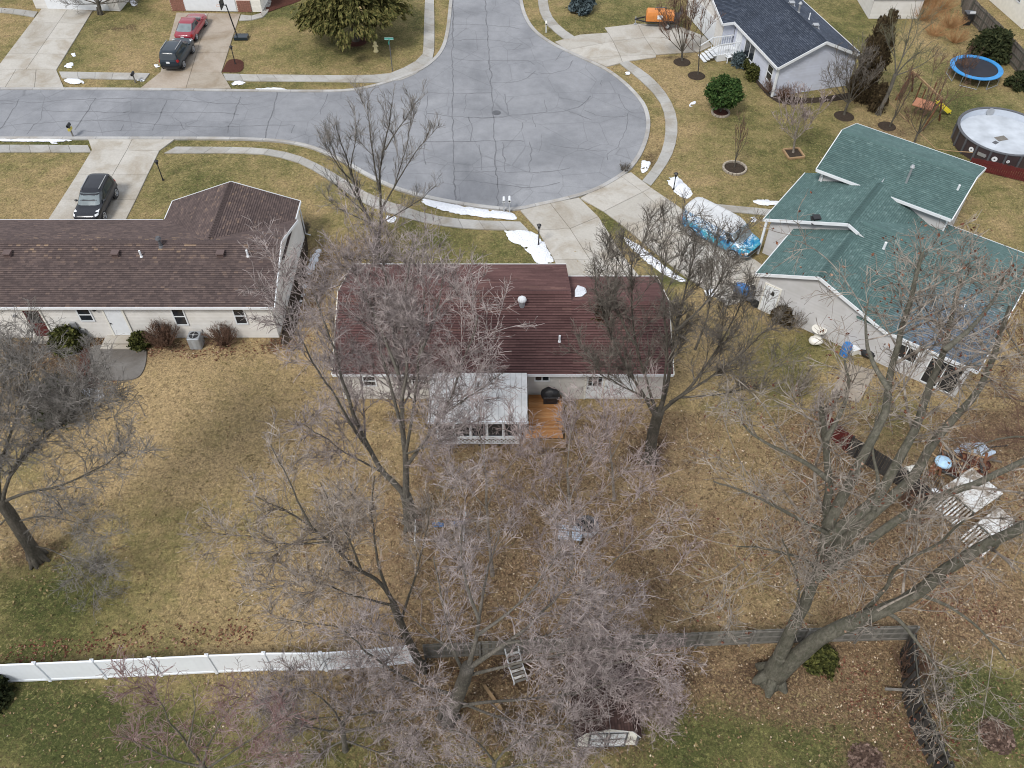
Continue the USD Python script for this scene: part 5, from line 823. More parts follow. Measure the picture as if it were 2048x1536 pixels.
mailbox('black mailbox with yellow newspaper box beside the near verge snow', 147, 274, (139, 248), 'black', 'wood_grey', 'sign_yellow'); mailbox('black mailbox on the far verge between the two top left drives', 271, 165, (262, 146), 'black'); mailbox('left of the twin white mailboxes at the turning circle kerb', 1008, 424, (1007, 397), 'white', 'metal'); mailbox('right of the twin white mailboxes at the turning circle kerb', 1019, 425, (1017, 396), 'white', 'metal'); mailbox('white mailbox on a white post beside the far curved pavement', 1092, 65, (1091, 44), 'offwhite', 'white')
b_ = at(785, 142); h = aty(780, 78, b_[1])[2]; t = thing('street_sign', 'street corner sign with green blades on a dark pole', 'sign', b_)
part(t, 'pole', MB().cyl((0, 0, 0), (0, 0, h), .035, n=8), M['darkmetal']); part(t, 'name_blade', MB().box((0, 0, h + .02), (.75, .03, .2)), M['green_sign']); part(t, 'name_blade', MB().box((0, 0, h - .22), (.03, .75, .2)), M['green_sign'])
part(t, 'border', MB().box((0, -.018, h + .10), (.75, .006, .02)).box((0, -.018, h - .06), (.75, .006, .02)), M['white'])
b_ = at(752, 103); t = thing('fire_hydrant', 'pale yellow fire hydrant on the corner lawn near the big evergreen', 'hydrant', b_)
part(t, 'barrel', MB().cyl((0, 0, 0), (0, 0, .75), .15, .13, 12).cyl((0, 0, 0), (0, 0, .08), .22, .22, 12).ball((0, 0, .78), .15, 2), M['hydrant'], 40); part(t, 'outlet', MB().cyl((-.24, 0, .5), (.24, 0, .5), .08, n=10).cyl((0, 0, .5), (0, -.24, .5), .1, n=10), M['hydrant']); part(t, 'bonnet_nut', MB().cyl((0, 0, .9), (0, 0, 1.0), .04, n=6), M['hydrant'])
b_ = at(480, 77); h = aty(451, 20, b_[1])[2]; t = thing('basketball_hoop', 'portable black basketball hoop beside the stained drive', 'basketball hoop', b_)
part(t, 'base', MB().box((.15, 0, .15), (1.2, .8, .26)), M['navy_paint']); part(t, 'pole', MB().tube([(-.2, 0, .2), (-.35, 0, 1.6), (-.5, 0, 3.1)], [.06, .06, .05], 8), M['black'])
bb = part(t, 'backboard', MB().box((-.85, 0, 3.2), (.05, 1.1, .75)).beam((-.5, 0, 3.0), (-.85, 0, 3.1), .06, .06), M['black']); part(bb, 'rim', MB().tube([(-1.15 + .23 * math.cos(a), .23 * math.sin(a), 3.0) for a in np.linspace(0, 6.283, 17)], [.012] * 17, 5), M['orange'])
# trampoline
b_ = at(1953, 135, .88); t = thing('trampoline', 'round trampoline with blue edge pad beside the top right fence', 'trampoline', (b_[0], b_[1], 0)); r1, r0 = 2.12, 1.72
def annulus(r0, r1, z, thick, n=48): return MB().prism(Point(0, 0).buffer(r1, n // 4).difference(Point(0, 0).buffer(r0, n // 4)), z, z + thick)
part(t, 'edge_pad', annulus(r0, r1, .86, .06), M['trampblue']); part(t, 'jumping_mat', MB().cyl((0, 0, .84), (0, 0, .855), r0 + .05, n=48), M['mat'])
for k in range(6):
    a = k / 6 * 2 * np.pi; d = .33; part(t, 'leg', MB().tube([(math.cos(a - d) * 2.05, math.sin(a - d) * 2.05, .86), (math.cos(a - d) * 2.1, math.sin(a - d) * 2.1, .03), (math.cos(a + d) * 2.1, math.sin(a + d) * 2.1, .03), (math.cos(a + d) * 2.05, math.sin(a + d) * 2.05, .86)], [.03] * 4, 6), M['galv'])
# pool
b_ = at(2009, 262, 1.25); t = thing('swimming_pool', 'round above-ground pool with brown wall and icy white water', 'pool', (b_[0], b_[1], 0)); R = 3.35
for k in range(20):
    a0, a1 = k / 20 * 2 * np.pi + .012, (k + 1) / 20 * 2 * np.pi - .012; part(t, 'wall_panel', MB().prism(Polygon([(R * math.cos(a), R * math.sin(a)) for a in np.linspace(a0, a1, 5)] + [((R - .08) * math.cos(a), (R - .08) * math.sin(a)) for a in np.linspace(a1, a0, 5)]), 0, 1.2), M['pool_wall'])
    a = k / 20 * 2 * np.pi; part(t, 'upright', MB().box((math.cos(a) * (R + .03), math.sin(a) * (R + .03), .62), (.09, .14, 1.24), a), M['darkmetal'])
part(t, 'liner', annulus(R - .16, R - .085, .4, .86), M['liner']); part(t, 'top_rail', annulus(R - .17, R + .05, 1.235, .05), M['darkmetal']); part(t, 'ice', MB().cyl((0, 0, .1), (0, 0, .72), R - .17, n=60), M['ice'])
part(t, 'floating_panel', MB().box((-.1, -.2, .735), (.85, .55, .03), .3), M['wood_grey']); part(t, 'floating_panel', MB().box((-.75, -.75, .735), (.4, .3, .03), .6), M['darkmetal'])
for k, (a_, kind) in enumerate(((-2.62, 'c'), (-2.36, 'p'), (-2.08, 'c'), (-1.80, 'c'))):
    c = np.array([math.cos(a_) * (R + .005), math.sin(a_) * (R + .005), .72]); N = np.array([math.cos(a_), math.sin(a_), 0])
    if kind == 'c': part(t, 'emblem', MB().cyl(c, c + N * .015, .2 if k != 3 else .12, n=18), M['white']); part(t, 'emblem_mark', MB().cyl(c + N * .014, c + N * .022, .07 if k != 3 else .05, n=6), M['darkmetal'])
    else: part(t, 'emblem', MB().box(c, (.02, .62, .26), a_).box(c, (.03, .7, .04), a_), M['metal'])
part(t, 'skimmer', MB().cyl((.2, R - .2, 1.0), (.2, R - .26, 1.0), .3, n=20), M['metal'])
# swing set top right
t = thing('swing_set', 'wooden swing set with yellow slide and pinkish platform among bare saplings', 'swing set', at(1850, 205)); O3 = at(1850, 205); p3 = lambda px, py, Y=None, z=0: (at(px, py, z) - O3)
a_, b_ = aty(1826, 143, 64.5) - O3, aty(1884, 198, 60.0) - O3
part(t, 'beam', MB().beam(a_, b_, .12, .14), M['wood_tan'])
for e, s in ((a_, -1), (a_, 1), (b_, -1), (b_, 1)): part(t, 'leg', MB().beam(e, (e[0] + s * .9, e[1] + s * .7, 0), .1, .1), M['rust'])
part(t, 'slide', MB().beam(p3(1874, 203, z=1.2), p3(1899, 224, z=.15), .5, .05).beam(p3(1872, 204, z=1.3), p3(1897, 226, z=.25), .04, .14).beam(p3(1878, 202, z=1.3), p3(1902, 223, z=.25), .04, .14), M['yellow'])
part(t, 'platform', MB().box(p3(1848, 208, z=1.1), (1.5, 1.3, .08), -.6), M['terracotta'])
for dx, dy in ((-.6, -.5), (.6, -.5), (.6, .5), (-.6, .5)): part(t, 'platform_post', MB().box(p3(1848, 208) + [dx, dy, .8], (.1, .1, 1.6), -.6), M['rust'])
for k in (.35, .6): e = a_ * (1 - k) + b_ * k; part(t, 'swing', MB().tube([e, e - [.25, 0, 1.7]], [.012] * 2, 4).tube([e + [.3, -.3, 0], e + [.05, -.3, -1.7]], [.012] * 2, 4).box(e + [-.1, -.15, -1.72], (.18, .42, .04), -.7), M['black'])
# swing frame in the back yard
t = thing('swing_set', 'thin white swing frame with two blue seats in the twiggy back yard', 'swing set', at(885, 1075)); O3 = at(885, 1075)
l_, r_ = aty(831, 1040, 22.9) - O3, aty(965, 1036, 23.1) - O3; part(t, 'top_bar', MB().beam(l_, r_, .05, .05), M['terracotta'])
for e in (l_, r_ - [.9, 0, 0]):
    part(t, 'leg', MB().cyl(e, (e[0] - .05, e[1] - .9, 0), .035, n=8), M['white']); part(t, 'leg', MB().cyl(e, (e[0], e[1] + .8, 0), .035, n=8), M['white'])
for k in (.33, .62): e = l_ * (1 - k) + r_ * k; part(t, 'seat', MB().box((e[0], e[1] - .1, .45), (.55, .25, .06)), M['blue']); part(t, 'rope', MB().tube([e - [.22, 0, 0], (e[0] - .22, e[1] - .1, .47)], [.01] * 2, 4).tube([e + [.22, 0, 0], (e[0] + .22, e[1] - .1, .47)], [.01] * 2, 4), M['black'])
# bench, fire pit, chaise
t = thing('garden_bench', 'pale blue-grey slatted bench beside the fire pit', 'bench', at(1139, 1082), math.radians(-6))
for k in range(4): part(t, 'slat', MB().box((0, -.16 + .13 * k, .45), (1.15, .085, .035)), M['bench'])
for k in range(2): part(t, 'slat', MB().box((0, .36 + .05 * k, .56 + .14 * k), (1.15, .03, .1), 0, (-.35, (1, 0, 0))), M['bench'])
for s in (-1, 1): part(t, 'leg', MB().box((s * .5, 0, .22), (.06, .5, .42)).beam((s * .5, .3, .4), (s * .5, .43, .76), .05, .05), M['darkmetal'])
b_ = at(1173, 1056); t = thing('fire_pit', 'round dark fire pit with grey edging blocks and burnt wood', 'fire pit', b_)
for k in range(14): a = k / 14 * 2 * np.pi; part(t, 'block', MB().box((math.cos(a) * .52, math.sin(a) * .52, .12), (.18, .22, .22), a), M['galv'] if 8 < k < 14 or k == 0 else M['darkmetal'])
part(t, 'ash_bed', MB().cyl((0, 0, 0), (0, 0, .08), .48, n=20), M['black'])
for k in range(9): a = rng.uniform(0, 6.28); part(t, 'log', MB().cyl((math.cos(a) * .4, math.sin(a) * .4, .12), (-math.cos(a) * .2, -math.sin(a) * .3, .3 + .05 * k / 3), .035, n=6), M['wood_grey'] if k % 2 else M['black'])
b_ = at(1031, 1336); t = thing('lounge_chair', 'slatted white and grey lounge chair standing against the grey board fence', 'chair', b_, math.radians(18))
for k in range(9): part(t, 'slat', MB().box((0, -.75 + .16 * k, .38 if k < 5 else .38 + .12 * (k - 4)), (.58, .11, .03)), M['worn_white'] if k % 2 else M['wood_grey'])
for s in (-1, 1):
    part(t, 'side_rail', MB().beam((s * .3, -.8, .34), (s * .3, .1, .34), .05, .06).beam((s * .3, .0, .34), (s * .3, .62, .9), .05, .06), M['white'])
    for y_ in (-.7, .1): part(t, 'leg', MB().box((s * .3, y_, .16), (.05, .05, .34)), M['white'])
t = thing('grill', 'black covered barbecue grill on the wooden deck against the house', 'grill', (aty(1101, 795, 31.0)[0], 31.0, .48)); part(t, 'cover', MB().ball((0, 0, .5), .5, 2, .5, 4, (1.05, .7, 1.0)).box((0, 0, .25), (.8, .55, .5)), M['black'], 40); part(t, 'handle', MB().beam((-.4, -.36, .62), (.4, -.36, .62), .03, .03), M['darkmetal'])
b_ = at(395, 690); t = thing('air_conditioner', 'grey round-cornered air conditioner unit between the two brown shrubs', 'air conditioner', b_); part(t, 'cabinet', loft([(0, -.38, .38, .38, 7), (.8, -.38, .38, .38, 7), (.84, -.35, .35, .35, 7)]), M['galv'], 40)
for k in range(9): part(t, 'louvre', annulus(.385, .40, .1 + .075 * k, .02, 24), M['metal'])
part(t, 'fan_guard', MB().cyl((0, 0, .84), (0, 0, .86), .28, n=20), M['black']); part(t, 'fan_hub', MB().cyl((0, 0, .85), (0, 0, .9), .07, n=10).beam((-.26, 0, .875), (.26, 0, .875), .03, .015).beam((0, -.26, .875), (0, .26, .875), .03, .015), M['metal'])
part(t, 'refrigerant_line', MB().tube([(.3, .38, .4), (.3, .6, .6), (.28, .95, 1.2)], [.03] * 3, 6), M['darkmetal'])
t = thing('trash_bin', 'black wheeled bin with white lid edge against the top right fence', 'bin', at(1931, 48)); part(t, 'body', loft([(0, -.3, .3, .3, 14), (1.05, -.36, .36, .35, 14)]), M['black'], 40); part(t, 'lid', MB().box((0, 0, 1.09), (.78, .76, .08)), M['darkmetal']); part(t, 'lid_handle', MB().box((.1, -.3, 1.2), (.5, .1, .16)), M['white'])
t = thing('plastic_chair', 'white plastic garden chair at the foot of the white porch stairs', 'chair', at(1455, 122), math.radians(30)); part(t, 'seat', MB().box((0, 0, .44), (.5, .5, .04)), M['white']); part(t, 'backrest', MB().box((0, .26, .7), (.5, .05, .5), 0, (-.2, (1, 0, 0))), M['white'])
for s in (-1, 1):
    part(t, 'armrest', MB().beam((s * .28, -.2, .66), (s * .28, .26, .66), .06, .04), M['white'])
    for y_ in (-.24, .26): part(t, 'leg', MB().beam((s * .22, y_ * .8, .44), (s * .3, y_ * 1.15, 0), .06, .06), M['white'])
for px, py, s, mt, lab in ((1420, 115, 1, 'teal', 'teal plant pot left of the white porch stairs'), (1435, 115, 1.15, 'teal', 'larger teal plant pot at the foot of the porch stairs')):
    t = thing('plant_pot', lab, 'plant pot', at(px, py)); part(t, 'pot', MB().cyl((0, 0, 0), (0, 0, .36 * s), .16 * s, .23 * s, 14), M[mt]); part(t, 'soil', MB().cyl((0, 0, .3 * s), (0, 0, .365 * s), .18 * s, .2 * s, 12), M['soil'])
t = single('washing_line', MB().tube([aty(1775, 205, 62) * [1, 1, 0] + [0, 0, 1.0], at(1822, 250, .9), at(1872, 298, .9)], [.03] * 3, 6).tube([at(1872, 298, .9), at(1905, 302, .9), at(1946, 305, 1.3)], [.03] * 3, 6), M['wood_tan'], 'thin pale cord stretched from bare tree to the red fence by the pool', 'cord')
# clutter along the green roofed house and in its yard
def junk(name, label, cat, pieces, px, py, rz=0):
    t = thing(name, label, cat, at(px, py), rz)
    for nm, mb, mt in pieces: part(t, nm, mb, M[mt], 40 if nm in ('drum', 'bag', 'bowl', 'cover') else False)
junk('garden_urn', 'pale bird bath bowl on a stand by the green roofed house wall', 'bird bath', [('pedestal', MB().cyl((0, 0, 0), (0, 0, .6), .2, .12, 12), 'offwhite'), ('bowl', MB().cyl((0, 0, .55), (0, 0, .75), .2, .45, 18).ball((-.2, -.5, .3), .42, 2, .3, 2, (1, .8, .6)), 'offwhite')], 1632, 676)
junk('barrel', 'bright blue plastic barrel among clutter beside the green roofed house', 'barrel', [('drum', MB().cyl((0, 0, 0), (0, 0, .85), .27, .27, 16).cyl((0, 0, .25), (0, 0, .3), .29, .29, 16).cyl((0, 0, .55), (0, 0, .6), .29, .29, 16), 'blue'), ('lid', MB().cyl((0, 0, .85), (0, 0, .88), .24, n=16), 'blue')], 1688, 709)
junk('round_table_top', 'terracotta coloured round top leaning on the pale house wall', 'table top', [('top', MB().cyl((0, 0, .5), (.06, .12, .56), .42, n=20), 'terracotta'), ('stand', MB().cyl((0, 0, 0), (0, 0, .5), .05), 'darkmetal')], 1691, 680)
junk('crate', 'rusty brown crate standing against the pale wall left of round top', 'crate', [('slat', MB().box((0, 0, .12 + .2 * k), (.9, .5, .14)), 'rust') for k in range(3)] + [('post', MB().box((s * .42, s2 * .23, .32), (.06, .06, .62)), 'wood_tan') for s in (-1, 1) for s2 in (-1, 1)], 1668, 678, -.6)
junk('wheelbarrow', 'rust red wheelbarrow frame standing against the house near blue barrel', 'wheelbarrow', [('tray', MB().beam((-.4, 0, .3), (.5, 0, .9), .6, .06).beam((-.4, .3, .4), (.5, .3, 1.0), .05, .25), 'rust'), ('handle', MB().beam((.5, .25, .8), (1.0, .25, 1.2), .05, .05), 'wood_tan'), ('handle', MB().beam((.5, -.25, .8), (1.0, -.25, 1.2), .05, .05), 'wood_tan'), ('wheel', MB().cyl((-.55, -.05, .2), (-.55, .05, .2), .2, n=16), 'rubber')], 1716, 692, .6)
junk('storage_box', 'white box lid lying right of the blue barrel', 'box', [('lid', MB().box((0, 0, .45), (.5, .4, .06), 0, (.3, (1, 0, 0))), 'white'), ('body', MB().box((0, 0, .22), (.5, .4, .4)), 'offwhite')], 1706, 706, .4)
junk('black_bag', 'black bin bag heap by the patio of green roofed house', 'bag', [('bag', MB().ball((0, 0, .3), .5, 2, .6, 3, (1.2, .8, .7)), 'black'), ('tie', MB().ball((.1, 0, .66), .1, 1), 'black')], 1738, 712)
def white_platform(label, c, rz, w, d):
    t = thing('slatted_platform', label, 'platform', (*c, 0), rz)
    nb = int(d / .3)
    for k in range(nb): part(t, 'board', MB().box((0, -d / 2 + d / nb * (k + .5), .62 + rng.uniform(-.01, .01)), (w, d / nb - .02, .04)), M['worn_white'])
    for k in range(int(w / .17)): x_ = -w / 2 + .17 * (k + .5); part(t, 'slat', MB().beam((x_, -d / 2 - .02, .60), (x_, -d / 2 - 1.05, .06), .09, .03), M['worn_white'])
    part(t, 'rail', MB().beam((-w / 2 - .05, -d / 2 - .06, .60), (w / 2 + .05, -d / 2 - .06, .60), .06, .07).beam((-w / 2 - .05, -d / 2 - 1.0, .05), (w / 2 + .05, -d / 2 - 1.0, .05), .06, .07).beam((-w / 2 - .05, -d / 2 - .5, .33), (w / 2 + .05, -d / 2 - .5, .33), .05, .06), M['wood_shadow'])
    for sx in (-1, 1):
        for sy in (-1, 1): part(t, 'post', MB().box((sx * (w / 2 - .05), sy * (d / 2 - .05), .3), (.1, .1, .6)), M['wood_shadow'])
white_platform('large white boarded platform with sloping slatted side in the cluttered right yard', (23.75, 24.85), math.radians(-58), 1.9, 2.2); white_platform('smaller white slatted platform below the large one at the right edge', (24.3, 22.75), math.radians(-58), 1.4, 1.7)
junk('white_bag', 'two white stuffed bags beside the large white platform', 'bag', [('bag', MB().ball((0, 0, .3), .36, 2, .4, 5, (.9, .8, 1)), 'white'), ('bag', MB().ball((.62, .2, .28), .34, 2, .4, 6, (1, .8, .9)), 'white')], 1842, 1000)
junk('blue_cover', 'pale blue plastic cover on a stump in the cluttered right yard', 'cover', [('cover', MB().ball((0, 0, .45), .42, 2, .4, 7, (1, 1, .6)), 'tarp_blue'), ('stump', MB().cyl((0, 0, 0), (0, 0, .35), .2, n=10), 'wood_dark')], 1880, 935)
junk('tarpaulin', 'crumpled grey-blue tarpaulin behind the red-brown heap at right', 'tarpaulin', [('cover', MB().ball((0, 0, .1), .8, 3, 1.0, 8, (1.2, .8, .35)), 'bench')], 1945, 908)
t = thing('rubbish_heap', 'red-brown heap of junk and boards behind the white platforms', 'heap', at(1925, 930)); rh = np.random.default_rng(77)
part(t, 'mound', MB().ball((0, 0, .05), 1.1, 3, 1.0, 9, (1.3, .7, .3)), M['mulch'], True)
for k in range(46): c_ = rh.normal(0, 1, 3) * [.9, .5, 0] + [0, 0, .3 + .2 * rh.random()]; a_ = rh.uniform(0, 3.14); l_ = rh.uniform(.25, .8); part(t, 'board', MB().beam(c_ - [math.cos(a_) * l_, math.sin(a_) * l_, .12], c_ + [math.cos(a_) * l_, math.sin(a_) * l_, .15 * rh.random()], rh.uniform(.06, .16), .03), M[('rust', 'rust', 'wood_dark', 'wood_tan', 'board_brown')[k % 5]])
junk('grey_drum', 'pale grey plastic drum lying behind the big tree fork', 'drum', [('drum', MB().cyl((-.35, 0, .3), (.35, .15, .3), .28, n=14), 'offwhite'), ('lid', MB().cyl((.35, .15, .3), (.38, .156, .3), .24, n=14), 'white')], 1822, 950)
junk('wire_cage', 'dark wire cage leaning beside the white bags', 'cage', [('bar', MB().cyl((-.6 + .13 * k, 0, 0), (-.6 + .13 * k, .2, .9), .015, n=5), 'black') for k in range(10)] + [('bar', MB().cyl((-.6, .22 * z, .9 * z), (.6, .22 * z, .9 * z), .015, n=5), 'black') for z in (.05, .5, .95)], 1852, 972, -.5)
single('fallen_stick', MB().cyl(at(1158, 1147, .05), at(1186, 1157, .06), .05, .03, 7), M['stone'], 'pale stick lying on the back lawn right of the bench', 'stick')
single('plank', MB().beam(at(578 + 390, 1370, .1), at(1003, 1420, .3), .14, .05), M['wood_tan'], 'weathered plank lying below the grey fence by the big trunk', 'plank')
single('plank', MB().beam(at(1770, 1378, .3), at(1830, 1381, .35), .1, .08), M['wood_grey'], 'fallen grey rail in front of the bottom right fence end', 'plank')
HEAPS = ((1992, 1472, 'round heap of raked leaves in the bottom right corner'), (1732, 1524, 'round leaf heap at the bottom edge left of the fence'))
# ---------------------------------------------------------------- bare trees
def unit(v): return v / np.maximum(np.linalg.norm(v, axis=-1, keepdims=True), 1e-9)
def sprout(P, R, rng, dens, t0, length, ang, up, k=5, ratio=.6, rmax=9, tip=.35, bend=.35, taper=.5):
    """Side shoots along the paths P (n, m, 3) with radii R (n, m)."""
    seg = np.linalg.norm(np.diff(P, axis=1), axis=2); L = seg.sum(1); cnt = rng.poisson(np.maximum(dens * L * (1 - t0), 0)); idx = np.repeat(np.arange(len(P)), cnt); n = len(idx)
    if n == 0: return np.zeros((0, k, 3)), np.zeros((0, k))
    t = t0 + (1 - t0) * rng.random(n) ** .85; f = t * (P.shape[1] - 1); i = np.minimum(f.astype(int), P.shape[1] - 2); fr = (f - i)[:, None]
    pos = P[idx, i] * (1 - fr) + P[idx, i + 1] * fr; rp = R[idx, i] * (1 - fr[:, 0]) + R[idx, i + 1] * fr[:, 0]; tan = unit(P[idx, i + 1] - P[idx, i])
    perp = unit(np.cross(tan, rng.normal(size=(n, 3)))); a = np.radians(rng.uniform(*ang, n))[:, None]
    d = unit(np.cos(a) * tan + np.sin(a) * perp + np.array([0, 0, up])); Ls = (length * (1 - taper * t) * rng.uniform(.55, 1.25, n))[:, None]
    b1, b2 = rng.normal(0, bend, (n, 3)), rng.normal(0, bend, (n, 3)); pts = [pos]; cur = d
    for j in range(1, k): s = j / (k - 1); cur = unit(d + b1 * s + b2 * s * s + np.array([0, 0, up * .6 * s])); pts.append(pts[-1] + cur * Ls / (k - 1))
    r0 = np.minimum(rp * ratio, rmax); rr = r0[:, None] * (1 - (1 - tip) * np.linspace(0, 1, k)[None])
    return np.stack(pts, 1), rr
def curves(parent, name, sets, mat):
    pts = np.vstack([p.reshape(-1, 3) for p, r in sets if len(p)]); wid = np.concatenate([2 * r.ravel() for p, r in sets if len(p)]); cnt = np.concatenate([np.full(len(p), p.shape[1]) for p, r in sets if len(p)])
    q = pth(parent); c = UsdGeom.BasisCurves.Define(stage, q + '/' + numbered(q, name)); c.CreateTypeAttr('linear'); c.CreatePointsAttr(Vt.Vec3fArray.FromNumpy(pts.astype(np.float32))); c.CreateCurveVertexCountsAttr(Vt.IntArray.FromNumpy(cnt.astype(np.int32))); c.CreateWidthsAttr(Vt.FloatArray.FromNumpy(wid.astype(np.float32))); c.SetWidthsInterpolation('vertex')
    UsdShade.MaterialBindingAPI.Apply(c.GetPrim()).Bind(M[mat]); return c.GetPrim()
NTW = [0]
def tree(name, label, base, limbs, bark, twig, seed, b=(1.5, 2.6), s=(2.6, 1.1), tw=(4.5, .45), up=.25, ang=(28, 66), r_tw=(.0095, .0048), t0=.22, group=None, cat='tree', leaves=None, extra=0, dens=1.0, wig=.14, fill=.35, thin=.72):
    """limbs: (depth change to the tip, base radius, tip radius, photo pixels from the root end out). The first is the trunk."""
    rg = np.random.default_rng(seed); Y0 = base[1]; o = np.array([base[0], base[1], 0.0]); t = thing(name, label, cat, o, group=group); PP, RR = [], []
    for k, (dy, r0, r1, px) in enumerate(limbs):
        if callable(px): p = px(o)
        else:
            n = len(px); start = 0.0
            if isinstance(dy, tuple): start, dy = dy; dy -= start
            p = np.array([aty(x, y, Y0 + start + dy * (i / (n - 1)) ** 1.2) for i, (x, y) in enumerate(px)])
        p = smoothline(p, max(.2, np.linalg.norm(p[-1] - p[0]) / 22), 2); p = resample(p, 22)
        amp = wig * np.linspace(0, 1, 22)[:, None] * (0.4 if k == 0 else 1)
        p = p + amp * (np.stack([meshkit.fbm(np.c_[p * .9, ] + seed * 3.7 + q * 11, 3, q) for q in range(3)], 1) - .5) * 2
        if k == 0: p[0] = [p[1, 0] * .25 + p[0, 0] * .75, p[1, 1] * .25 + p[0, 1] * .75, -.30]
        r = (r0 + (r1 - r0) * np.linspace(0, 1, 22) ** .7) * (thin if k else .5 + .5 * thin)
        r = r * (1 + .16 * (meshkit.fbm(np.c_[p * 2.2 + seed], 3, k) - .5))
        mb = MB()
        if k == 0:
            r[:3] *= np.array([1.22, 1.12, 1.04])
            for q in range(6 if r0 > .15 else 0):
                a = q * 1.05 + rg.uniform(-.3, .3); e = rg.uniform(1.15, 1.5) * r[0]; mb.tube([p[0] - o + [.45 * r[0] * math.cos(a), .45 * r[0] * math.sin(a), .85 + r[0] * .3], p[0] - o + [.95 * r[0] * math.cos(a), .95 * r[0] * math.sin(a), .42], p[0] - o + [e * math.cos(a), e * math.sin(a), .26]], [r[0] * .38, r[0] * .34, r[0] * .16], 7)
        part(t, 'trunk' if k == 0 else 'limb', mb.tube(p - o, r, 12 if r0 > .1 else 7), M[bark], True); PP.append(p); RR.append(r)
    b, s, tw = (b[0] * 1.35 * dens, b[1] * 1.06), (s[0] * 1.5 * dens, s[1] * 1.08), (tw[0] * 1.9 * dens, tw[1] * 1.08)
    PP, RR = np.array(PP), np.array(RR); use = slice(1, None) if len(PP) > 1 else slice(None)
    A = sprout(PP[use], RR[use], rg, fill, t0, b[1] * 1.75, (28, 58), up, 9, .5, .06, .3, .28, .55); B0 = sprout(PP[use], RR[use], rg, b[0], t0, b[1], ang, up, 6, .5, .032, .35, .3)
    B1 = sprout(*A, rg, b[0] * 1.3, .18, b[1] * .75, ang, up, 6, .55, .024, .4, .3); B = (np.vstack([B0[0], B1[0]]), np.vstack([B0[1], B1[1]]))
    S1 = sprout(*B, rg, s[0], .12, s[1], ang, up * .7, 4, .6, .015, .5, .35); S0 = sprout(PP[use], RR[use], rg, s[0] * .35, t0, s[1] * .9, ang, up, 4, .4, .015, .4, .35)
    S = (np.vstack([S1[0], S0[0]]), np.vstack([S1[1], S0[1]]))
    W = sprout(*S, rg, tw[0], .1, tw[1], ang, up * .5, 2, .8, r_tw[0], .5, .3, .3); W2 = sprout(*B, rg, tw[0] * .5, .2, tw[1], ang, up * .5, 2, .6, r_tw[0], .55, .3, .3)
    sets = []
    for (p, r), lo in ((A, .014), (B, .010), (S, r_tw[0] * .9), (W, r_tw[1]), (W2, r_tw[1])):
        sets.append((p - o, np.maximum(r, lo)))
    curves(t, 'crown', sets, twig); NTW[0] += sum(len(x[0]) for x in sets)
    if leaves:
        nl, mat, size = leaves; tips = W[0][:, -1]; k = rg.integers(0, len(tips), nl); part(t, 'withered_leaf_clusters', leafcards(tips[k] + rg.normal(0, .08, (nl, 3)) - o, size, rg), M[mat])
    return t
def leafcards(c, size, rg, flat=0.0, dirs=None, aspect=1.6, curl=.25):
    """Small creased leaves at the points c: two triangles each."""
    n = len(c); a = unit(rg.normal(size=(n, 3)) * np.array([1, 1, 1 - flat * .85]) if dirs is None else dirs); b = unit(np.cross(a, np.array([0, 0, 1.0]) * flat + rg.normal(size=(n, 3)) * (1 - flat * .8))); nn = np.cross(a, b); s = (size * rg.uniform(.55, 1.3, n))[:, None]
    v = np.stack([c - a * s * aspect / 2, c + b * s * .5 + nn * s * curl, c + a * s * aspect / 2, c - b * s * .5 + nn * s * curl], 1).reshape(-1, 3); i = np.arange(n)[:, None] * 4
    return trimesh.Trimesh(v, np.vstack([i + [0, 1, 2], i + [0, 2, 3]]), process=False)
def B_(px, py): return at(px, py)
# forked street tree
tree('bare_tree', 'bare forked grey street tree between the pavement and the turning circle', at(752, 503), [(0, .33, .27, [(752, 503), (754, 488), (756, 474)]), (-1.0, .20, .035, [(755, 478), (745, 450), (733, 428), (720, 400), (708, 365), (695, 320), (684, 290), (672, 250)]), (1.0, .12, .025, [(733, 428), (712, 390), (690, 350), (668, 305), (650, 255)]), (1.0, .22, .035, [(757, 476), (762, 440), (762, 400), (758, 365), (762, 325), (770, 285), (778, 245), (783, 205)]), (-1, .13, .025, [(762, 420), (788, 375), (812, 332), (838, 295), (858, 262)]), (2, .13, .025, [(758, 380), (750, 335), (742, 290), (738, 245), (735, 205)]), (-1.5, .10, .025, [(762, 445), (795, 428), (838, 402), (872, 372)]), (-1, .10, .02, [(745, 450), (718, 436), (682, 420), (650, 395)]), (2, .1, .02, [(770, 300), (790, 265), (812, 235), (828, 208)]), (-2, .1, .02, [(708, 365), (700, 330), (712, 280), (716, 240)]), (-2, .09, .02, [(708, 365), (682, 340), (662, 310), (652, 280)]), (-1.5, .08, .02, [(733, 428), (705, 402), (675, 375), (655, 350)]), (1, .09, .02, [(788, 375), (805, 320), (818, 265), (822, 225)])], 'bark_dark', 'twig_grey', 1, b=(2.1, 1.55), s=(3.2, .85), tw=(3.2, .38), up=.5, ang=(18, 50), fill=.34, thin=.56, r_tw=(.0085, .0042))
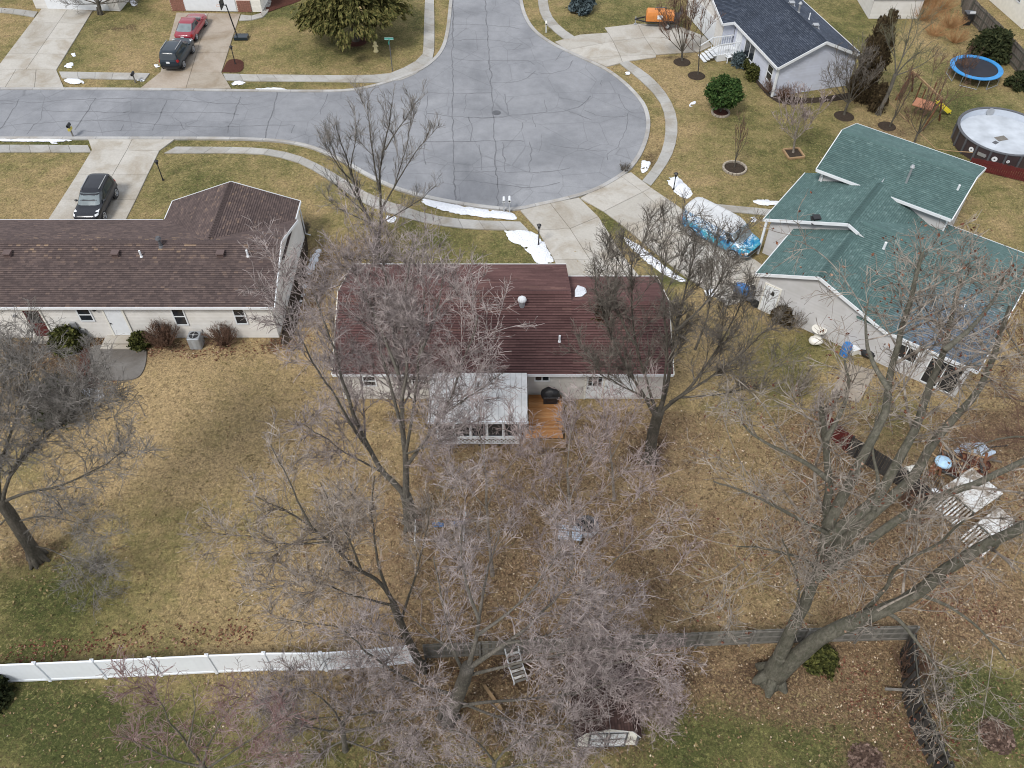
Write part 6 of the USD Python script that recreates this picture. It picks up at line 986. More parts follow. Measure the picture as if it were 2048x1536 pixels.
# big multi-stem back yard maple, left of the sunroom
tree('bare_tree', 'tall bare grey maple with dark moss, trunk just left of swing frame', at(824, 1050), [(0, .42, .34, [(824, 1050), (818, 1018), (812, 992)]), (2.5, .25, .04, [(812, 994), (792, 968), (764, 945), (744, 908), (719, 860), (697, 800), (683, 755), (667, 696), (648, 640), (628, 585)]), (-1, .12, .025, [(744, 908), (705, 855), (675, 800), (644, 756), (620, 715), (594, 666), (575, 615)]), (3, .28, .04, [(812, 994), (812, 955), (811, 908), (806, 865), (803, 800), (797, 750), (790, 690), (782, 640), (774, 580), (768, 520)]), (1, .14, .03, [(811, 908), (822, 850), (832, 780), (838, 716), (845, 650), (850, 585)]), (-1.5, .14, .03, [(812, 935), (850, 880), (885, 830), (902, 800), (910, 765), (925, 730), (945, 680), (958, 630)]), (3, .14, .03, [(806, 868), (788, 800), (772, 740), (755, 680), (742, 620), (735, 555)]), (2.5, .13, .03, [(803, 800), (815, 740), (812, 690), (806, 620), (818, 545), (826, 480)]), (-2, .09, .02, [(764, 945), (720, 920), (680, 900), (640, 868), (600, 845)]), (4, .12, .025, [(797, 750), (775, 690), (745, 620), (715, 560), (695, 500)]), (3, .12, .025, [(838, 716), (860, 660), (880, 600), (890, 545)]), (-2, .09, .02, [(885, 830), (930, 800), (970, 770), (1010, 745)]), (-3, .09, .02, [(811, 908), (850, 895), (890, 880), (930, 850)])], 'bark_grey', 'twig_purple', 2, b=(1.6, 2.5), s=(3.2, 1.1), tw=(4.4, .43), up=.30, fill=.4, thin=.66, r_tw=(.0105, .0055))
# dark multi-stem tree right of the middle house
tree('bare_tree', 'dark bushy multi-stem bare tree behind the right end of red-brown roof', at(1304, 918), [(0, .40, .36, [(1300, 918), (1302, 890), (1308, 855), (1318, 822)]), (1.5, .20, .03, [(1312, 835), (1290, 795), (1262, 750), (1240, 712), (1215, 655), (1195, 600), (1188, 530)]), (2.5, .18, .03, [(1314, 830), (1300, 785), (1285, 735), (1270, 690), (1264, 620), (1262, 540), (1268, 490)]), (3, .24, .03, [(1318, 825), (1330, 790), (1340, 740), (1352, 660), (1372, 580), (1388, 515), (1386, 465)]), (1, .20, .03, [(1320, 825), (1350, 800), (1374, 783), (1418, 725), (1450, 670), (1480, 615), (1495, 560)]), (-.5, .15, .03, [(1340, 805), (1390, 775), (1440, 742), (1490, 700), (1530, 665), (1560, 635)]), (2, .15, .03, [(1325, 800), (1335, 700), (1328, 600), (1320, 520), (1330, 480)]), (1, .13, .03, [(1352, 660), (1400, 620), (1440, 570), (1460, 510)]), (-1, .12, .025, [(1300, 800), (1260, 780), (1220, 760), (1190, 740)]), (-1.5, .12, .025, [(1360, 795), (1430, 790), (1475, 782), (1510, 770)]), (2, .12, .025, [(1270, 690), (1240, 640), (1228, 570), (1235, 510)]), (1.5, .12, .025, [(1390, 700), (1410, 650), (1425, 590), (1422, 530)])], 'bark_dark', 'twig_dark', 3, b=(2.5, 2.2), s=(4.2, 1.0), tw=(4.8, .42), up=.42, ang=(22, 55), fill=.28, thin=.55, dens=.85, r_tw=(.010, .0055))
c = aty(1204, 628, at(1304, 918)[1] + 1.5); m = MB(); m.ball(c, .34, 2, .8, 3, (1, 1, .75)); nest = thing('squirrel_nest', 'dark leafy squirrel nest high in the multi-stem tree over the roof', 'nest', c); part(nest, 'clump', m.moved(c), M['mulch']); part(nest, 'leaves', leafcards(np.random.default_rng(4).normal(0, .2, (160, 3)), .13, np.random.default_rng(5)), M['needle_brown'])
# great forked maple bottom right
tree('bare_tree', 'huge pale grey double-trunked maple at the bottom right against the grey fence', at(1552, 1358), [(0, .52, .30, [(1542, 1354), (1551, 1334), (1563, 1308)]), (.4, .35, .08, [(1549, 1338), (1580, 1265), (1616, 1195), (1638, 1135), (1653, 1065), (1658, 1000), (1657, 940), (1652, 880), (1640, 820)]), ((-.1, -1.2), .42, .16, [(1553, 1352), (1575, 1330), (1604, 1304), (1650, 1268), (1710, 1242), (1770, 1222), (1835, 1188), (1900, 1132), (1965, 1090), (2060, 1045)]), (2.0, .20, .10, [(1630, 1158), (1676, 1128), (1716, 1093), (1761, 1063), (1830, 1018), (1900, 985), (1980, 955), (2060, 920)]), (3.0, .30, .06, [(1640, 1140), (1690, 1075), (1748, 1022), (1786, 993), (1831, 955), (1858, 893), (1908, 838), (1961, 775), (2000, 690), (2020, 610)]), (3.5, .24, .06, [(1650, 1080), (1700, 1040), (1755, 1000), (1783, 948), (1801, 910), (1836, 855), (1850, 790), (1890, 700), (1905, 620), (1930, 560)]), (3.5, .22, .05, [(1655, 1050), (1690, 985), (1714, 935), (1748, 873), (1773, 830), (1778, 780), (1790, 720), (1810, 640), (1830, 560), (1845, 505)]), (1, .10, .03, [(1657, 960), (1620, 930), (1570, 905), (1520, 880), (1480, 850)]), (1, .10, .03, [(1652, 880), (1680, 830), (1700, 780), (1690, 720)]), (0, .09, .025, [(1653, 1065), (1600, 1040), (1550, 1010), (1490, 985), (1430, 960)]), (-1.5, .11, .03, [(1710, 1242), (1770, 1180), (1800, 1120), (1880, 1090), (1930, 1040)]), (-2.5, .10, .025, [(1770, 1222), (1800, 1240), (1830, 1280), (1870, 1330), (1900, 1390)]), (-2.5, .09, .025, [(1835, 1188), (1900, 1210), (1960, 1260), (2010, 1320)]), (-1.5, .08, .02, [(1582, 1265), (1600, 1200), (1590, 1130), (1560, 1080)]), (2, .09, .025, [(1748, 1022), (1760, 960), (1740, 900), (1750, 830)]), (3, .09, .02, [(1778, 780), (1740, 720), (1730, 660), (1740, 600)]), (-1, .09, .02, [(1638, 1135), (1590, 1110), (1530, 1095), (1470, 1090)]), (3, .09, .02, [(1890, 700), (1950, 650), (1990, 590), (2010, 540)])], 'bark_pale', 'twig_pale', 4, fill=.34, thin=1.0, dens=1.08, b=(1.15, 2.5), s=(2.2, 1.15), tw=(2.9, .5), up=.12, ang=(30, 70), r_tw=(.0095, .005), t0=.40, leaves=(1500, 'leaf_red', .07))
# long leaning tree at the end of the white fence
tree('bare_tree', 'dark blotched leaning tree rising from the right end of the white fence', at(842, 1338), [(0, .25, .19, [(846, 1340), (826, 1300), (803, 1252), (787, 1207)]), (1.5, .17, .03, [(790, 1212), (774, 1182), (752, 1156), (724, 1145), (692, 1118), (660, 1083), (622, 1053), (585, 1028), (547, 1008), (510, 985)]), (2, .12, .025, [(778, 1190), (762, 1150), (752, 1110), (746, 1060), (742, 1005), (750, 950)]), (1.5, .12, .025, [(800, 1250), (815, 1200), (835, 1140), (850, 1080), (862, 1015)]), (-1, .10, .02, [(790, 1212), (742, 1200), (690, 1188), (640, 1165), (585, 1150)]), (1, .09, .02, [(724, 1145), (700, 1080), (668, 1020), (640, 965)]), (-1.5, .09, .02, [(815, 1280), (760, 1265), (700, 1258), (640, 1250), (560, 1240)]), (0, .08, .02, [(660, 1083), (600, 1090), (540, 1085), (490, 1070)]), (1.5, .08, .02, [(622, 1053), (590, 990), (560, 930), (540, 890)])], 'bark_dark', 'twig_taupe', 5, b=(2.0, 2.3), s=(3.5, 1.0), tw=(4.6, .40), up=.16, fill=.5, dens=.98, thin=.62, r_tw=(.010, .0055))
# bottom centre maple
tree('bare_tree', 'thick grey-barked maple at the bottom centre, crown of dense purple-grey twigs', at(898, 1436), [(0, .42, .32, [(896, 1436), (914, 1396), (927, 1362), (937, 1332)]), (2.5, .20, .03, [(935, 1340), (950, 1290), (958, 1240), (965, 1180), (985, 1120), (1000, 1060)]), (1, .20, .03, [(935, 1338), (974, 1312), (1012, 1287), (1060, 1250), (1110, 1200), (1150, 1145)]), (2, .14, .03, [(930, 1350), (905, 1300), (890, 1240), (880, 1180), (868, 1115)]), (-1, .16, .03, [(917, 1392), (870, 1380), (830, 1368), (780, 1338), (735, 1305), (690, 1262)]), (-.3, .15, .03, [(906, 1416), (960, 1404), (1030, 1400), (1090, 1395), (1160, 1388), (1225, 1365)]), (1.5, .12, .025, [(955, 1270), (1020, 1225), (1070, 1175), (1120, 1100)]), (2, .12, .025, [(958, 1240), (932, 1170), (922, 1105), (926, 1045)]), (-.6, .13, .03, [(932, 1352), (1000, 1335), (1090, 1315), (1190, 1295), (1290, 1300)]), (-1.5, .12, .025, [(906, 1412), (850, 1420), (780, 1420), (700, 1432), (620, 1440)]), (-1.2, .12, .025, [(912, 1400), (980, 1430), (1050, 1450), (1130, 1450), (1200, 1440)]), (.5, .1, .02, [(1012, 1287), (1080, 1275), (1150, 1250), (1220, 1225)]), (1, .1, .02, [(905, 1300), (860, 1270), (820, 1230)])], 'bark_grey', 'twig_purple', 6, b=(2.0, 2.3), s=(3.5, 1.0), tw=(4.6, .40), up=.2, fill=.55, dens=.98, thin=.62, r_tw=(.0095, .005))
tree('bare_tree', 'purple-twigged young tree leaning over the gambrel shed', at(1115, 1415), [(0, .17, .13, [(1115, 1415), (1125, 1390), (1140, 1365)]), (.8, .10, .02, [(1140, 1365), (1170, 1330), (1200, 1290), (1235, 1255)]), (.3, .10, .02, [(1138, 1370), (1200, 1362), (1270, 1360), (1340, 1350)]), (-.4, .09, .02, [(1130, 1385), (1200, 1400), (1270, 1412), (1350, 1405)]), (1, .08, .02, [(1140, 1365), (1120, 1320), (1105, 1280)]), (.5, .08, .02, [(1200, 1330), (1270, 1320), (1330, 1300), (1385, 1310)]), (-.6, .08, .02, [(1125, 1395), (1180, 1440), (1250, 1450), (1330, 1460)])], 'bark_grey', 'twig_rose', 7, b=(2.6, 1.6), s=(4.4, .8), tw=(5.4, .34), fill=.5, dens=1.05, up=.15, r_tw=(.010, .0055))
G_B = 'slender birches in the middle of the back yard'
tree('birch_tree', 'slender birch whose white trunk rises in front of the blue-grey bench', at(1143, 1135), [(0, .11, .06, [(1143, 1135), (1141, 1070), (1138, 1000), (1135, 940)]), (.6, .05, .015, [(1135, 940), (1138, 890), (1145, 835), (1150, 795)]), (.5, .05, .015, [(1138, 1000), (1165, 940), (1195, 885), (1220, 840)]), (.3, .05, .015, [(1139, 1010), (1105, 950), (1078, 900), (1050, 850)]), (-.5, .045, .012, [(1140, 1040), (1180, 1000), (1225, 960), (1270, 930)]), (-.5, .045, .012, [(1140, 1050), (1100, 1020), (1060, 990), (1020, 975)]), (1, .045, .012, [(1136, 960), (1180, 900), (1230, 850), (1275, 815)])], 'bark_birch', 'twig_rose', 8, b=(3.6, 1.6), s=(4.0, .8), tw=(4.2, .36), up=.3, r_tw=(.0095, .005), group=G_B, dens=.8, fill=.25)
tree('birch_tree', 'slim birch between the swing frame and the bench, twigs below the sunroom', at(985, 1150), [(0, .11, .06, [(985, 1150), (978, 1080), (972, 1000), (972, 950)]), (.6, .05, .015, [(972, 950), (965, 900), (955, 850), (960, 810)]), (.5, .05, .015, [(975, 1010), (1000, 960), (1030, 915), (1050, 880)]), (.3, .05, .015, [(975, 1020), (945, 985), (910, 955), (880, 930)]), (-.6, .045, .012, [(978, 1080), (1010, 1050), (1045, 1020), (1075, 1010)]), (-.5, .045, .012, [(978, 1085), (940, 1060), (905, 1045), (870, 1040)])], 'bark_birch', 'twig_rose', 9, b=(3.4, 1.6), s=(4.0, .8), tw=(4.2, .36), up=.3, r_tw=(.0095, .005), group=G_B, dens=.8, fill=.25)
tree('birch_tree', 'birch with limbs reaching right over the brown lawn below the fire pit', at(1120, 1245), [(0, .12, .08, [(1120, 1245), (1140, 1210), (1160, 1180), (1178, 1165)]), (.8, .07, .015, [(1178, 1165), (1214, 1140), (1250, 1100), (1280, 1070), (1320, 1045), (1360, 1030)]), (1.2, .07, .015, [(1165, 1175), (1190, 1100), (1225, 1050), (1274, 998), (1310, 955)]), (.5, .05, .012, [(1150, 1195), (1130, 1150), (1100, 1110), (1070, 1080)]), (-.3, .05, .012, [(1160, 1185), (1220, 1180), (1290, 1160), (1350, 1145)]), (.6, .05, .012, [(1178, 1165), (1180, 1100), (1170, 1040)])], 'bark_birch', 'twig_rose', 10, b=(3.0, 1.6), s=(3.8, .8), tw=(4.0, .36), up=.22, r_tw=(.0095, .005), group=G_B, dens=.8, fill=.25)
tree('birch_tree', 'small twiggy birch on the lawn below the right end of the wooden deck', at(1228, 1000), [(0, .10, .06, [(1228, 1000), (1226, 960), (1222, 910)]), (.5, .05, .012, [(1222, 910), (1215, 860), (1208, 820), (1205, 785)]), (.5, .05, .012, [(1218, 925), (1240, 880), (1265, 840), (1290, 800)]), (-.3, .045, .012, [(1225, 950), (1205, 925), (1185, 900), (1175, 880)]), (-.3, .045, .012, [(1222, 955), (1255, 935), (1290, 920), (1320, 900)])], 'bark_birch', 'twig_rose', 11, b=(4.0, 1.5), s=(4.2, .8), tw=(4.4, .36), up=.28, r_tw=(.0095, .005), group=G_B, dens=.8, fill=.25)
tree('bare_tree', 'dark-limbed bare tree leaning in at the left edge below the cream house', at(72, 1118), [(0, .42, .32, [(76, 1118), (50, 1075), (20, 1030), (0, 1000)]), (1.5, .18, .03, [(4, 1005), (15, 960), (40, 915), (92, 872), (130, 845), (170, 815)]), (.3, .14, .03, [(4, 1005), (50, 985), (112, 975), (150, 960), (200, 935), (245, 905)]), (2, .16, .03, [(0, 1000), (-5, 940), (20, 870), (45, 810), (60, 750), (70, 695)]), (1, .15, .03, [(-2, 995), (-40, 920), (-60, 840), (-70, 760)]), (-.5, .10, .02, [(30, 1045), (80, 1030), (130, 1040), (180, 1050)]), (2.5, .12, .025, [(15, 960), (60, 900), (110, 835), (150, 780), (190, 730)]), (3, .10, .02, [(-5, 940), (-10, 850), (10, 760), (20, 680)]), (-1, .09, .02, [(20, 1030), (-10, 1060), (-50, 1080)]), (-.8, .08, .02, [(60, 1090), (110, 1100), (150, 1130), (165, 1165)])], 'bark_dark', 'twig_grey', 12, fill=.75, thin=.6, dens=1.1, b=(2.2, 2.3), s=(3.4, 1.0), tw=(4.2, .42), up=.25)
tree('bare_tree', 'pale bare tree reaching in from beyond the right edge of the yard', at(2190, 960), [(0, .3, .25, [(2190, 960), (2180, 900), (2170, 850)]), (1, .16, .03, [(2170, 850), (2120, 800), (2070, 740), (2030, 690), (2000, 640)]), (0, .16, .03, [(2180, 900), (2110, 890), (2040, 870), (1980, 880), (1930, 905)]), (.5, .12, .03, [(2170, 850), (2110, 830), (2050, 800), (1990, 790)]), (1.5, .12, .03, [(2170, 850), (2130, 760), (2080, 680), (2050, 600)])], 'bark_pale', 'twig_brown', 13, b=(2.2, 2.2), s=(3.2, 1.0), tw=(3.6, .42), up=.2)
tree('bare_tree', 'bare red-stemmed tree rising from the bottom edge left of centre', at(430, 1600), [(0, .16, .12, [(430, 1600), (420, 1560), (405, 1530)]), (.5, .08, .02, [(405, 1530), (375, 1490), (345, 1450), (320, 1410), (300, 1380)]), (.6, .08, .02, [(405, 1530), (420, 1480), (450, 1430), (490, 1385)]), (.2, .08, .02, [(408, 1535), (350, 1520), (300, 1500), (245, 1470)]), (.3, .08, .02, [(410, 1540), (470, 1500), (540, 1450), (600, 1420)]), (.8, .06, .015, [(375, 1490), (390, 1430), (385, 1380)]), (-.1, .07, .02, [(412, 1545), (480, 1530), (540, 1510), (620, 1500)])], 'bark_pale', 'twig_red', 14, b=(2.4, 1.4), s=(3.4, .75), tw=(3.6, .36), fill=.5, up=.25, r_tw=(.009, .005))
tree('bare_tree', 'low bare tree with tangled pale twigs below the white fence', at(690, 1500), [(0, .15, .11, [(690, 1500), (688, 1475), (684, 1450)]), (.6, .08, .02, [(684, 1450), (660, 1410), (630, 1385), (590, 1360)]), (.6, .08, .02, [(684, 1450), (705, 1410), (735, 1375), (770, 1350)]), (-.3, .08, .02, [(686, 1465), (640, 1460), (580, 1440), (520, 1420)]), (-.3, .08, .02, [(686, 1465), (740, 1455), (800, 1440), (850, 1430)]), (-.8, .07, .02, [(688, 1480), (650, 1500), (610, 1530), (570, 1550)]), (-.8, .07, .02, [(688, 1480), (740, 1500), (800, 1520), (850, 1545)])], 'bark_grey', 'twig_purple', 15, b=(2.8, 1.6), s=(3.8, .85), tw=(4.2, .36), fill=.7, up=.2, r_tw=(.009, .005))
tree('bare_tree', 'twiggy bare tree at the bottom edge below the thick maple trunk', at(985, 1575), [(0, .14, .11, [(985, 1575), (985, 1550), (990, 1525)]), (.5, .08, .02, [(990, 1525), (960, 1490), (930, 1470), (890, 1455)]), (.5, .08, .02, [(990, 1525), (1020, 1490), (1060, 1470), (1110, 1460)]), (-.2, .08, .02, [(988, 1540), (940, 1530), (890, 1530), (840, 1520)]), (-.2, .08, .02, [(988, 1540), (1040, 1530), (1100, 1520), (1150, 1530)])], 'bark_grey', 'twig_purple', 16, b=(3, 1.4), s=(4.0, .75), tw=(4.4, .34), fill=.7, up=.2, r_tw=(.008, .005))
# smaller bare trees of the upper part
def stems(px, py, tips, r=.04, rt=.012, lean=0, mid=.5):
    return [(d, r, rt, [(px, py), (px * (1 - mid) + x * mid + sx, py * (1 - mid) + y * mid), (x, y)]) for x, y, d, sx in tips]
tree('bare_tree', 'upright many-stemmed bare tree in a ring beside the blue house drive', at(1364, 122), [(0, .12, .10, [(1364, 122), (1364, 112), (1365, 102)])] + stems(1365, 104, [(1330, 10, 0, -6), (1345, -20, .6, -3), (1360, -40, 0, 0), (1378, -40, .5, 2), (1392, -20, 0, 6), (1405, 30, -.5, 6), (1318, 55, -.5, -4), (1385, 0, 1, 3), (1350, 0, -1, -3)], .07), 'bark_dark', 'twig_brown', 21, b=(2.2, 1.6), s=(2.6, .8), tw=(2.2, .4), up=.5, ang=(15, 40), r_tw=(.012, .007), dens=.75)
tree('bare_tree', 'slim single-stemmed bare tree right of the many-stemmed one', at(1396, 150), [(0, .07, .05, [(1396, 150), (1397, 130), (1399, 105)]), (0, .05, .015, [(1399, 105), (1403, 70), (1408, 30), (1412, -10)]), (.3, .035, .012, [(1400, 95), (1385, 75), (1375, 60)]), (.3, .035, .012, [(1402, 75), (1420, 55), (1432, 35)]), (.3, .03, .012, [(1399, 110), (1388, 100), (1380, 92)])], 'bark_dark', 'twig_brown', 22, b=(2.2, 1.3), s=(2.0, .7), tw=(2.0, .4), up=.4, ang=(20, 50), r_tw=(.011, .007), dens=.75)
tree('sapling', 'narrow upright sapling with reddish stems in the pale stone ring', at(1469, 335), [(0, .06, .05, [(1469, 335), (1470, 325), (1472, 315)])] + stems(1472, 318, [(1488, 232, 0, 0), (1480, 235, .3, 0), (1494, 245, 0, 2), (1473, 250, .2, -2), (1484, 262, -.2, 1), (1498, 262, -.2, 3)], .03), 'bark_dark', 'twig_brown', 23, b=(2.4, .9), s=(2, .5), tw=(1.5, .3), up=.6, ang=(10, 30), r_tw=(.012, .008), dens=.75)
tree('birch_tree', 'pale birch with whippy white stems in the square edging frame', at(1586, 306), [(0, .10, .08, [(1586, 306), (1589, 285), (1592, 262)])] + stems(1590, 280, [(1558, 205, 0, -10), (1570, 190, .3, -6), (1582, 180, .4, -2), (1597, 182, .4, 1), (1608, 190, .2, 3), (1625, 195, 0, 8), (1645, 200, -.3, 10), (1632, 235, -.5, 4), (1555, 240, -.4, -6), (1600, 210, -.6, 2)], .04), 'bark_birch', 'twig_rose', 24, b=(2.6, 1.2), s=(3, .7), tw=(2.4, .36), up=.5, ang=(15, 40), r_tw=(.013, .009), dens=.75)
tree('bare_tree', 'dark bare ornamental tree in front of the blue house gable', at(1688, 230), [(0, .13, .11, [(1688, 230), (1692, 218), (1697, 205)])] + stems(1697, 207, [(1655, 130, 0, -10), (1672, 115, .4, -6), (1690, 105, .5, 0), (1712, 110, .3, 4), (1735, 125, 0, 8), (1745, 150, -.5, 8), (1650, 165, -.5, -6), (1700, 125, -.7, 2), (1722, 95, .8, 4)], .06), 'bark_dark', 'twig_dark', 25, b=(3, 1.5), s=(3.2, .8), tw=(2.8, .4), up=.4, ang=(20, 50), r_tw=(.012, .007), dens=.75)
tree('bare_tree', 'tall leaning bare tree with mossy trunk beside the small dark arborvitae', at(1756, 228), [(0, .20, .16, [(1756, 228), (1768, 205), (1782, 175), (1791, 148)]), (0, .09, .02, [(1791, 148), (1790, 115), (1787, 80), (1785, 50)]), (.5, .10, .02, [(1791, 148), (1805, 115), (1815, 85), (1822, 45), (1830, 10)]), (-.5, .10, .02, [(1788, 155), (1812, 125), (1838, 105), (1862, 82)]), (-1, .08, .02, [(1789, 152), (1822, 140), (1850, 128), (1876, 100)]), (.5, .06, .015, [(1805, 115), (1828, 80), (1838, 55)]), (0, .06, .015, [(1790, 115), (1775, 90), (1770, 60)])], 'bark_grey', 'twig_green', 26, b=(2.0, 1.5), s=(2.2, .8), tw=(1.8, .4), up=.4, ang=(20, 50), r_tw=(.011, .007), dens=.75)
G_S = 'clumps of bare stems beside the swing set'
tree('bare_tree', 'clump of dark bare stems left of the wooden swing set', at(1779, 254), [(0, .09, .07, [(1779, 254), (1784, 244), (1788, 234)])] + stems(1788, 238, [(1812, 160, 0, 0), (1822, 150, .3, 0), (1832, 158, 0, 3), (1805, 172, -.3, -2), (1826, 130, .5, 2), (1838, 140, 0, 4)], .05), 'bark_dark', 'twig_brown', 27, b=(2, 1.3), s=(2.4, .7), tw=(1.8, .4), up=.5, ang=(12, 40), r_tw=(.011, .007), group=G_S, dens=.75)
tree('bare_tree', 'bare stems behind the green roof ridge, right of the swing slide', at(1827, 290), [(0, .10, .08, [(1827, 290), (1832, 275), (1838, 262)])] + stems(1836, 268, [(1822, 225, 0, -6), (1858, 190, 0, 4), (1880, 160, .3, 8), (1905, 120, .5, 10), (1930, 160, 0, 10), (1868, 135, .8, 2), (1850, 205, -.4, 0)], .055), 'bark_dark', 'twig_brown', 28, b=(2.2, 1.4), s=(2.4, .7), tw=(1.8, .4), up=.45, ang=(15, 45), r_tw=(.011, .007), group=G_S, dens=.75)
tree('bare_tree', 'dark spreading bare tree at the top left beside the white garage', at(201, 28), [(0, .22, .19, [(201, 28), (198, 12), (195, 0)])] + stems(197, 8, [(140, 8, -.5, -6), (120, -20, 0, -8), (160, -40, .5, -6), (190, -60, 0, 0), (225, -50, .4, 6), (255, -20, 0, 10), (265, 0, -.6, 8)], .10), 'bark_dark', 'twig_dark', 29, b=(2.4, 1.8), s=(2.6, .9), tw=(2.2, .4), up=.35, r_tw=(.013, .008), dens=.75)

# ---------------------------------------------------------------- evergreens and shrubs
def needles(parent, name, c, size, mat, seed, aspect=2.4, dirs=None): return part(parent, name, leafcards(np.asarray(c), size, np.random.default_rng(seed), 0.0, dirs, aspect, .12), M[mat])
def clumped(rg, n, shape, clumps, spread):
    """Points gathered in clumps on and in a crown: shape(rg, k) gives clump centres."""
    cc = shape(rg, clumps); k = rg.integers(0, clumps, n); return cc[k] + rg.normal(0, spread, (n, 3)) * np.array([1, 1, .8]), unit(rg.normal(size=(n, 3)) + (cc[k] - cc.mean(0)) * .7)
def conifer(name, label, loc, H, R, mat, seed, n=5000, clumps=170, z0=.6, size=.22, trunk=.16, bark='bark_dark', power=1.0, cat='evergreen tree', spread=.28):
    rg = np.random.default_rng(seed); t = thing(name, label, cat, loc); part(t, 'trunk', MB().tube([(0, 0, -.05), (0.05, 0, H * .5), (0, 0, H * .92)], [trunk * 1.2, trunk * .7, .03], 8), M[bark])
    def shp(rg, k):
        u = rg.random(k); z = z0 + (H - z0) * u; r = R * (1 - u) ** power * np.sqrt(rg.uniform(.45, 1.05, k)) * (1 + .18 * np.sin(rg.random(k) * 40)); a = rg.uniform(0, 6.283, k); return np.stack([r * np.cos(a), r * np.sin(a), z - .12 * r], 1)
    c, d = clumped(rg, n, shp, clumps, spread); needles(t, 'crown', c, size, mat, seed + 1, dirs=d)
    m = MB()
    for k in range(10): a = k * 2.4; z = z0 + (H - z0) * k / 14; r = R * (1 - k / 14) * .8; m.tube([(0, 0, z), (r * math.cos(a), r * math.sin(a), z - .1)], [.05, .02], 5)
    part(t, 'branches', m, M[bark]); return t
conifer('spruce', 'large dark green-brown evergreen at the top centre lawn, top cut by frame', at(712, 82), 9.8, 4.0, 'needle_cedar', 31, 30000, 360, 2.9, .24, .3, spread=.34, power=.75)
conifer('spruce', 'small blue spruce at the top edge right of the street', at(1165, 22), 2.6, 1.2, 'needle_blue', 32, 2600, 90, .35, .24, .1, spread=.16)
def round_bush(name, label, loc, r, h, mat, seed, n=1800, clumps=60, size=.14, cat='bush', stem=True, z0=.0, spread=.12, group=None):
    rg = np.random.default_rng(seed); t = thing(name, label, cat, loc, group=group)
    def shp(rg, k):
        d = unit(rg.normal(size=(k, 3))) * (rg.uniform(.55, 1, k) ** .4)[:, None]; d[:, 2] = np.abs(d[:, 2]) * 1.0 if z0 == 0 else d[:, 2]; return d * np.array([r, r, h if z0 == 0 else h / 2]) + np.array([0, 0, .05 if z0 == 0 else z0 + h / 2])
    c, d = clumped(rg, n, shp, clumps, spread); needles(t, 'crown', c, size, mat, seed + 1, 1.9, d); m = MB()
    for k in range(7): a = k * .9; m.tube([(0, 0, 0), (.2 * r * math.cos(a), .2 * r * math.sin(a), (z0 + h) * .4), (.55 * r * math.cos(a), .55 * r * math.sin(a), z0 + h * .6)], [.05, .04, .015], 6)
    part(t, 'stem', m, M['bark_grey']); return t
round_bush('pine', 'round green pine on several stems standing in red-brown ring', at(1441, 224), 1.3, 2.0, 'needle_green', 33, 9000, 120, .13, 'pine tree', z0=.75, spread=.17)
round_bush('evergreen_bush', 'rounded dark green bush by the meter box of the cream house', at(140, 690), .95, 1.25, 'needle_moss', 34, 3000, 90); round_bush('evergreen_bush', 'small dark green bush beside the white back door step', at(283, 690), .5, .8, 'needle_moss', 35, 1200, 40); round_bush('evergreen_bush', 'round olive green bush under the big maple fork by the grey fence', at(1640, 1326), .62, 1.1, 'needle_moss', 36, 2200, 70); round_bush('evergreen_bush', 'dark green bush cut by the left edge below the white fence', at(-12, 1395), .75, 1.3, 'needle_dark', 37, 2200, 70)
round_bush('evergreen_bush', 'grey-green spreading bush under the blue house window', at(1482, 128), .85, .9, 'needle_blue', 38, 2000, 60); round_bush('evergreen_bush', 'round olive bush in front of the blue house wall', at(1506, 156), .62, 1.15, 'needle_moss', 39, 2000, 60); round_bush('evergreen_bush', 'small yellowish bush between the grey-green and the olive bushes', at(1494, 137), .4, .8, 'needle_moss', 40, 700, 24)
round_bush('evergreen_bush', 'dark bushy evergreen against the top right fence behind the trampoline', at(1977, 112), 1.6, 2.3, 'needle_dark', 41, 4200, 120, .2, spread=.2); round_bush('evergreen_bush', 'brown withered bush at the green roofed house corner near the side door', at(1566, 638), .6, 1.05, 'needle_brown', 42, 2200, 60); round_bush('evergreen_bush', 'dark bush at the pool side of the top right fence', at(2032, 172), .9, 1.1, 'needle_dark', 43, 1600, 50)
def arbor(name, label, loc, H, R, seed, n, tops):
    rg = np.random.default_rng(seed); t = thing(name, label, 'evergreen tree', loc); cs = []
    for tx, ty, hh in tops:
        def shp(rg, k, tx=tx, ty=ty, hh=hh):
            u = rg.random(k); r = R * np.clip(1 - u ** 2.2, .06, 1) * np.sqrt(rg.uniform(.4, 1, k)); a = rg.uniform(0, 6.283, k); return np.stack([tx * (.3 + .7 * u) + r * np.cos(a), ty * (.3 + .7 * u) + r * np.sin(a), .1 + (hh - .1) * u], 1)
        cs.append(clumped(rg, n // len(tops), shp, 90, .16))
    needles(t, 'crown', np.vstack([c for c, d in cs]), .13, 'needle_brown', seed, 2.2, np.vstack([unit(d * .4 + [0, 0, 1]) for c, d in cs])); part(t, 'trunk', MB().tube([(0, 0, -.05), (0, 0, H * .8)], [.14, .04], 8), M['bark_dark']); return t
arbor('arborvitae', 'tall dark brown columnar evergreen with forked tips beside the blue house', at(1722, 196), 7.2, 1.05, 44, 16000, [(-.25, 0, 6.6), (.35, .1, 7.2), (0, -.2, 6.0)]); arbor('arborvitae', 'small dark columnar evergreen at the foot of the leaning mossy tree', at(1751, 222), 2.4, .5, 45, 1800, [(0, 0, 2.3)])
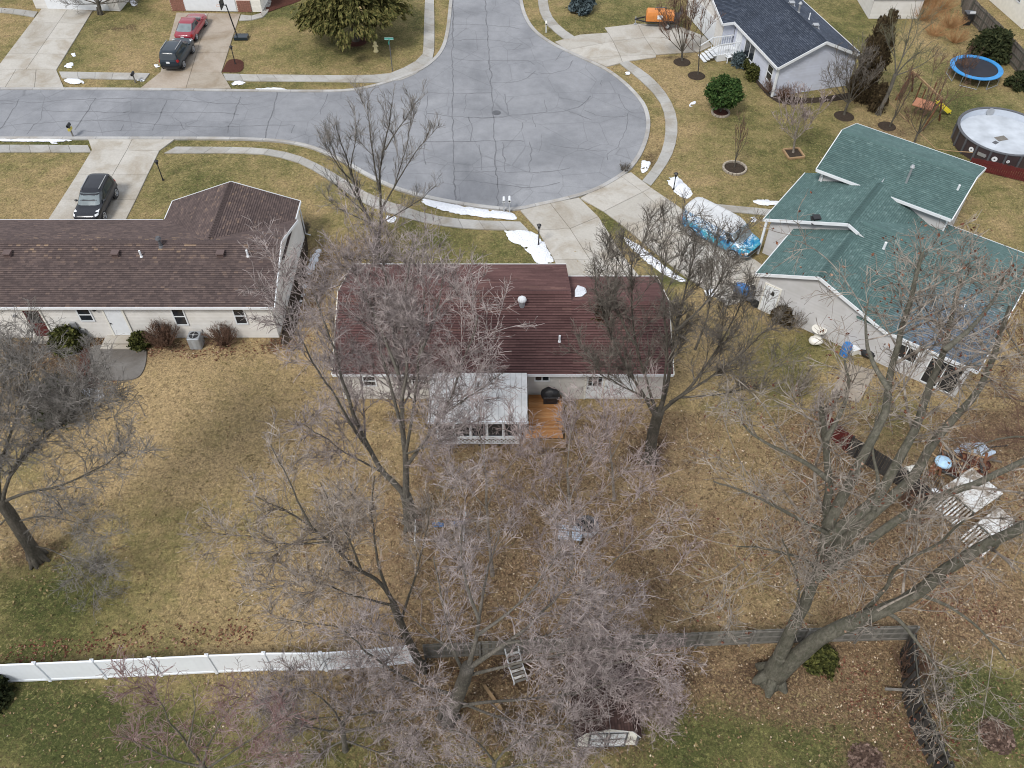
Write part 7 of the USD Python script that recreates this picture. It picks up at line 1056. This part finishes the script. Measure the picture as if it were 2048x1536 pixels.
def twig_bush(name, label, loc, r, h, twig, seed, n=70, cat='shrub', dens=(5, .5), tw=(4, .28), leaves=None, r0=.02, flat=1.0, group=None):
    rg = np.random.default_rng(seed); t = thing(name, label, cat, loc, group=group); a = rg.uniform(0, 6.283, n); e = rg.uniform(.15, 1.0, n) ** .7; tip = np.stack([np.cos(a) * e * r, np.sin(a) * e * r, h * (1.05 - .45 * flat * e ** 2) * rg.uniform(.75, 1.08, n)], 1); s = np.linspace(0, 1, 7)[None, :, None]; root = tip * np.array([.16, .16, 0])
    P = root[:, None] * (1 - s) + tip[:, None] * s + np.stack([tip[:, 0], tip[:, 1], 0 * a], 1)[:, None] * (.3 * s * (1 - s)) ; R = np.linspace(r0, r0 * .4, 7)[None].repeat(n, 0)
    S = sprout(P, R, rg, dens[0], .25, dens[1], (20, 55), .35, 5, .7, .014, .5, .3); W = sprout(*S, rg, tw[0], .1, tw[1], (20, 60), .25, 4, .8, .010, .6, .3)
    curves(t, 'stems', [(P, R)], twig); curves(t, 'crown', [S, (W[0], np.maximum(W[1], .006))], twig); NTW[0] += n + len(S[0]) + len(W[0])
    if leaves: part(t, 'leaves', leafcards(W[0][rg.integers(0, len(W[0]), leaves[0]), -1], leaves[1], rg), M[leaves[2]])
    return t
twig_bush('shrub', 'large rounded reddish-brown bare shrub left of the air conditioner', at(332, 690), 1.05, 1.7, 'twig_brown', 51, 120, dens=(6, .5)); twig_bush('shrub', 'flatter reddish-brown bare shrub right of the air conditioner', at(450, 688), 1.05, 1.35, 'twig_brown', 52, 100, dens=(6, .5)); twig_bush('shrub', 'brown bare shrub at the corner of the blue house', at(1540, 186), .9, 1.2, 'twig_brown', 53, 80); twig_bush('shrub', 'low brown shrub next to the blue house corner shrub', at(1566, 196), .8, .9, 'twig_brown', 54, 70)
twig_bush('shrub', 'small dark bare shrub beside the brown roof gable end', at(611, 468), .5, 1.1, 'twig_dark', 55, 40); twig_bush('shrub', 'small dark shrub on the verge by the lower kerb of turning circle', at(1250, 340), .5, .4, 'twig_dark', 56, 40); twig_bush('shrub', 'dark brush on the lawn between forked tree and red-brown roof', at(770, 522), 1.3, .9, 'twig_dark', 57, 60)
twig_bush('shrub', 'leggy bare shrub with pale stems right of the green house corner', at(1592, 655), .6, 1.5, 'twig_pale', 58, 16); twig_bush('shrub', 'bare shrub on the lawn between dark tree and green roofed house', at(1590, 790), 1.4, 2.4, 'twig_pale', 59, 34); twig_bush('shrub', 'pale stemmed shrub beside the red fence section', at(1640, 830), 1.1, 2.2, 'twig_purple', 60, 30)
twig_bush('shrub', 'low vine tangle at the corner of the two bottom right fences', at(1812, 1340), 1.0, 1.5, 'twig_brown', 61, 60); twig_bush('shrub', 'thin bare shrub arching over the bottom right fence end', at(1870, 1385), 1.2, .9, 'twig_dark', 62, 36); twig_bush('shrub', 'stubbly brown shrub beside the big maple near the white platforms', at(1818, 1012), .8, 1.0, 'twig_brown', 63, 50)
t = twig_bush('overgrown_shrub', 'big tangled dark shrub with grey twigs below the cream house', at(122, 822), 1.75, 2.6, 'twig_grey', 64, 130, dens=(5, .7), tw=(4, .35)); rg = np.random.default_rng(65)
def shp_(rg, k): d = unit(rg.normal(size=(k, 3))) * rg.uniform(.4, .95, (k, 1)); d[:, 2] = np.abs(d[:, 2]); return d * [1.3, 1.5, 2.1]
c, d = clumped(rg, 4200, shp_, 120, .18); needles(t, 'foliage', c, .15, 'needle_dark', 66, 2.0, d)
for k, (px, py, r, h, n) in enumerate(((1848, 40, 1.6, 1.5, 110), (1876, 22, 1.8, 1.8, 130), (1898, 55, 1.5, 1.4, 100), (1868, 70, 1.4, 1.0, 90), (1910, 85, 1.2, 1.3, 70), (1850, 8, 1.6, 1.6, 100))):
    twig_bush('tall_grass_clump', ['orange straw clump nearest the white shed corner', 'tallest orange straw clump against the top right fence', 'orange straw clump below the black wheeled bin', 'low orange straw clump at the lower end of the brush', 'sparse straw clump left of the trampoline bush', 'orange straw clump at the top edge beside the white shed'][k], at(px, py), r, h, 'twig_orange', 70 + k, n, 'tall grass', dens=(2.5, .6), tw=(1.5, .3), r0=.016, group='orange straw clumps by the top right fence')
twig_bush('shrub', 'reddish thin brush overhanging the trampoline pad', at(1925, 150), 1.0, 2.6, 'twig_brown', 78, 26)

# ---------------------------------------------------------------- fallen leaves and grass
rg = np.random.default_rng(90)
def scatter(n, mat, size, weight, label, name='fallen_leaves', x=(-36, 34), y=(9, 46), flat=.93, z=.012):
    c = np.stack([rg.uniform(*x, n), rg.uniform(*y, n)], 1); zz = ZON(c[:, ::-1]); w = weight(zz, c) * (.25 + 1.5 * np.clip(meshkit.fbm(np.c_[c * .8, np.zeros(n)], 3, 4) - .25, 0, 1)); keep = rg.random(n) < w; c = c[keep]; p = np.c_[c, np.full(len(c), z) + rg.uniform(0, .03, len(c))]
    single(name, leafcards(p, size, rg, flat, None, 1.5, .2), M[mat], label, 'leaves', kind='stuff')
scatter(110000, 'leaf_litter', .07, lambda z, c: np.clip(z[:, 0] * 1.25 - .12, 0, .9) + np.clip(z[:, 2] - .2, 0, .5) * .4 + (c[:, 1] < 15) * .10, 'tan and brown fallen leaves scattered over the back lawns')
def near_px(px, rad):
    P = [at(x, y)[:2] for x, y in px]; return lambda z, c: np.clip(1.0 - np.min([np.hypot((c[:, 0] - q[0]) / rad[0], (c[:, 1] - q[1]) / rad[1]) for q in P], 0), 0, 1) * 3.2
scatter(90000, 'leaf_red', .09, near_px([(60, 1312), (140, 1300), (220, 1285), (300, 1278), (380, 1272), (470, 1265), (170, 740), (166, 770), (200, 775), (380, 700), (440, 702), (500, 700), (560, 690), (300, 700), (1900, 1210), (1960, 1230), (1740, 1400), (1700, 1340), (1845, 1460), (1870, 1500), (588, 620), (596, 560), (585, 680)], (1.5, .9)), 'drifts of red-brown leaves along the white fence and house beds')
scatter(26000, 'grass_blade', .11, lambda z, c: np.clip(.55 - z[:, 0] * .4 - z[:, 2], .05, 1) * .6, 'dry grass tufts on the lawns', 'grass', flat=.45, z=.02)

for px, py, lab in HEAPS:
    t = thing('leaf_heap', lab, 'leaf heap', at(px, py)); c = rg.normal(0, 1, (2600, 3)) * [.34, .34, .0]; r = np.hypot(c[:, 0], c[:, 1]); c = c[r < .8]; r = r[r < .8]; c[:, 2] = .02 + .15 * (1 - r / .8) ** .6 * rg.random(len(c)) ** .5
    part(t, 'mound', MB().ball((0, 0, 0), .58, 3, .3, px, (1, 1, .14)), M['soil'], True); part(t, 'leaves', leafcards(c, .08, rg, .7), M['leaf_heap'])
